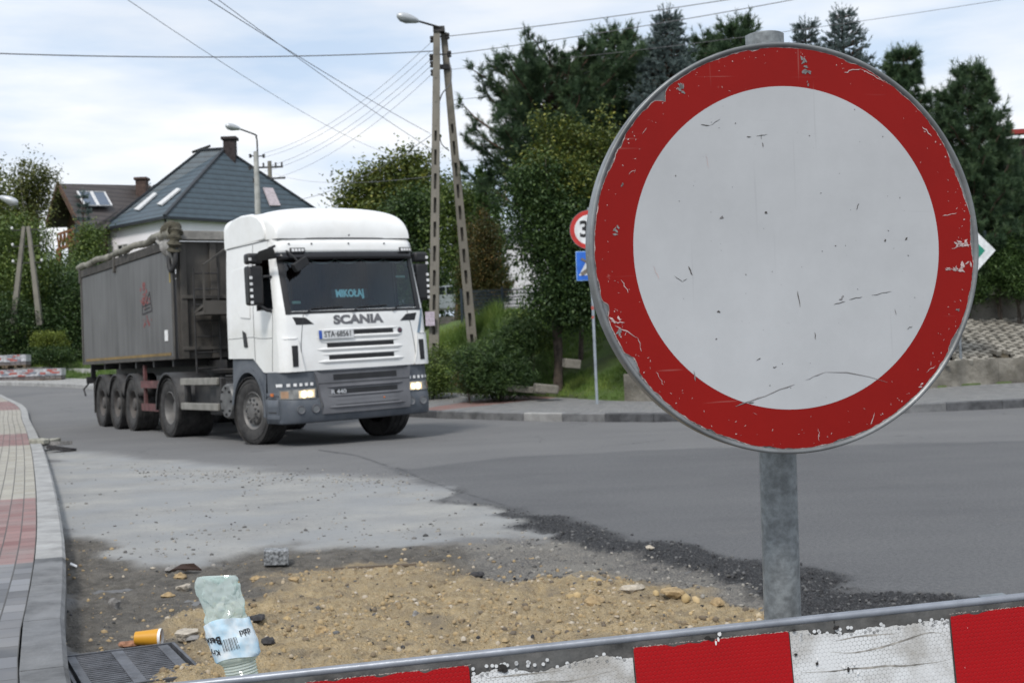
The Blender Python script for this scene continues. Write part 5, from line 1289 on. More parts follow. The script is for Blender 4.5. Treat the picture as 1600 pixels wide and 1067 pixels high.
slotted_leg('leg', ap, b1 - o_ - Vector((0, 0, .3)), tL, .27, .17, .2)
slotted_leg('leg', ap, b2v - o_ - Vector((0, 0, .3)), tR + Vector((.02, 0, 0)), .27, .17, .2)
cb = MB(); cb.box(tL + Vector((.06, 0, .05)), (.3, .24, .14)); q0 = at(680, 105, 33.6) - o_; cb.beam(q0, at(703, 105, 33.8) - o_, .08, .12); cb.build('cross_piece', M['dark'], ap, split=True)
lamp_arm_r = at(684, 43, 33.5) - o_; lamp_r2 = at(655, 34, 33.3) - o_
am = MB(); am.tube([lamp_arm_r + Vector((.1, 0, -.02)), lamp_r2], .028, 7); am.build('lamp_arm', M['dark'], ap)
lamp_head(ap, at(620, 24, 33.0) - o_, lamp_r2)
insL = [(675, 62), (674, 90), (675, 101), (676, 114)]; insR = [(699, 57), (702, 85)]
for px_, py_ in insL + insR:
    m_ = MB(); c = at(px_, py_, 33.6) - o_; m_.lathe([(0, -.09), (.05, -.08), (.06, -.03), (.035, -.01), (.06, .03), (.05, .08), (0, .09)], 10, Matrix.Translation(c) @ Matrix.Rotation(R(90), 4, 'X')); m_.beam(c, Vector((tL.x + .02, c.y, c.z)), .03, .03); m_.build('insulator', M['dark'], ap, smooth=40)
jl = MB(); jl.tube(catmull([at(702, 98, 33.6) - o_, at(705, 112, 33.5) - o_, at(703, 132, 33.5) - o_, at(692, 145, 33.5) - o_, at(686, 160, 33.5) - o_], 5), .018, 6); jl.tube(catmull([at(686, 205, 33.6) - o_, at(690, 225, 33.4) - o_, at(702, 236, 33.4) - o_], 5), .014, 6); jl.build('jumper_cable', M['wire'], ap, split=True)
nt_ = MB(); c = at(672, 498, 32.85) - o_; nt_.box(c, (.24, .02, .36)); nt_.build('notice', mat('paper_notice', (.55, .48, .56), .8, 0, .2, 18), ap)
# round pole behind the truck
pb = at(412, 600, 49); pt = at(404, 237, 49); lp2 = thing('street_lamp', 'round concrete pole with curved arm street lamp in front of the blue-grey roof', 'street lamp', (pb.x, pb.y, 0)); o_ = Vector((pb.x, pb.y, 0))
pt = Vector((pb.x + .02, pb.y, pt.z)); m_ = MB(); m_.tube([(0, 0, 0), pt - o_], [.17, .095], 14); m_.build('pole', M['concpale'], lp2, smooth=40)
ptl = pt - o_; m_ = MB(); e0 = at(404, 237, 49).x - pb.x
arm = catmull([ptl + Vector((.05, 0, -.6)), ptl + Vector((.06, 0, .35)), Vector((ptl.x + .03, 0, ptl.z + .55)), at(399, 211, 49) - o_, at(375, 202, 48.7) - o_], 6); m_.tube(arm, .032, 7); m_.build('lamp_arm', M['dark'], lp2, smooth=50)
lamp_head(lp2, at(352, 196, 48.4) - o_, at(376, 202, 48.7) - o_)
for px_, py_ in ((391, 244), (412, 244), (390, 263), (397, 282)):
    m_ = MB(); c = at(px_, py_, 49) - o_; m_.lathe([(0, -.08), (.06, -.06), (.04, 0), (.06, .06), (0, .08)], 8, Matrix.Translation(c) @ Matrix.Rotation(R(90), 4, 'X')); m_.beam(c, Vector((ptl.x, c.y, c.z)), .04, .04); m_.build('insulator', M['dark'], lp2)
# small far pole with a cross-arm
c0 = at(421, 252, 125); p3 = thing('utility_pole', 'small far utility pole with a cross-arm beside the roof slope', 'utility pole', (c0.x, c0.y, 0)); m_ = MB(); m_.tube([(0, 0, 0), (0, 0, c0.z)], [.3, .2], 8); m_.build('pole', M['concpole'], p3)
m_ = MB(); m_.beam((-1.3, 0, c0.z - .6), (1.3, 0, c0.z - .6), .16, .16); m_.beam((-.2, 0, c0.z - 1.7), (1.5, 0, c0.z - 1.7), .16, .16)
for x in (-1.2, -.6, .6, 1.2): m_.beam((x, 0, c0.z - .5), (x, 0, c0.z - .15), .15, .15)
m_.build('cross_arm', M['dark'], p3)
# A-pole at far left and its lamp, distant A-pole behind the deciduous tree
def apole(label, pxl, pxr, pyb, pxt, pyt, Y, w=.24):
    a = at(pxl, pyb, Y); b_ = at(pxr, pyb, Y); t_ = at(pxt, pyt, Y); r = thing('utility_pole', label, 'utility pole', (a.x, a.y, 0)); o = Vector((a.x, a.y, 0))
    for q, dx in ((a, -.1), (b_, .1)):
        tp = t_ - o + Vector((dx, 0, 0)); m = MB(); ql = q - o; ql = ql + (ql - tp) * .35; m.beam(ql, tp, w, w, (0, 1, 0), w * .6, w * .6); m.build('leg', M['concpole'], r)
    m = MB()
    for k_ in range(3):
        z = t_.z - .15 - k_ * .75; m.beam((t_.x - a.x - .65, 0, z), (t_.x - a.x + .65, 0, z), .05, .05)
    m.build('cross_arm', M['dark'], r)
    m = MB()
    for k_ in range(3):
        z = t_.z - .15 - k_ * .75
        for s in (-1, 1): m.lathe([(0, -.07), (.055, -.04), (.055, .04), (0, .07)], 8, Matrix.Translation((t_.x - a.x + s * .65, 0, z + .1)) @ Matrix.Rotation(R(90), 4, 'X'))
    m.build('insulator', M['chip'], r, split=True); return r
apole('A-shaped concrete utility pole among the bushes at far left', 25, 58, 468, 41, 354, 58)
apole('thin distant A-shaped pole behind the dark tree right of the truck', 789, 806, 300, 797, 237, 62, .16)
c0 = at(8, 312, 40); ll = thing('street_lamp', 'street lamp whose bare head reaches in at the left edge above the bushes', 'street lamp', (c0.x - 1.9, c0.y, 0)); m_ = MB(); m_.tube([(0, 0, 0), (0, 0, c0.z + .1)], [.14, .08], 10); m_.build('pole', M['concpale'], ll, smooth=40)
m_ = MB(); m_.tube([(0, 0, c0.z), (.6, 0, c0.z + .35), (1.75, 0, c0.z + .10)], .03, 6); m_.build('lamp_arm', M['dark'], ll); lamp_head(ll, (2.3, 0, c0.z - .12), (1.72, 0, c0.z + .1))
def wire(p0, p1, sag, r, label, n=24, mt='wire'):
    p0 = Vector(p0); p1 = Vector(p1); pts = [p0.lerp(p1, i / n) - Vector((0, 0, sag * 4 * (i / n) * (1 - i / n))) for i in range(n + 1)]
    o = pts[0]; m = MB(); m.tube([p - o for p in pts], r * .68, 5); ob = m.build('overhead_cable', M[mt], None, loc=o); tag(ob, label, 'cable', 'overhead cables')
wire(at(-700, 42, 22), at(683, 80, 33.6), .32, .020, 'thick dark overhead cable running from the tall A-pole to the left edge')
K = at(668, 213, 33.6)
wire(at(-60, -252, 11), at(672, 209, 33.5), .10, .0095, 'overhead cable dropping steeply from the top edge to the A-pole, upper of two close ones')
wire(at(-40, -286, 11), at(672, 232, 33.5), .10, .0085, 'overhead cable dropping steeply from the top edge to the A-pole, lower of two close ones')
wire(at(-150, -244, 14), at(620, 245, 60), .45, .009, 'faint overhead cable from the top left corner region down over the roof')
wire(at(672, 213, 33.6), at(468, 312, 47), .25, .012, 'cable sloping from mid height of the A-pole down to the white roof of the truck')
for i, ((a, b_), (c, d)) in enumerate((((674, 66), (412, 240)), ((673, 80), (412, 246)), ((673, 93), (412, 262)), ((674, 103), (413, 268)), ((675, 116), (420, 281)))):
    wire(at(a, b_, 33.6), at(c, d, 49), .45, .008, ['topmost', 'second from top', 'middle', 'second from bottom', 'lowest'][i] + ' of the five cables between the A-pole and the curved-arm street lamp')
wire(at(430, 272, 85), at(672, 276, 34), .35, .010, 'nearly level cable from the small far pole to the A-pole')
wire(at(700, 57, 33.6), at(2000, -168, 26), .3, .016, 'upper dark cable leading right from the top of the A-pole')
wire(at(703, 85, 33.6), at(2000, -169, 26), .3, .015, 'second dark cable leading right from the A-pole above the pines')
wire(at(703, 109, 33.6), at(2200, -113, 27), .3, .009, 'thin third cable leading right behind the pine tops')
wire(at(706, 157, 33.6), at(860, 132, 36), .05, .009, 'short thin cable leading right from the A-pole into the pine')
wire(at(706, 253, 33.6), at(800, 236, 60), .1, .010, 'short low cable from the A-pole to the thin distant pole')
# ================================================================ TREES AND SHRUBS
def gp(px, Y, dz=0):                          # point on the terrain under picture column px at depth Y
    x = (px - 800) / FPX * Y; return (x, Y, T1(x, Y) + dz)
def shape_pine(f): return max(.12, math.sin(min(1, (1 - f) * 1.25) * math.pi / 2)) ** .7
def pineh(px, py, Y): return at(px, py, Y).z - T1((px - 800) / FPX * Y, Y)
def pine(px, py, Y, rpx, label, seed, **k):
    b = gp(px, Y); kw = dict(lm=LM['pine'], whorls=20, per=7, upturn=.45, shoots=20, kn=36, nl=.15, nw=.014, start=.30, jitter=.5, shape=shape_pine, group='pines behind the fence'); kw.update(k)
    t = at(px, py, Y); return conifer('pine_tree', label, b, t.z - b[2], rpx * Y / FPX, seed=seed, lean=(t.x - b[0], 0), **kw)
pine(872, 100, 33.5, 118, 'broad dark green pine with leftmost drooping tips above the leafy tree', 1, start=.40, whorls=20, shape=lambda f: 1 if f < .8 else max(.4, 1 - (f - .8) * 3))
pine(960, 50, 34.5, 110, 'dark pine with upright shoots just left of the big round sign', 2, start=.35)
pine(1150, 36, 35, 110, 'dark pine rising behind the top of the metal sign post', 3, start=.35)
conifer('spruce_tree', 'silvery blue spruce with a narrow tip between the two dark pines', gp(1062, 32.5), pineh(1062, 18, 32.5), 2.2, LM['blue'], 4, whorls=38, per=9, upturn=.12, droop=.05, nl=.07, nw=.012, shoots=24, kn=40, start=.2)
conifer('spruce_tree', 'pale spruce tip peeping over the top of the round sign', gp(1278, 36), pineh(1278, 38, 36), 2.4, LM['blue'], 5, whorls=32, per=8, upturn=.12, nl=.07, nw=.013, shoots=18, kn=36, start=.3)
conifer('spruce_tree', 'dark spruce top standing above the upper right of the round sign', gp(1336, 35), pineh(1336, 18, 35), 2.6, LM['blue'], 6, whorls=34, per=8, upturn=.15, nl=.075, nw=.013, shoots=18, kn=36, start=.3)
pine(1412, 84, 33, 60, 'slim pine with a single upright leader right of the round sign', 7, start=.3)
pine(1518, 108, 31.5, 80, 'bushy pine with twin upright leaders near the right edge', 8, start=.12, whorls=24, shoots=18)
pine(1455, 190, 32.5, 70, 'shorter pine filling the gap beside the right rim of the sign', 9, start=.1)
pine(1612, 262, 34, 60, 'half hidden pine under the red roof at the right edge', 10, start=.1)
pine(1015, 72, 35.5, 90, 'pine crown filling the gap left of the silvery spruce', 14, start=.3)
pine(1105, 62, 36, 80, 'pine crown filling the gap right of the silvery spruce', 15, start=.3)
pine(1060, 95, 36, 110, 'dark pine mass directly behind the silvery spruce', 13, start=.2)
pine(1210, 150, 35, 95, 'pine hidden behind the middle of the round sign', 12, start=.2, whorls=16)
# leafy trees by the near bank
leafy_tree('hornbeam_tree', 'dark leafy tree with drooping twigs between the thuja and the speed limit sign', 'tree', gp(868, 28.8), at(862, 360, 29),
    [blob_px(845, 300, 29, 44, 50), blob_px(852, 350, 29, 54, 66), blob_px(892, 400, 28.6, 62, 90), blob_px(915, 330, 29.4, 40, 60), blob_px(868, 470, 28.3, 42, 40), blob_px(812, 290, 29, 18, 26), blob_px(905, 470, 28.5, 42, 45)],
    46000, .085, LM['dkgrn'], r0=.13, clump=.2, per=20, shell=.5, seed=21, hang=1)
leafy_tree('young_tree', 'yellow-green leafy shoots growing through the pine above the dark tree', 'tree', gp(905, 29.8), at(900, 330, 30),
    [blob_px(848, 215, 30, 15, 50), blob_px(880, 225, 30, 26, 50), blob_px(915, 235, 30, 30, 50), blob_px(830, 265, 30, 22, 34), blob_px(945, 215, 30, 20, 45), blob_px(865, 270, 29.4, 45, 36), blob_px(900, 300, 29.2, 50, 45)],
    9000, .10, LM['ylw'], r0=.07, clump=.16, per=12, shell=.2, seed=22)
leafy_tree('walnut_tree', 'rounded green and yellowing walnut tree behind the truck roof', 'tree', gp(610, 58), at(612, 260, 58),
    [blob_px(560, 315, 58, 32, 42), blob_px(595, 300, 58, 34, 48), blob_px(640, 275, 58, 32, 36), blob_px(650, 330, 57, 36, 60), blob_px(600, 370, 57, 60, 50), blob_px(545, 345, 58, 20, 22), blob_px(642, 248, 58, 12, 14), blob_px(680, 310, 58, 22, 42)],
    24000, .20, LM['ylw'], r0=.22, clump=.42, per=16, shell=.4, seed=23)
leafy_tree('leafy_tree', 'dark green tree between the truck and the left leg of the pole', 'tree', gp(645, 50), at(650, 330, 50), [blob_px(640, 370, 50, 45, 62), blob_px(648, 440, 49, 26, 50), blob_px(655, 340, 50, 28, 40)], 15000, .14, LM['dkgrn'], seed=24, clump=.35)
leafy_tree('leafy_tree', 'mid green tree seen between the two legs of the concrete pole', 'tree', gp(715, 48), at(715, 300, 48), [blob_px(715, 320, 48, 30, 36), blob_px(715, 375, 48, 34, 50), blob_px(745, 340, 49, 34, 48), blob_px(735, 440, 47, 16, 40)], 16000, .13, LM['grn'], seed=25, clump=.32)
conifer('spruce_tree', 'thin young conifer tip left of the dark leafy tree', gp(768, 47), pineh(768, 262, 47), 1.1, LM['thuja'], 26, whorls=22, per=6, upturn=.4, nl=.12, nw=.03, shoots=10, kn=22, start=.1)
def column(name, label, px, Y, top, rpx, lm, seed, n=16000, leaf=.07, cat='shrub'):
    b = gp(px, Y); t = at(px, top, Y); r = rpx * Y / FPX; h = t.z - b[2]
    bl = [(b[0] + .1 * math.sin(i * 2.1), b[1], b[2] + h * f, r * w_, r * w_, h * .16) for i, (f, w_) in enumerate(((.1, .85), (.28, 1), (.46, .95), (.64, .8), (.8, .55), (.93, .26)))]
    return leafy_tree(name, label, cat, b, (b[0], b[1], t.z), bl, n, leaf, lm, r0=.07, clump=.13, per=18, shell=.75, seed=seed)
column('thuja', 'browning thuja left of the white building, behind the mesh fence', 765, 42, 335, 28, LM['brown'], 31, 20000)
column('thuja', 'green and brown thuja standing right against the slanting pole leg', 742, 43, 350, 20, LM['brown'], 32, 13000)
column('thuja', 'slim green thuja just right of the silver car', 728, 44, 380, 10, LM['thuja'], 33, 7000)
column('thuja', 'green thuja just behind the left leg of the concrete pole', 662, 43, 400, 16, LM['thuja'], 34, 9000)
leafy_tree('juniper_bush', 'low dark spreading juniper on the grassy bank', 'shrub', gp(775, 28.9), at(775, 560, 28.9),
    [blob_px(772, 575, 28.3, 50, 36), blob_px(805, 540, 28.9, 36, 34), blob_px(745, 592, 28.0, 26, 22), blob_px(738, 570, 28.5, 26, 26), blob_px(795, 592, 28.0, 34, 24), blob_px(815, 512, 29.3, 24, 16), blob_px(770, 600, 27.9, 40, 16)], 34000, .14, LM['dkgrn'], r0=.04, clump=.11, per=20, shell=.45, seed=41, asp=.13)
leafy_tree('dry_shrub', 'small browned dead patch of twigs at the left foot of the juniper', 'shrub', gp(732, 27.9), at(730, 580, 27.9), [blob_px(732, 588, 28.2, 15, 16), blob_px(728, 602, 28.1, 12, 9)], 3000, .05, LM['brown'], r0=.02, clump=.08, seed=42)
leafy_tree('garden_shrub', 'bright green weeds and shrub on top of the bank beside the dark tree', 'shrub', gp(828, 30.2), at(830, 490, 30.2), [blob_px(822, 505, 30, 22, 20), blob_px(850, 530, 29.4, 20, 16)], 5000, .06, LM['grn'], r0=.02, clump=.12, seed=43)
leafy_tree('garden_shrub', 'tall green shrub behind the right headlight of the truck', 'shrub', gp(676, 30.5), at(676, 560, 30.5), [blob_px(674, 585, 29.9, 16, 24), blob_px(690, 595, 29.6, 16, 14), blob_px(690, 560, 31.0, 20, 14), blob_px(676, 606, 29.6, 18, 10)], 7000, .06, LM['grn'], r0=.02, clump=.12, seed=44)
for k_, (px_, py_, Y_, rx_, ry_) in enumerate(((1560, 400, 30.8, 36, 36), (1590, 425, 30.6, 34, 28), (1615, 380, 31, 34, 40), (1510, 430, 30.9, 28, 26))):
    leafy_tree('juniper_bush', ['green feathery juniper behind the green and white sign', 'low green juniper over the mesh fence at the right edge', 'tall juniper cut by the right edge of the photo', 'juniper behind the mesh fence next to the rim of the round sign'][k_], 'shrub', gp(px_, Y_), at(px_, py_ + 10, Y_),
        [blob_px(px_, py_, Y_, rx_, ry_), blob_px(px_ + 10, py_ + 20, Y_ - .2, rx_, ry_ * .7)], 12000, .12, LM['thuja'], r0=.04, clump=.13, seed=50 + k_, asp=.18, group='junipers behind the mesh fence')
# left background
leafy_tree('birch_tree', 'tall birch with thin drooping crown left of the chalet', 'tree', gp(55, 78), at(55, 275, 78), [blob_px(50, 285, 78, 34, 36), blob_px(28, 325, 78, 34, 40), blob_px(62, 310, 78, 16, 34), blob_px(20, 370, 78, 36, 44), blob_px(45, 365, 77, 24, 44)], 13000, .20, LM['olive'], 'bark_birch', r0=.2, clump=.36, per=16, shell=.4, seed=61, hang=1)
leafy_tree('leafy_tree', 'autumn tinted tree cut by the left edge behind the lamp head', 'tree', gp(-15, 70), at(-15, 270, 70), [blob_px(-25, 275, 70, 28, 30), blob_px(-15, 330, 70, 30, 60), blob_px(-5, 350, 70, 26, 40)], 6000, .18, LM['ylw'], r0=.2, clump=.4, seed=62)
leafy_tree('willow_tree', 'big green drooping tree behind the A-pole at far left', 'tree', gp(45, 62), at(45, 380, 62), [blob_px(15, 390, 62, 40, 50), blob_px(55, 395, 62, 22, 46), blob_px(95, 445, 61.5, 26, 42), blob_px(45, 450, 61, 60, 50), blob_px(0, 460, 61, 40, 60)], 30000, .15, LM['grn'], r0=.25, clump=.38, per=18, seed=63, hang=1)
leafy_tree('maple_tree', 'light green rounded tree between the chalet and the white house', 'tree', gp(150, 70), at(148, 370, 70), [blob_px(143, 378, 70, 13, 30), blob_px(136, 420, 70, 20, 50), blob_px(150, 415, 69, 9, 45)], 11000, .15, LM['grn'], r0=.15, clump=.35, seed=64)
conifer('spruce_tree', 'small dark spruce in front of the chalet solar panels', gp(137, 74), pineh(137, 300, 74), 1.25, LM['blue'], 65, whorls=20, per=6, upturn=.1, nl=.12, nw=.03, shoots=8, kn=20, start=.1)
leafy_tree('leafy_tree', 'dark tree behind the rear end of the dump trailer', 'tree', gp(112, 60), at(112, 450, 60), [blob_px(110, 480, 60, 34, 60), blob_px(135, 470, 59, 20, 60), blob_px(95, 520, 59, 30, 36)], 15000, .13, LM['dkgrn'], r0=.15, clump=.32, seed=66)
leafy_tree('hedge', 'dark hedge behind the stacked pallets at far left', 'hedge', gp(30, 58), at(30, 500, 58), [blob_px(-30, 520, 58, 40, 46), blob_px(15, 510, 58, 36, 46), blob_px(50, 525, 58.5, 34, 44), blob_px(100, 545, 59, 40, 30)], 22000, .12, LM['dkgrn'], r0=.08, clump=.3, seed=67)
leafy_tree('golden_shrub', 'bright yellow-green clipped shrub in front of the dark hedge at far left', 'shrub', gp(77, 56.5), at(77, 535, 56.5), [blob_px(68, 532, 56.3, 17, 16), blob_px(88, 533, 56.3, 16, 14)], 6000, .07, LM['lime'], r0=.03, clump=.1, seed=68)
leafy_tree('dark_shrub', 'dark green base shrub under the yellow-green one at far left', 'shrub', gp(78, 55.8), at(78, 560, 55.8), [blob_px(65, 555, 55.7, 20, 14), blob_px(95, 555, 55.7, 20, 14)], 4500, .08, LM['dkgrn'], r0=.03, clump=.12, seed=69)
# distant wood behind everything, reads as one mass
g = np.random.default_rng(77); bl = []
for x in np.linspace(-75, 60, 46):
    Yb = 105 + g.uniform(-8, 10); z0 = T1(x, Yb); hgt = g.uniform(4.0, 6.5) if x < -6 else g.uniform(4, 7.5); bl.append((x, Yb, z0 + hgt * .5, 3.2, 2.5, hgt * .62))
V, F, tn, C = crown_leaves(bl, 60000, .42, .9, 18, .5, g); o = mesh_np('distant_wood', V, F, LM['dkgrn'], None, tn); tag(o, 'distant dark tree line closing the view behind the houses', 'wood', kind='stuff')

# --- grass on the banks
g = np.random.default_rng(91)
def grass_field(name, label, n, xr, yr, hmin, hmax, lm, wd=.012, cond=None, sm=None):
    x = g.uniform(*xr, n); y = g.uniform(*yr, n); s, tz = toe_dist(x, y); m = (s > .12) & (s < 9)
    m &= (fbm(x * .9, y * .9, 3) > .30) if cond is None else cond(x, y, s)
    x, y, s = x[m], y[m], s[m]; z = terrain(x, y); k = len(x); hh = g.uniform(hmin, hmax, k) * (.5 + fbm(x * .8, y * .8, 2)); hh *= np.clip(s * 1.5, .3, 1)
    a = g.uniform(0, 2 * np.pi, k); ln = g.normal(0, .35, (k, 2)) * hh[:, None]
    b0 = np.stack([x - np.cos(a) * wd / 2, y - np.sin(a) * wd / 2, z - .02], 1); b1 = np.stack([x + np.cos(a) * wd / 2, y + np.sin(a) * wd / 2, z - .02], 1); tp = np.stack([x + ln[:, 0], y + ln[:, 1], z + hh], 1)
    V = np.stack([b0, b1, tp], 1).reshape(-1, 3); tn = np.repeat(np.clip(fbm(x * 1.5, y * 1.5, 3) * 1.5 - .3 + g.normal(0, .15, k), 0, 1), 3)
    o = mesh_np(name, V, np.arange(len(V)).reshape(-1, 3), lm, None, tn); tag(o, label, 'grass', kind='stuff')
grass_field('grass', 'green grass on the bank between the kerbside pavement and the trees', 150000, (-5, 3.4), (26.5, 36), .06, .16, LM['grass'], .014)
grass_field('tall_grass', 'tall lush weeds on the bank near the foot of the concrete pole', 26000, (-3.4, -.3), (30.5, 36), .25, .55, LM['grass'], .018, cond=lambda x, y, s: (s > .3) & (fbm(x * 1.1 + 5, y * 1.1, 3) > .42))
grass_field('grass', 'strip of green grass beyond the far kerb at left', 60000, (-28, -9), (42, 60), .08, .2, LM['grass'], .03)
grass_field('dry_grass', 'dry brown tuft at the end of the openwork paving', 2500, (10.9, 13), (28.3, 29.6), .2, .5, LM['dry'], .014, cond=lambda x, y, s: (s > .3) & (np.hypot(x - 11.6, y - 28.9) < .6))

# ================================================================ SIGNS
M['signred'] = None
def paint(name, col, rough, wear=.0, wcol=(.45, .35, .34)):
    m = mat(name, col, rough, 0, .05, 3, dirt=wear, dcol=wcol, dscale=11); return m
# --- the big round no-entry-for-vehicles sign
SC = at(1233, 387, 1.875); SYAW = R(10.5)
big = thing('road_sign', 'large round white sign with scratched red border on a steel post, close up', 'sign', (SC.x, SC.y, SC.z), SYAW)
SM = Matrix.Rotation(0, 4, 'X')
RO = .3005
def ringpts(r, y, n=160, f=None): return [Vector((r * (f(a) if f else 1) * math.cos(a), y, r * (f(a) if f else 1) * math.sin(a))) for a in [2 * math.pi * i / n for i in range(n)]]
# face steel plate
m_ = MB(); m_.lathe([(0, .0), (RO - .004, .0), (RO - .001, -.002), (RO, -.0005), (RO + .0005, .004), (RO, .020), (RO - .003, .024), (RO - .010, .024), (RO - .010, .004), (0, .004)], 160); 
rimmat = mat('zinc_rim', (.24, .25, .255), .45, .45, .25, 9, bump=.05, bscale=60, dirt=.5, dcol=(.10, .10, .10), dscale=14)
m_.build('plate', rimmat, big, smooth=50)
m_ = MB(); m_.lathe([(RO - .0062, -.0006), (RO - .0052, -.0022), (RO - .0034, -.0038), (RO - .0014, -.0044), (RO + .0005, -.0036), (RO + .0014, .0), (RO + .001, .010), (RO + .0006, .0238), (RO - .002, .0262), (RO - .008, .0262)], 160); m_.build('rolled_edge', rimmat, big, smooth=60)
g = np.random.default_rng(123)
nr_ = 900
def edge_f(a):
    x = math.cos(a) * 7 + 20; y = math.sin(a) * 7 + 20
    v = float(fbm(np.array([x]), np.array([y]), 4)[0]); w = float(fbm(np.array([math.cos(a) * 38 + 70]), np.array([math.sin(a) * 38 + 70]), 3)[0])
    chip = .0042 * max(0, v - .5) / .25 + .0035 * (w - .35)
    for c_, wd, dp_ in ((R(130), .030, .011), (R(196), .035, .007), (R(213), .05, .006), (R(330), .05, .003), (R(22), .10, .004)):
        d = (a - c_ + math.pi) % (2 * math.pi) - math.pi; chip += dp_ * math.exp(-(d / wd) ** 2) * (.6 + .8 * w)
    return chip
fr_ = MB(); out = []; inn_ = []; mid_ = []
for i in range(nr_):
    a = 2 * math.pi * i / nr_; r = .2940 - max(0, edge_f(a)); out.append(Vector((r * math.cos(a), -.0012, r * math.sin(a)))); inn_.append(Vector((.2362 * math.cos(a), -.0012, .2362 * math.sin(a)))); r2_ = r + .0014 * (.3 + g.random()); mid_.append(Vector((r2_ * math.cos(a), -.0008, r2_ * math.sin(a))))
fr_.add(out + inn_, [(i, (i + 1) % nr_, nr_ + (i + 1) % nr_, nr_ + i) for i in range(nr_)])
def filmmat(name, col, scr, rough=.42):
    m = bpy.data.materials.new(name); m.use_nodes = True; t = m.node_tree; b = t.nodes['Principled BSDF']; lk = t.links.new; co = N('ShaderNodeTexCoord', t)
    n1_ = N('ShaderNodeTexNoise', t, i_Scale=3.0, i_Detail=10, i_Roughness=.68); lk(co.outputs['Object'], n1_.inputs[0])
    mx1 = N('ShaderNodeMix', t, data_type='RGBA'); mx1.inputs['A'].default_value = rgba(tuple(c * .72 for c in col)); mx1.inputs['B'].default_value = rgba(tuple(c * 1.22 for c in col)); lk(n1_.outputs[0], mx1.inputs[0]); out_ = mx1.outputs[2]
    for sc_, rot, lo, hi in (((90, 90, 3.2), (0, R(12), 0), .70, .78), ((3.0, 90, 100), (0, R(-20), 0), .71, .80), ((5, 90, 120), (0, R(35), 0), .72, .8)):
        mp2 = N('ShaderNodeMapping', t); mp2.inputs['Scale'].default_value = sc_; mp2.inputs['Rotation'].default_value = rot; lk(co.outputs['Object'], mp2.inputs[0])
        n2x = N('ShaderNodeTexNoise', t, i_Scale=1.3, i_Detail=2); lk(mp2.outputs[0], n2x.inputs[0]); r2x = N('ShaderNodeMapRange', t); r2x.inputs[1].default_value = lo; r2x.inputs[2].default_value = hi; r2x.inputs[4].default_value = .45; lk(n2x.outputs[0], r2x.inputs[0])
        mx2 = N('ShaderNodeMix', t, data_type='RGBA'); lk(r2x.outputs[0], mx2.inputs[0]); lk(out_, mx2.inputs['A']); mx2.inputs['B'].default_value = rgba(scr); out_ = mx2.outputs[2]
    n3x = N('ShaderNodeTexNoise', t, i_Scale=75, i_Detail=3); lk(co.outputs['Object'], n3x.inputs[0]); r3x = N('ShaderNodeMapRange', t); r3x.inputs[1].default_value = .72; r3x.inputs[2].default_value = .78; r3x.inputs[4].default_value = .4; lk(n3x.outputs[0], r3x.inputs[0])
    mx3 = N('ShaderNodeMix', t, data_type='RGBA'); lk(r3x.outputs[0], mx3.inputs[0]); lk(out_, mx3.inputs['A']); mx3.inputs['B'].default_value = rgba(scr); lk(mx3.outputs[2], b.inputs['Base Color'])
    b.inputs['Roughness'].default_value = rough; b.inputs['Specular IOR Level'].default_value = .16
    return m
m_redfilm = filmmat('red_film', (.235, .007, .005), (.34, .16, .14), .5); m_whitefilm = filmmat('white_film', (.43, .44, .455), (.35, .355, .37), .5)
m_scr = mat('bare_scratch', (.52, .40, .39), .6, 0, .2, 40); m_dark = mat('dark_nick', (.07, .065, .06), .8); m_greyscr = mat('grey_scuff', (.20, .19, .19), .6, 0, .2, 30)
red = fr_.build('red_border', m_redfilm, big)
m_ = MB(); m_.add(ringpts(.2368, -.0014, 200), [tuple(range(200))]); whitef = m_.build('white_face', m_whitefilm, big)
m_ = MB(); o2 = [v for v in out]; m_.add([v + Vector((0, .0002, 0)) for v in out] + mid_, [(i, (i + 1) % nr_, nr_ + (i + 1) % nr_, nr_ + i) for i in range(nr_)]); m_.build('film_edge', mat('torn_film_edge', (.40, .33, .32), .7, 0, .5, 60), big)
S1063 = 1 / 1063.
def sp(px, py):            # picture point -> position on the sign face
    return ((px - 1226) * S1063 / .966 , -(py - 387) * S1063)
def stroke(mb, pts, w, y=-.0019, jit=.4):
    P_ = [Vector((sp(*p)[0], y, sp(*p)[1])) for p in pts]
    if max(p.x ** 2 + p.z ** 2 for p in P_) > .2925 ** 2: return
    rad = [w * S1063 * (.25 if i in (0, len(P_) - 1) else g.uniform(1 - jit, 1 + jit)) for i in range(len(P_))]
    vs = []
    for i, p in enumerate(P_):
        d = (P_[min(i + 1, len(P_) - 1)] - P_[max(i - 1, 0)]).normalized(); n = Vector((-d.z, 0, d.x)); vs += [p + n * rad[i] / 2, p - n * rad[i] / 2]
    mb.add(vs, [(2 * i, 2 * i + 1, 2 * i + 3, 2 * i + 2) for i in range(len(P_) - 1)])
def jag(p0, p1, n=7, j=1.2): return [(p0[0] + (p1[0] - p0[0]) * i / n + g.normal() * j * (0 < i < n), p0[1] + (p1[1] - p0[1]) * i / n + g.normal() * j * (0 < i < n)) for i in range(n + 1)]
def blot(mb, px, py, r, y=-.0019, el=1.5, k=9):
    cx, cz = sp(px, py); an = g.uniform(0, 3); vs = []
    if math.hypot(cx, cz) + r * S1063 > .2935: return
    for i in range(k):
        a = 2 * math.pi * i / k; q = r * S1063 * g.uniform(.4, 1.1); u, v = q * el * math.cos(a), q / el * math.sin(a); vs.append((cx + u * math.cos(an) - v * math.sin(an), y, cz + u * math.sin(an) + v * math.cos(an)))
    mb.add(vs, [tuple(range(k))])
sc = MB()
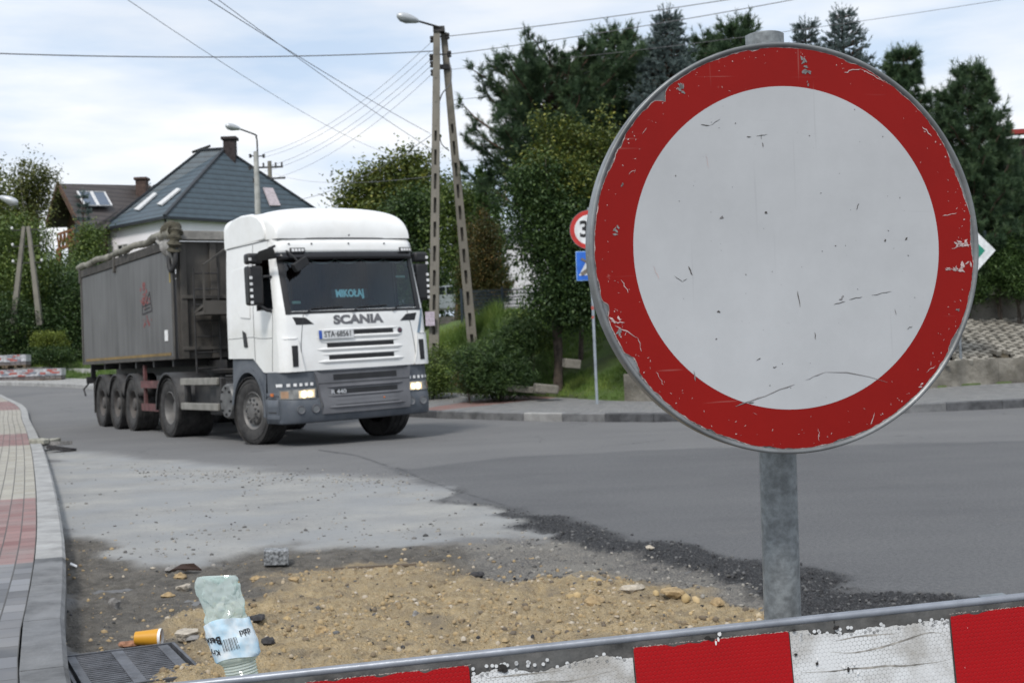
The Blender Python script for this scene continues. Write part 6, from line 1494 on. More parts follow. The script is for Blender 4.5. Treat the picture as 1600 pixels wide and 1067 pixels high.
for a in [((944, 492), (965, 495)), ((950, 499), (985, 520)), ((985, 520), (989, 540)), ((1009, 572), (1021, 592)), ((1012, 598), (1016, 612)), ((1016, 612), (1062, 622)), ((1054, 636), (1052, 662)), ((1325, 113), (1352, 108)), ((1352, 108), (1392, 130)), ((1347, 640), (1342, 690)), ((1352, 650), (1345, 668)), ((1261, 690), (1260, 670)), ((1235, 690), (1225, 700)), ((1500, 420), (1528, 410)), ((1478, 426), (1500, 430)), ((1490, 395), (1524, 388)), ((1457, 558), (1466, 575)), ((1440, 590), (1455, 580)), ((1405, 625), (1418, 640)), ((1100, 240), (1104, 262)), ((1012, 410), (1020, 430)), ((962, 430), (972, 450)), ((1085, 90), (1130, 70)), ((980, 270), (990, 262)), ((1450, 200), (1465, 215)), ((1478, 342), (1502, 338)), ((1090, 680), (1120, 665))]:
    stroke(sc, jag(*a, 6, .8), g.uniform(.5, 1.3))
for _ in range(170):
    a = g.uniform(0, 2 * math.pi); r_ = .2362 + .053 * g.random() ** .28; px_, py_ = 1226 + r_ / S1063 * .966 * math.cos(a), 387 - r_ / S1063 * math.sin(a)
    an = g.uniform(0, 3.14); l = g.uniform(1, 4) if g.random() < .92 else g.uniform(5, 14); stroke(sc, jag((px_, py_), (px_ + l * math.cos(an), py_ + l * math.sin(an)), 3, .4), g.uniform(.3, .8)) if r_ < .281 else blot(sc, px_, py_, g.uniform(.4, 1.6), el=1.2)
for px_, py_, r_ in ((1500, 389, 6), (1512, 387, 7), (1494, 428, 6), (1508, 424, 8), (1520, 418, 6), (1482, 427, 4), (1300, 706, 3), (948, 490, 6), (1376, 668, 5), (1430, 610, 5)):
    for _ in range(4): blot(sc, px_ + g.normal() * r_ * .6, py_ + g.normal() * r_ * .4, r_ * .55, el=1.7)
sc.build('scratch', m_scr, big)
gs_ = MB()
for px_, py_, r_, k_ in ((1263, 104, 8, 8), (1266, 132, 3, 4), (1068, 138, 7, 8), (960, 355, 6, 4), (955, 505, 6, 5), (1003, 615, 5, 5), (1306, 470, 4, 3), (1500, 490, 4, 3), (970, 283, 4, 3), (1122, 340, 4, 3)):
    for _ in range(k_): blot(gs_, px_ + g.normal() * r_ * .6, py_ + g.normal() * r_ * .7, r_ * .5, el=1.5)
stroke(gs_, jag((1130, 630), (1225, 600), 8, .6), 1.4); stroke(gs_, jag((1243, 594), (1275, 583), 5, .4), 1.0); stroke(gs_, [(1275, 583), (1310, 585), (1345, 593), (1375, 603)], 1.2); stroke(gs_, jag((1068, 572), (1070, 588), 4, .4), 1.6); stroke(gs_, jag((960, 655), (1110, 600), 4, .3), .5)
gs_.build('scuff', m_greyscr, big)
dk = MB()
for p0, p1, w_ in (((1066, 412), (1072, 426), 2.6), ((1044, 426), (1056, 436), 1.3), ((1056, 436), (1063, 431), 1.3), ((1236, 455), (1239, 480), 2.4), ((1293, 478), (1312, 474), 1.4), ((1318, 471), (1340, 467), 1.6), ((1355, 465), (1388, 460), 1.7), ((1166, 561), (1173, 557), 2.2), ((1192, 573), (1198, 572), 2), ((1151, 626), (1160, 625), 2.4), ((1260, 520), (1262, 532), 1.8), ((1392, 488), (1394, 498), 1.3), ((1411, 521), (1420, 516), 1.6), ((1336, 330), (1341, 320), 1.4), ((1094, 195), (1108, 196), 1.8), ((1108, 196), (1125, 186), 1.0), ((1189, 223), (1191, 230), 2), ((1180, 213), (1198, 210), 1.2), ((1165, 214), (1172, 214), 2.4), ((1188, 218), (1188, 210), 1.2)):
    stroke(dk, jag(p0, p1, 4, .5), w_ * .6)
for px_, py_, r_ in ((1110, 483, 3.4), (1105, 525, 2.2), (1191, 332, 3), (1265, 213, 1.8), (1381, 379, 3.2), (1416, 377, 4), (1387, 364, 1.6), (1300, 386, 1.6), (1280, 303, 1.6), (1384, 215, 1.2), (1340, 172, 1.2), (1408, 312, 1.6), (1148, 193, 1.4), (1052, 273, 1.8), (1056, 312, 1.2), (1155, 427, 1.6), (1316, 386, 1.2), (1418, 404, 1.5), (1278, 394, 1.1), (1207, 567, 1.2), (1333, 455, 1.5), (1186, 600, 1.3)):
    blot(dk, px_, py_, r_ * .8, el=1.25)
for _ in range(46):
    a = g.uniform(0, 2 * math.pi); r_ = .23 * g.random() ** .5; blot(dk, 1226 + r_ / S1063 * math.cos(a), 387 - r_ / S1063 * math.sin(a), g.uniform(.35, .9), el=1.2)
dk.build('nick', m_dark, big)
# its post
t0 = at(1194.5, 55, 1.962) ; b0 = at(1222.5, 950, 2.045); dv = (b0 - t0); bb = t0 + dv * ((0.012 - t0.z) / dv.z)
o_ = Vector((SC.x, SC.y, SC.z)); Rm = Matrix.Rotation(-SYAW, 3, 'Z')
m_ = MB(); m_.tube([Rm @ (t0 - o_), Rm @ (t0.lerp(bb, .5) - o_), Rm @ (bb - o_)], .0292, 40, caps=False); m_.tube([Rm @ (t0 - o_ + Vector((0, 0, .0))), Rm @ (t0 - o_ - Vector((0, 0, .3)))], .0275, 24); 
postm = mat('galvanised_post', (.29, .31, .32), .5, .35, .22, 70, bump=.1, bscale=90, dirt=.25, dcol=(.15, .155, .155), dscale=26)
m_.build('post', postm, big, smooth=60)
m_ = MB()
for z in (.12, -.13): m_.lathe([(.033, -.02), (.035, -.02), (.035, .02), (.033, .02)], 24, Matrix.Translation(Rm @ (t0.lerp(bb, (t0.z - SC.z - z) / (t0.z)) - o_)) @ Matrix.Rotation(R(90), 4, 'X')); m_.b2((-.04, .026, z - .015), (.04, .045, z + .015))
m_.build('clamp', postm, big)
m_ = MB(); m_.box(Rm @ (bb - o_ + Vector((0, 0, .03))), (.4, .4, .06)); m_.build('foot_block', M['conc'], big, bevel=.02)

# --- speed limit and crossing signs
c = at(921, 359, 25.9); f_ = gnd(927, 588, .5); r = thing('road_sign', 'round 30 speed limit sign above a blue crossing sign on one thin post', 'sign', (c.x, c.y, c.z), R(-4)); s_ = 1 / 77.
rd_ = .40
m_ = MB(); m_.lathe([(0, .012), (rd_, .012), (rd_, 0), (0, 0)], 48); m_.build('plate', M['galv'], r)
m_ = MB(); m_.lathe([(rd_ * .76, -.003), (rd_ * .98, -.003)], 64); m_.build('red_border', mat('bright_red_film', (.48, .03, .025), .5), r)
m_ = MB(); m_.lathe([(0, -.003), (rd_ * .76, -.003)], 48); m_.build('white_face', mat('bright_white_film', (.72, .73, .74), .5), r)
v, f = text_mesh('30', .46, .012, .92); m_ = MB(); m_.add([(a, -.005, b_) for a, b_ in v], f); m_.build('number', M['black'], r, solid=.002)
m_ = MB(); m_.b2((-.30, 0, -1.03), (.30, .012, -.43)); m_.build('crossing_plate', mat('blue_border', (.25, .42, .70), .5), r, bevel=.004)
m_ = MB(); m_.b2((-.285, -.004, -1.015), (.285, -.001, -.445)); m_.build('blue_face', mat('blue_film', (.02, .13, .55), .5), r)
m_ = MB(); m_.add([(-.25, -.006, -.92), (.25, -.006, -.92), (0, -.006, -.49)], [(0, 1, 2)]); m_.build('white_triangle', mat('white_symbol', (.62, .64, .66), .5), r)
m_ = MB()      # walking figure
m_.beam((.0, -.008, -.62), (.0, -.008, -.76), .004, .06, (0, 0, 1)); m_.beam((.0, -.008, -.74), (.07, -.008, -.90), .004, .035); m_.beam((.0, -.008, -.74), (-.06, -.008, -.90), .004, .035); m_.beam((.0, -.008, -.66), (-.08, -.008, -.76), .004, .025); m_.beam((.0, -.008, -.66), (.08, -.008, -.74), .004, .025); m_.lathe([(0, -.008), (.028, -.008)], 14, Matrix.Translation((0, 0, -.585))); m_.build('pedestrian_symbol', M['black'], r)
m_ = MB(); m_.beam((-.19, -.013, -.58), (.16, -.013, -.80), .004, .045); m_.beam((-.20, -.015, -.90), (.18, -.015, -.66), .004, .075); m_.build('brown_tape', mat('brown_tape', (.16, .14, .12), .7), r)
zb_ = T1(f_.x, c.y); m_ = MB(); m_.tube([(0, .045, .45), (.02, .045, zb_ - c.z)], .03, 12); m_.build('post', mat('pale_post', (.34, .38, .42), .5, .3), r)
m_ = MB(); 
for z in (.2, -.2, -.6, -.9): m_.b2((-.05, .012, z - .02), (.05, .08, z + .02))
m_.build('clamp', M['galv'], r, split=True); m_ = MB(); m_.tube([(.005, .045, -1.55), (.006, .045, -1.62)], .032, 12); m_.tube([(.006, .045, -1.75), (.006, .045, -1.8)], .032, 12); m_.build('red_tape', mat('red_tape', (.45, .1, .08), .6), r, split=True)
# --- green and white diamond sign peeping out at right
c = at(1493, 393, 27.4); r = thing('road_sign', 'green and white diamond sign on a thin post behind the rim of the round sign', 'sign', (c.x, c.y, c.z), R(6)); dd = .90
def dia(k_, y): return [(-k_, y, 0), (0, y, -k_), (k_, y, 0), (0, y, k_)]
m_ = MB(); m_.prism(dia(dd, 0), (0, .014, 0)); m_.build('plate', mat('sign_white', (.70, .72, .73), .5), r)
m_ = MB(); m_.prism(dia(dd * .74, -.003), (0, .002, 0)); m_.build('green_face', mat('sign_green', (.02, .22, .15), .5), r)
m_ = MB(); m_.tube([(.04, .05, .9), (.04, .05, .78 - c.z)], .03, 12); m_.build('post', M['galv'], r); m_ = MB(); m_.b2((-.02, .014, -.3), (.10, .08, -.26)); m_.b2((-.02, .014, .3), (.10, .08, .34)); m_.build('clamp', M['galv'], r, split=True)

# ================================================================ CLOSE BARRIER
bY = lambda X: 1.905 + .058 * X
def bp_(px, py):
    d = ray(px, py); t = 1.905 / (d.y - .058 * d.x); return Vector((0, 0, EYE)) + d * t
TL, TR = bp_(278, 1067.5), bp_(1602, 928); bx_ = (TR - TL).normalized(); L0v = TL - bx_ * .9; 
bar = thing('traffic_barrier', 'red and white striped barrier board with peeling film, across the bottom foreground', 'barrier', tuple(TL)); 
by_ = Vector((-.058, 1, 0)); by_ = (by_ - bx_ * by_.dot(bx_)).normalized(); bz_ = bx_.cross(by_)
if bz_.z < 0: bz_ = -bz_
BM = Matrix((bx_, by_, bz_)).transposed().to_4x4(); bar.matrix_world = Matrix.Translation(TL) @ BM
# local: x along the board, y away from the camera, z up from the top edge
m_ = MB(); m_.b2((-1.0, .004, -.255), (1.6, .030, -.008)); steel = mat('grimy_steel', (.10, .10, .098), .6, .3, .4, 10, bump=.15, bscale=50, dirt=.6, dcol=(.22, .21, .2), dscale=16); m_.build('board', steel, bar)
m_ = MB(); m_.tube([(-1.0, .008, -.0055), (.3, .008, -.0055), (1.6, .008, -.0055)], .0062, 20); m_.tube([(-1.0, .006, -.2555), (1.6, .006, -.2555)], .007, 14); m_.build('rolled_edge', mat('blue_grey_edge', (.27, .29, .33), .4, .35, .15, 12, bump=.04, dirt=.25, dcol=(.15, .15, .16), dscale=9), bar, smooth=60)
def hexfilm(name, col, gap, amt, rough, under=None):
    m = bpy.data.materials.new(name); m.use_nodes = True; t = m.node_tree; b = t.nodes['Principled BSDF']; lk = t.links.new; co = N('ShaderNodeTexCoord', t)
    def mapn(off):
        mp1 = N('ShaderNodeMapping', t); mp1.inputs['Scale'].default_value = (1 / .0068, 0, 1 / .0068); mp1.inputs['Location'].default_value = (off[0], 0, off[1]); lk(co.outputs['Object'], mp1.inputs[0])
        md = N('ShaderNodeVectorMath', t, operation='MODULO'); md.inputs[1].default_value = (1, 1, 1.7320508); ad = N('ShaderNodeVectorMath', t, operation='ADD'); ad.inputs[1].default_value = (400, 0, 173.20508 * 2); lk(mp1.outputs[0], ad.inputs[0]); lk(ad.outputs[0], md.inputs[0])
        sb_ = N('ShaderNodeVectorMath', t, operation='SUBTRACT'); sb_.inputs[1].default_value = (.5, 0, .8660254); lk(md.outputs[0], sb_.inputs[0]); le = N('ShaderNodeVectorMath', t, operation='LENGTH'); lk(sb_.outputs[0], le.inputs[0]); return le.outputs['Value']
    mn = N('ShaderNodeMath', t, operation='MINIMUM'); lk(mapn((0, 0)), mn.inputs[0]); lk(mapn((.5, .8660254)), mn.inputs[1])
    rg_ = N('ShaderNodeMapRange', t); rg_.inputs[1].default_value = .43; rg_.inputs[2].default_value = .53; lk(mn.outputs[0], rg_.inputs[0])
    nz_ = N('ShaderNodeTexNoise', t, i_Scale=14, i_Detail=5); lk(co.outputs['Object'], nz_.inputs[0]); nr = N('ShaderNodeMapRange', t); nr.inputs[1].default_value = .35; nr.inputs[2].default_value = .65; nr.inputs[3].default_value = amt * .15; nr.inputs[4].default_value = amt; lk(nz_.outputs[0], nr.inputs[0])
    ml = N('ShaderNodeMath', t, operation='MULTIPLY'); lk(rg_.outputs[0], ml.inputs[0]); lk(nr.outputs[0], ml.inputs[1])
    nz2 = N('ShaderNodeTexNoise', t, i_Scale=9, i_Detail=6, i_Roughness=.65); lk(co.outputs['Object'], nz2.inputs[0]); n2r = N('ShaderNodeMapRange', t); n2r.inputs[1].default_value = .45; n2r.inputs[2].default_value = .66; n2r.inputs[4].default_value = .85 if under else .12; lk(nz2.outputs[0], n2r.inputs[0])
    m1 = N('ShaderNodeMix', t, data_type='RGBA'); lk(n2r.outputs[0], m1.inputs[0]); m1.inputs['A'].default_value = rgba(col); m1.inputs['B'].default_value = rgba(under or gap)
    m2 = N('ShaderNodeMix', t, data_type='RGBA'); lk(ml.outputs[0], m2.inputs[0]); lk(m1.outputs[2], m2.inputs['A']); m2.inputs['B'].default_value = rgba(gap); lk(m2.outputs[2], b.inputs['Base Color'])
    bpn = N('ShaderNodeBump', t, i_Strength=.35, i_Distance=.0015); bpn.invert = True; lk(rg_.outputs[0], bpn.inputs['Height']); lk(bpn.outputs[0], b.inputs['Normal']); b.inputs['Roughness'].default_value = rough; b.inputs['Specular IOR Level'].default_value = .25
    return m
m_hr = hexfilm('red_reflective_film', (.37, .004, .007), (.20, .004, .006), .5, .45); m_hw = hexfilm('white_reflective_film', (.66, .67, .68), (.26, .26, .25), .9, .45, (.33, .31, .28))
def lx(px, py=1010): return (BM.inverted() @ Matrix.Translation(-TL) @ bp_(px, py)).x
edges = [lx(-420), lx(-60), lx(212), lx(475, 1055), lx(735, 1045), lx(989, 1030), lx(1236, 1010), lx(1486, 1000), lx(1735, 990), lx(1990)]
g = np.random.default_rng(55)
for i, (a, b_) in enumerate(zip(edges[:-1], edges[1:])):
    isr = i % 2 == 1; m_ = MB(); n = 70; topz = []
    for k_ in range(n + 1):
        u = k_ / n; x = a + (b_ - a) * u
        if isr: z = -.0175 - .0008 * g.random() - .004 * max(0, fbm(np.array([x * 30]), np.array([3.]), 3)[0] - .55) * 4
        else:
            z = -.023 - .016 * float(smooth(.35, .75, np.array([fbm(np.array([x * 7 + i]), np.array([1.5]), 3)[0]]))[0]) - .003 * g.random()
            if u < .12 and i == 6: z = -.019
        topz.append((x, z))
    if isr: topz[0] = (topz[0][0] + .002, topz[0][1] - .004); topz[-1] = (topz[-1][0] - .002, topz[-1][1] - .003)
    yy = -.0006 if isr else .0012
    vs = [(x, yy, z) for x, z in topz] + [(x + .0015 * (k_ == 0) * isr, yy, -.244) for k_, (x, z) in enumerate(topz)]
    m_.add(vs, [(k_, k_ + 1, n + 2 + k_, n + 1 + k_) for k_ in range(n)]); st_ = m_.build('red_stripe' if isr else 'white_stripe', m_hr if isr else m_hw, bar, solid=.0004)
# loose film cells, dirt rim along the torn edges, holes
cr3 = MB()
for i, (a, b_) in enumerate(zip(edges[:-1], edges[1:])):
    if i % 2 == 1: continue
    for _ in range(34):
        x = g.uniform(a, b_); z = -.022 - .014 * g.random() ** 1.5; q = .0029; cr3.add([(x + q * math.cos(t_), .0008, z + q * math.sin(t_)) for t_ in [math.pi / 3 * k_ for k_ in range(6)]], [tuple(range(6))])
wk = MB()
for i, (a, b_) in enumerate(zip(edges[:-1], edges[1:])):
    if i % 2 == 1: continue
    for z_, am in ((-.040, .008), (-.052, .012), (-.085, .010)):
        u0_, u1_ = g.uniform(0, .35), g.uniform(.55, 1.0); xs2 = [a + (b_ - a) * (u0_ + (u1_ - u0_) * k_ / 30) for k_ in range(31)]; ph = g.uniform(0, 9)
        zs2 = [z_ + am * (float(fbm(np.array([x * 9 + ph]), np.array([ph]), 3)[0]) - .5) * 2 for x in xs2]; hw = [.0014 * math.sin(math.pi * k_ / 30) * g.uniform(.5, 1.4) + .0001 for k_ in range(31)]
        wk.add([(x, .0006, z + h_) for x, z, h_ in zip(xs2, zs2, hw)] + [(x, .0006, z - h_) for x, z, h_ in zip(xs2, zs2, hw)], [(k_, k_ + 1, 32 + k_, 31 + k_) for k_ in range(30)])
wk.build('film_wrinkle', mat('grimy_wrinkle', (.36, .34, .31), .6, 0, .4, 40), bar)
cr3.build('film_flake', mat('pale_flake', (.62, .63, .64), .6), bar)
ed = MB()
for i, (a, b_) in enumerate(zip(edges[:-1], edges[1:])):
    if i % 2 == 0: continue
    for _ in range(110):
        x = g.uniform(a, b_); z = -.0172 - .0015 * g.random(); q = g.uniform(.0007, .0018); ed.add([(x - q, -.0011, z), (x + q * 1.4, -.0011, z + .0003), (x + q * .6, -.0011, z + .0011)], [(0, 1, 2)])
ed.build('torn_edge', mat('pale_torn', (.5, .42, .38), .7), bar)
ho = MB()
def blotb(mb, px, py, r_, el=1.3, y=-.0016):
    q = BM.inverted() @ Matrix.Translation(-TL) @ bp_(px, py); an = g.uniform(0, 3); k_ = 9
    mb.add([(q.x + r_ * (el * math.cos(2 * math.pi * i / k_) * math.cos(an)) * g.uniform(.6, 1.1), y, q.z + r_ * (math.sin(2 * math.pi * i / k_) / el) * g.uniform(.6, 1.1)) for i in range(k_)], [tuple(range(k_))])
for a in ((1303, 971, .0045), (1306, 980, .005), (1276, 1036, .0045), (1325, 1045, .006), (1332, 1046, .004), (1243, 1022, .003), (1240, 984, .003), (1105, 996, .006), (1112, 998, .004), (785, 1040, .005), (789, 1046, .006), (782, 1046, .004)): blotb(ho, *a)
ho.build('hole', mat('dark_hole', (.025, .023, .022), .9), bar)
fk = MB()
for a in ((1124, 990, .004), (1122, 998, .0045), (1118, 1003, .004), (1334, 1036, .0035), (1318, 1040, .0035), (1340, 1050, .003), (1276, 1028, .003), (1507, 1042, .001), (1511, 980, .0008)): blotb(fk, *a, 1.0, -.0019)
fk.build('film_flake', M['chip'], bar)
# board supports
m_ = MB()
for x in (-.55, 1.25): m_.b2((x - .02, .031, -TL.z + .05), (x + .02, .071, -.01)); m_.b2((x - .05, -.3, -TL.z + .005), (x + .05, .4, -TL.z + .06))
m_.build('stand', M['galv'], bar)

# ================================================================ BOTTLE, CUP, GRATE, RUBBLE, PALLETS, CAR
Yb = 2.44
bt0, bt1 = at(338, 900, Yb), at(372, 1052, Yb)
axb = (bt1 - bt0).normalized(); bot = thing('plastic_bottle', 'crushed pale green plastic bottle stuck upside down just behind the barrier', 'bottle', tuple(bt0)); Bx = Vector((1, 0, 0)); Bx = (Bx - axb * Bx.dot(axb)).normalized(); By = axb.cross(Bx)
if By.y < 0: By = -By
def bl_(x, y, s): return Bx * x + By * y + axb * s      # s metres down from the base end
m_pet = bpy.data.materials.new('pale_green_plastic'); m_pet.use_nodes = True; t = m_pet.node_tree; b = t.nodes['Principled BSDF']; b.inputs['Base Color'].default_value = (.74, .81, .80, 1); b.inputs['Roughness'].default_value = .07; b.inputs['Specular IOR Level'].default_value = 1.0
tr = N('ShaderNodeBsdfTransparent', t); tr.inputs[0].default_value = (.80, .91, .88, 1); mx = N('ShaderNodeMixShader', t); mx.inputs[0].default_value = .42
t.links.new(tr.outputs[0], mx.inputs[1]); t.links.new(b.outputs[0], mx.inputs[2]); t.links.new(mx.outputs[0], t.nodes['Material Output'].inputs[0])
g = np.random.default_rng(17)
def brad(s): return float(np.interp(s, [0, .008, .03, .08, .12, .158, .17, .22, .26, .285, .30], [.034, .037, .038, .041, .043, .042, .031, .029, .024, .014, .0135]))
def flat(s): return float(np.interp(s, [0, .06, .12, .2, .28], [.28, .34, .55, .8, 1.0]))
def bottle_pt(a, s):
    r = brad(s); crease = .003 * math.sin(2.0 * a + s * 60) * math.exp(-((s - .05) / .06) ** 2) + .001 * math.sin(s * 1100) * (s > .165)
    t_ = abs(a - math.pi); rg_ = lambda u, v: abs(2 * float(vn(np.array([u + 30.]), np.array([v + 30.]))[0]) - 1)
    crease += (.016 * (rg_(t_ * 1.3 + s * 34, s * 26 - t_ * 1.1) - .42) + .007 * (rg_(t_ * 4 - s * 60, s * 70 + t_ * 2) - .4)) * (s < .165) * min(1, abs(.165 - s) * 25) * (.6 if s > .08 else 1) * (.35 + .65 * abs(math.sin(a)))
    r += crease; return bl_(r * math.cos(a) + .007 * float(np.interp(s, [.1, .16], [0, 1])), r * math.sin(a) * flat(s), s + .006 * math.cos(a) * (s < .02))
m_ = MB(); ss = lin(0, .30, 110); m_.grid(lambda s, a: bottle_pt(a, s), ss, lin(0, 2 * math.pi, 81)); m_.grid(lambda s, a: bottle_pt(a, 0) * s + bl_(0, .0, .010 + .008 * math.sin(a * 3)) * (1 - s), lin(0, 1, 4), lin(0, 2 * math.pi, 25)); m_.build('body', m_pet, bot, smooth=14)
m_ = MB(); m_.mat(0)
def lab(a, s): p = bottle_pt(a, s); c = bl_(0, 0, s); d = p - c; return c + d * (1 + .0022 / max(.01, d.length))
m_.grid(lambda s, a: lab(a, s + .005 * math.sin(a * 2 + 2)), lin(.083, .158, 18), lin(R(168), R(374), 44))
m_lab = mat('label_paper', (.72, .77, .80), .45, 0, .1, 30, color2=(.42, .62, .76)); lbo = m_.build('label', m_lab, bot, smooth=40)
def labtext(txt, size, a0, s0, rot180=True, bold=0, mt=None, off=.0036):
    v, f = text_mesh(txt, size, bold); mb = MB()
    vs = []
    for u, w_ in v:
        if rot180: u, w_ = -u, -w_
        a = a0 - (-u) / .043; s = s0 - w_; p = bottle_pt(a, s); c = bl_(0, 0, s); d = p - c; vs.append(c + d * (1 + off / max(.01, d.length)))
    mb.add(vs, f); return mb.build('lettering', mt or M['black'], lbo)
labtext('Besk', .020, R(229), .115, bold=.0005, off=.0045); labtext('Kry', .014, R(226), .137, bold=.0003, off=.0045); labtext('dzki', .016, R(316), .112, bold=.0003, off=.0045)
m_ = MB()
for i in range(13):
    a = R(252 + i * 3.0); w_ = R([1.2, .6, 1.6, .8][i % 4])
    def q_(aa, s): p = bottle_pt(aa, s); c = bl_(0, 0, s); d = p - c; return c + d * (1 + .004 / d.length)
    m_.add([q_(a, .116), q_(a + w_, .116), q_(a + w_, .138), q_(a, .138)], [(0, 1, 2, 3)])
m_.build('barcode', M['black'], lbo)
m_ = MB(); m_.tube([bl_(0, 0, .285), bl_(0, 0, .305)], .0155, 20); m_.build('cap', mat('blue_cap', (.05, .2, .5), .4), bot)
rb0 = bt0 + bl_(0, 0, .29); m_ = MB(); m_.tube([rb0 + Vector((0, 0, .0)), Vector((rb0.x + .02, rb0.y, -.02))], .006, 8); o = m_.build('steel_rod', mat('rusty_rod', (.15, .07, .04), .9), None); tag(o, 'thin rusty steel rod holding up the crushed bottle behind the barrier', 'rod')
def GH(x, y): return float(ground_height(np.array([[x, y, 0.]]))[0])
# cup
c0 = gnd(212, 1010, -.01); c1 = gnd(257, 1008, -.01); c0.z = GH(c0.x, c0.y) + .040; c1.z = GH(c1.x, c1.y) + .044
cup = thing('paper_cup', 'orange-yellow paper cup lying by the drain grate', 'cup', tuple(c0)); dx = (c1 - c0); Mq = dx.to_track_quat('Y', 'Z').to_matrix().to_4x4(); l_ = .115
m_ = MB(); m_.lathe([(.0, .004), (.027, .004), (.028, 0), (.0385, l_ - .012), (.0365, l_ - .012), (.026, .008)], 32, Mq); m_.build('cup_wall', mat('orange_card', (.62, .30, .02), .5, 0, .08, 20, dirt=.3, dcol=(.25, .12, .02), dscale=20), cup, smooth=40)
m_ = MB(); m_.lathe([(.0385, l_ - .0118), (.040, l_ - .006), (.0385, l_), (.037, l_ - .004), (.0365, l_ - .0118)], 32, Mq); m_.build('rim', M['chip'], cup, smooth=60)
# grate
gc = [gnd(105, 1036), gnd(262, 1013)]; yaw = math.atan2(gc[1].y - gc[0].y, gc[1].x - gc[0].x) * .6 + R(19) * .4; cx = gnd(262, 1013); GW, GL = .415, .62
gt = thing('drain_grate', 'dark cast iron drain grate set in the ground beside the left kerb', 'grate', (cx.x, cx.y, .012), yaw)
M['iron'] = mat('cast_iron', (.12, .125, .14), .5, .4, .3, 12, bump=.2, bscale=80, dirt=.5, dcol=(.14, .14, .15), dscale=14)
m_ = MB(); z0, z1 = -.03, .008
m_.b2((-GW - .03, 0, z0), (.03, .012, z1 + .004)); m_.b2((-GW - .03, -GL - .02, z0), (.03, -GL - .006, z1 + .004)); m_.b2((0.018, -GL - .006, z0), (.03, 0, z1 + .004)); m_.b2((-GW - .03, -GL - .006, z0), (-GW - .018, 0, z1 + .004)); m_.build('frame', M['iron'], gt)
m_ = MB(); m_.b2((-GW, -GL, z0), (-GW + .035, -.004, z1)); m_.b2((-.045, -GL, z0), (-.0, -.004, z1)); m_.b2((-GW / 2 - .03, -GL, z0), (-GW / 2 + .02, -.004, z1)); k_ = 0; y = -.006
while y > -GL + .02:
    for a, b_ in ((-GW + .035, -GW / 2 - .03), (-GW / 2 + .02, -.045)): m_.b2((a, y - .013, z0), (b_, y, z1 - .002))
    y -= .034
m_.build('bars', M['iron'], gt, bevel=.0015)
m_ = MB(); m_.b2((-GW - .02, -GL, -.35), (.02, 0, -.033)); m_.build('pit', mat('pit_dark', (.012, .012, .012), .95), gt)
# stones
def rock(r, seed, flat_=.7):
    gg = np.random.default_rng(seed); import bmesh
    bm = bmesh.new(); bmesh.ops.create_icosphere(bm, subdivisions=2, radius=1); sh = gg.uniform(.6, 1.2, 3); ph = gg.uniform(0, 9, 3)
    for v in bm.verts:
        n_ = .28 * math.sin(v.co.x * 3 + ph[0]) * math.cos(v.co.y * 2.5 + ph[1]) + .22 * math.sin(v.co.z * 4 + ph[2]) + gg.normal() * .075; v.co *= (1 + n_) * r; v.co.x *= sh[0] * 1.2; v.co.y *= sh[1]; v.co.z *= flat_ * sh[2]
    me = bpy.data.meshes.new('stone'); bm.to_mesh(me); bm.free(); return me
stm = [mat('tan_stone', (.36, .26, .14), .9, 0, .25, 30, bump=.4), mat('pale_stone', (.45, .40, .33), .9, 0, .2, 30, bump=.4), mat('grey_stone', (.24, .23, .22), .9, 0, .25, 30, bump=.4), mat('dark_stone', (.045, .043, .045), .9, 0, .3, 30, bump=.5), mat('terracotta_lump', (.30, .15, .09), .9, 0, .25, 30, bump=.4)]
named = [(402, 903, .045, 0, 'rounded tan stone behind the crushed bottle to its right'), (287, 915, .055, 1, 'flat pale stone left of the top of the bottle'), (283, 901, .04, 0, 'small tan stone above the flat pale one'), (268, 889, .05, 2, 'grey stone left of the dark scrap near the old asphalt edge'), (203, 1013, .045, 4, 'reddish brown clay lump left of the orange cup'), (290, 998, .06, 1, 'pale stone slab between the cup and the bottle'), (300, 1000, .05, 2, 'grey stone touching the pale slab beside the bottle'), (400, 976, .045, 3, 'black lump of asphalt right of the bottle label'), (420, 1011, .04, 3, 'dark asphalt lump low on the right of the bottle'), (178, 945, .055, 2, 'rough grey stone in the dark soil near the kerb'), (262, 925, .035, 0, 'orange-tan stone left of the pale flat stone'), (745, 903, .05, 3, 'black lump lying on the sand in the middle'), (1015, 860, .03, 1, 'pale stone beside the dark crumbled asphalt'), (505, 985, .035, 0, 'tan stone above the barrier, left of the red stripe'), (930, 948, .05, 0, 'yellowish stone on the right part of the sand'), (1052, 940, .06, 0, 'large yellowish stone near the sign post foot'), (990, 935, .045, 1, 'pale yellow stone left of the sign post'), (650, 960, .03, 2, 'small grey stone on the middle sand'), (460, 918, .03, 0, 'small tan stone at the upper sand edge'), (1120, 945, .045, 0, 'tan stone immediately left of the steel post')]
for i, (px_, py_, r_, mi, lbl) in enumerate(named):
    p = gnd(px_, py_, -.02); p.z = GH(p.x, p.y) + r_ * .25; me = rock(r_ * .8, 300 + i); me.materials.append(stm[mi]); o = bpy.data.objects.new('stone', me); COL.objects.link(o); o.location = p; o.rotation_euler = (0, 0, i); tag(o, lbl, 'stone', 'stones on the dug up ground')
p = gnd(290, 894, -.02); m_ = MB(); m_.add([(-.09, 0, 0), (-.03, .03, .03), (.05, .01, .035), (.10, -.01, .0), (.03, -.04, .01), (-.04, -.03, .012)], [(0, 1, 2, 3, 4, 5)]); o = m_.build('bark_scrap', mat('dark_scrap', (.04, .022, .016), .9), None, solid=.01, loc=(p.x, p.y, GH(p.x, p.y) + .01)); tag(o, 'curled dark brown scrap beside the small tan stone', 'scrap')
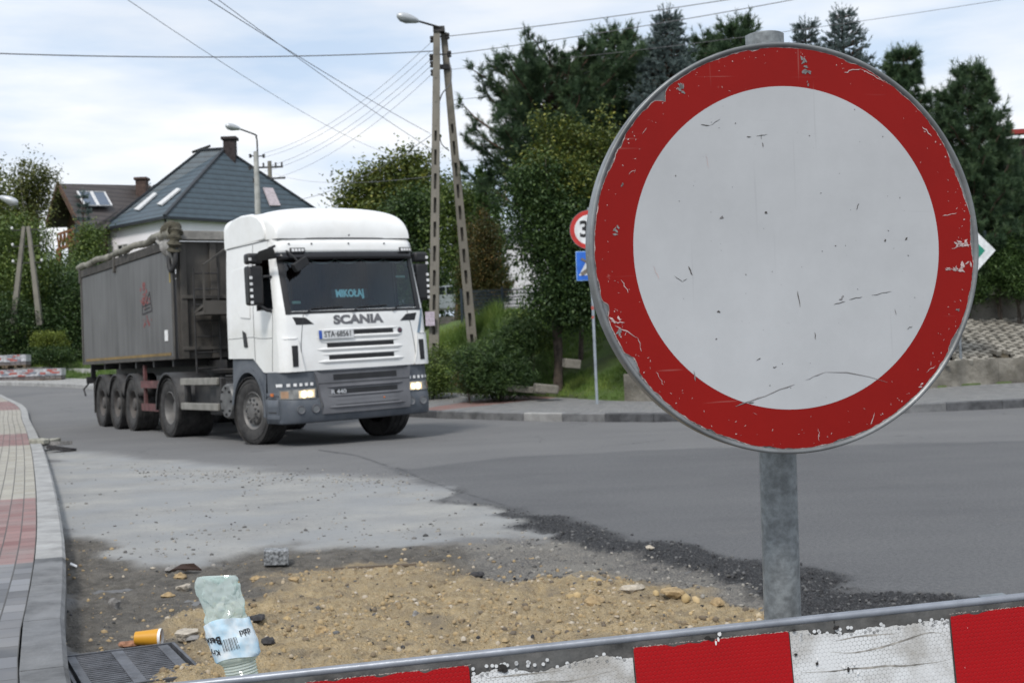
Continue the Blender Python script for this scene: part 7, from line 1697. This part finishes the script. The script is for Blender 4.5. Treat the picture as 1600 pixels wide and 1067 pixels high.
p = gnd(432, 880, -.02); m_ = MB(); m_.box((0, 0, .045), (.15, .12, .09), (.05, .04, .2)); o = m_.build('concrete_block', mat('speckled_block', (.26, .27, .28), .8, 0, .5, 60), None, bevel=.006, loc=(p.x, p.y, GH(p.x, p.y))); tag(o, 'small square speckled grey block at the edge of the old asphalt', 'block')
p = gnd(115, 887, -.02); m_ = MB(); m_.box((0, 0, .02), (.045, .03, .004), (.3, .5, .4)); o = m_.build('paper_scrap', M['chip'], None, loc=(p.x, p.y, GH(p.x, p.y))); tag(o, 'tiny white paper scrap near the left kerb', 'paper')
p = gnd(575, 893, -.02); m_ = MB(); m_.beam((-.2, 0, .015), (.28, .03, .02), .03, .012); o = m_.build('wood_stick', mat('grey_stick', (.14, .11, .08), .9), None, loc=(p.x, p.y, GH(p.x, p.y))); tag(o, 'thin grey-brown stick lying on the sand behind the bottle', 'stick')
# broken asphalt slabs by the left kerb
sl_ = [(72, 694, .55, .5, 'pale'), (84, 702, .6, .4, 'grey'), (62, 704, .35, .3, 'small pale'), (97, 705, .55, .22, 'dark pointed')]
for i, (px_, py_, w_, d_, nm) in enumerate(sl_):
    p = gnd(px_, py_); m_ = MB(); gg = np.random.default_rng(900 + i); poly = [(w_ * .5 * math.cos(a) * gg.uniform(.75, 1.1), d_ * .5 * math.sin(a) * gg.uniform(.75, 1.1), 0) for a in lin(0, 5.4, 8)]; m_.prism(poly, (0, 0, .06)); o = m_.build('asphalt_slab', stm[3] if 'dark' in nm else (stm[2] if nm == 'grey' else mat('pale_slab', (.33, .32, .27), .9, 0, .3, 12)), None, loc=(p.x, p.y, .01 + .055 * (i % 3))); o.rotation_euler = (R(4 * (-1) ** i), R(5 * (i - 1)), 0); tag(o, nm + ' broken slab in the small heap by the left kerb', 'slab', 'broken slabs by the kerb')
# gravel: crumbs too many to count
def gravel(name, label, n, seed, pick, rmin, rmax, mt):
    gg = np.random.default_rng(seed); px_ = gg.uniform(60, 1600, n * 6); py_ = gg.uniform(700, 1075, n * 6); 
    X = (px_ - 800) / FPX; d = np.stack([X, -(py_ - 533.5) / FPX, -np.ones_like(X)], 1) @ np.array(CAMR).T; t_ = -EYE / d[:, 2]; Pn = d * t_[:, None]; Pn[:, 2] = 0
    Y = Pn[:, 1]; keep = gg.random(len(Y)) < np.clip((Y / 9), .15, 1) ** 1.5; Wt = zone_weights(Pn); pr = pick(Wt, Pn, px_, py_); keep &= gg.random(len(Y)) < pr; Pn = Pn[keep][:n]; Wt = {k_: w_[keep][:n] for k_, w_ in Wt.items()}; k = len(Pn); z = ground_height(Pn, Wt)
    ico = np.array([(0, 0, 1), (.89, 0, .45), (.28, .85, .45), (-.72, .53, .45), (-.72, -.53, .45), (.28, -.85, .45), (.72, .53, -.45), (-.28, .85, -.45), (-.89, 0, -.45), (-.28, -.85, -.45), (.72, -.53, -.45), (0, 0, -1)])
    fc = np.array([(0, 1, 2), (0, 2, 3), (0, 3, 4), (0, 4, 5), (0, 5, 1), (1, 6, 2), (2, 7, 3), (3, 8, 4), (4, 9, 5), (5, 10, 1), (6, 7, 2), (7, 8, 3), (8, 9, 4), (9, 10, 5), (10, 6, 1)])
    r = (rmin + (rmax - rmin) * gg.random(k) ** 3)[:, None, None]; sc_ = gg.uniform(.6, 1.3, (k, 1, 3)) * np.array([1, 1, .75]); V = ico[None] * (1 + gg.normal(0, .16, (k, 12, 1))) * r * sc_; a = gg.uniform(0, 6.28, k); ca, sa = np.cos(a)[:, None], np.sin(a)[:, None]
    V = np.stack([V[..., 0] * ca - V[..., 1] * sa + Pn[:, :1], V[..., 0] * sa + V[..., 1] * ca + Pn[:, 1:2], V[..., 2] + (z + r[:, 0, 0] * .15)[:, None]], -1).reshape(-1, 3)
    F = (fc[None] + np.arange(k)[:, None, None] * 12).reshape(-1, 3); o = mesh_np(name, V, F, mt, None, np.repeat(gg.random(k), 12)); tag(o, label, 'gravel', kind='stuff')
def tintmat(name, cols, rough=.9):
    m = bpy.data.materials.new(name); m.use_nodes = True; t = m.node_tree; b = t.nodes['Principled BSDF']; a = N('ShaderNodeAttribute', t, attribute_name='tint'); c = N('ShaderNodeValToRGB', t); e = c.color_ramp.elements; e[0].color = rgba(cols[0]); e[1].color = rgba(cols[-1])
    for i, q in enumerate(cols[1:-1]): z = e.new((i + 1) / (len(cols) - 1)); z.color = rgba(q)
    t.links.new(a.outputs['Fac'], c.inputs[0]); t.links.new(c.outputs[0], b.inputs['Base Color']); b.inputs['Roughness'].default_value = rough; return m
gravel('gravel', 'loose tan and grey gravel over the sandy pit', 9000, 1, lambda W, P, x, y: np.clip(W['w_sand'] * .75 * smooth(.46, .6, fbm(P[:, 0] * 2.5, P[:, 1] * 2.5, 3)) + W['w_soil'] * .10 + W['w_sand'] * .05, 0, 1), .0028, .017, tintmat('gravel_tan', [(.10, .085, .07), (.26, .19, .105), (.36, .27, .15), (.30, .22, .12), (.42, .37, .30)]))
gravel('gravel', 'dark crumbled asphalt grit along the broken road edge', 11000, 2, lambda W, P, x, y: np.clip(W['w_crumb'] * 1.0 + W['w_soil'] * .04, 0, 1), .003, .013, tintmat('gravel_dark', [(.018, .018, .02), (.04, .04, .043), (.07, .07, .073), (.13, .13, .13)]))
gravel('gravel', 'scattered grey grit on the old pale asphalt and beside the sand', 9000, 3, lambda W, P, x, y: np.clip(W['w_grav'] * .35 + W['w_old'] * .16 * smooth(.42, .62, fbm(P[:, 0] * 1.2, P[:, 1] * 1.2, 3)) + 1.3 * np.exp(-((y - (742 + .03 * (x - 400))) / 9) ** 2) * (x > 200) * (x < 640), 0, 1), .003, .017, tintmat('gravel_grey', [(.05, .05, .05), (.12, .115, .11), (.22, .21, .19), (.3, .28, .25)]))
# clumps of tan rubble at the right end of the sand
gravel('rubble', 'coarse yellowish rubble ridge near the foot of the sign post', 700, 4, lambda W, P, x, y: ((x > 880) & (x < 1190)) * np.exp(-((y - (925 + (x - 880) * .08)) / 14) ** 2) * .9 + ((x < 520) & (x > 300)) * (y > 960) * .12 * (fbm(P[:, 0] * 3, P[:, 1] * 3, 2) > .5), .008, .036, tintmat('rubble_tan', [(.22, .16, .09), (.38, .28, .14), (.46, .34, .18), (.44, .38, .29)]))
# --- pallets of paving bricks at far left
def pallet(px_, pyb, Y, w_px, label, h=.62, level=0, yaw_=8):
    c = at(px_, pyb, Y); w_ = w_px * Y / FPX; r = thing('brick_pallet', label, 'pallet', (c.x, c.y, c.z), R(yaw_), 'wrapped pallets of paving blocks')
    m_ = MB()
    for x in (-.42, 0, .42): m_.b2((x * w_ - .05, 0, 0), (x * w_ + .05, .9, .10))
    m_.b2((-w_ / 2, 0, .10), (w_ / 2, .9, .13)); m_.build('pallet_base', mat('pallet_wood', (.12, .09, .06), .9), r)
    m_ = MB(); n = max(3, int(w_ / .2))
    for k_ in range(5):
        for i in range(n): m_.b2((-w_ / 2 + i * w_ / n + .006, .01, .135 + k_ * .08), (-w_ / 2 + (i + 1) * w_ / n - .006, .89, .135 + k_ * .08 + .072))
    m_.build('brick_stack', mat('grey_pavers_stack', (.19, .17, .17), .9, 0, .3, 3), r)
    m_ = MB(); z0, z1 = .26, .135 + .4 + .012
    m_.b2((-w_ / 2 - .01, -.008, z0), (w_ / 2 + .01, .905, z1)); m_.mat(1)
    gg = np.random.default_rng(abs(int(px_ * 7 + level)))
    for _ in range(9):
        x = gg.uniform(-w_ / 2, w_ / 2 - .3); zz_ = gg.uniform(z0, z1 - .05); m_.mat(1 + (_ % 2)).b2((x, -.013 - .001 * _, zz_), (min(w_ / 2, x + gg.uniform(.1, .3)), -.009, min(z1, zz_ + gg.uniform(.03, .09))))
    m_.mat(0).b2((-w_ / 2, -.014, z1 - .012), (w_ / 2, .88, z1 + .003))
    m_.mat(2); 
    for _ in range(3): x = gg.uniform(-w_ / 2, w_ / 2 - .3); zz_ = gg.uniform(z0, z1 - .05); m_.b2((x, -.017, zz_), (x + .18, -.014, zz_ + .02))
    m_.build('plastic_wrap', [mat('white_wrap', (.46, .46, .48), .4, 0, .35, 8), mat('red_print', (.38, .11, .09), .5), mat('grey_print', (.2, .22, .26), .5)], r)
pallet(78, 597, 51, 34, 'wrapped pallet of paving blocks nearest the trailer, right end of the row')
pallet(46, 598, 51.5, 34, 'wrapped pallet of paving blocks second from the right in the lower row')
pallet(12, 599, 52, 36, 'wrapped pallet of paving blocks at the left end of the lower row')
pallet(24, 575, 53, 32, 'wrapped pallet of paving blocks raised on the upper row, right one', level=1)
pallet(-10, 576, 53.5, 34, 'wrapped pallet of paving blocks on the upper row, cut by the left edge', level=1)
m_ = MB(); p = at(10, 590, 54.6); m_.b2((-3, -.2, -1), (1.6, .8, .4)); o = m_.build('concrete_step', M['conc'], None, loc=tuple(p)); tag(o, 'dark concrete ledge under the upper pallets at far left', 'ledge')
# --- silver estate car parked up the slope
c = at(697, 486, 60); car = thing('car', 'silver hatchback parked on the rise behind the concrete pole', 'car', (c.x - .1, c.y, c.z - .30), R(12))
car.scale = (1.0, 1.0, 1.0)
prof_c = [(-2.0, .35), (-2.05, .75), (-1.9, .95), (-1.15, 1.02), (-.55, 1.42), (.6, 1.48), (1.5, 1.38), (1.95, .95), (2.02, .6), (1.95, .35)]
m_ = MB(); m_.prism([(x, -.82, z) for x, z in prof_c], (0, 1.64, 0)); m_.build('body', mat('car_silver', (.72, .73, .74), .4, 0, .05, 2, coat=.5), car, bevel=.09)
m_ = MB()
for q in (((-.98, 1.04), (-.5, 1.36), (-.05, 1.39), (-.05, 1.04)), ((.03, 1.04), (.03, 1.39), (.75, 1.39), (.8, 1.04)), ((.88, 1.04), (.84, 1.39), (1.35, 1.32), (1.55, 1.04))): m_.prism([(x, -.826, z) for x, z in q], (0, 1.652, 0))
m_.build('side_window', M['windowdark'], car)
for x in (-1.25, 1.25):
    for s in (-1, 1):
        m_ = MB(); m_.lathe([(0, -.1), (.2, -.1), (.31, -.09), (.32, 0), (.31, .09), (.2, .1), (0, .1)], 22, Matrix.Translation((x, s * .76, .32))); w_ = m_.build('wheel', M['rubber'], car, smooth=40)
        m_ = MB(); m_.lathe([(0, s * .105), (.19, s * .108), (.2, s * .1)], 16, Matrix.Translation((x, s * .76, .32))); m_.build('rim', M['silver'], w_)
for s in (-1, 1):
    m_ = MB(); m_.b2((-1.98, s * .5 - .15, .72), (-1.9, s * .5 + .15, .86)); m_.build('headlight', M['glassclear'], car); m_ = MB(); m_.b2((1.90, s * .68 - .08, .8), (1.97, s * .68 + .08, 1.1)); m_.build('tail_light', mat('red_lens', (.4, .02, .02), .3), car)
# ground of the yard the car stands on
m_ = MB(); m_.b2((-5, -1.3, -2.2), (5, 4.5, -.004)); o = m_.build('parking_ground', mat('yard_gravel', (.22, .2, .18), .95), None, loc=(car.location.x, car.location.y, car.location.z)); o.rotation_euler = (0, 0, R(12)); tag(o, kind='structure')
leafy_tree('hedge', 'dark hedge directly behind the silver hatchback', 'hedge', gp(690, 66), at(690, 440, 66), [blob_px(640, 450, 66, 40, 40), blob_px(690, 445, 66, 34, 42), blob_px(740, 455, 66, 34, 40)], 12000, .16, LM['dkgrn'], r0=.08, clump=.35, seed=45)
# openwork blocks and concrete chunks on the bank
for i, (px_, py_, Y_, sx_, sz_, lbl) in enumerate(((893, 568, 28.2, .36, .2, 'broken grey concrete block lying in the grass of the bank'), (853, 607, 27.4, .5, .18, 'flat concrete chunk at the foot of the bank by the dug soil'), (820, 608, 27.8, .9, .14, 'low stone edging sunk in the grass at the foot of the juniper'))):
    c = at(px_, py_, Y_); m_ = MB(); m_.box((0, 0, 0), (sx_, .3, sz_), (.05, .12, .2)); o = m_.build('concrete_chunk', M['oldconc'], None, bevel=.02, loc=(c.x, c.y, max(c.z, T1(c.x, c.y) + .04))); tag(o, lbl, 'concrete')
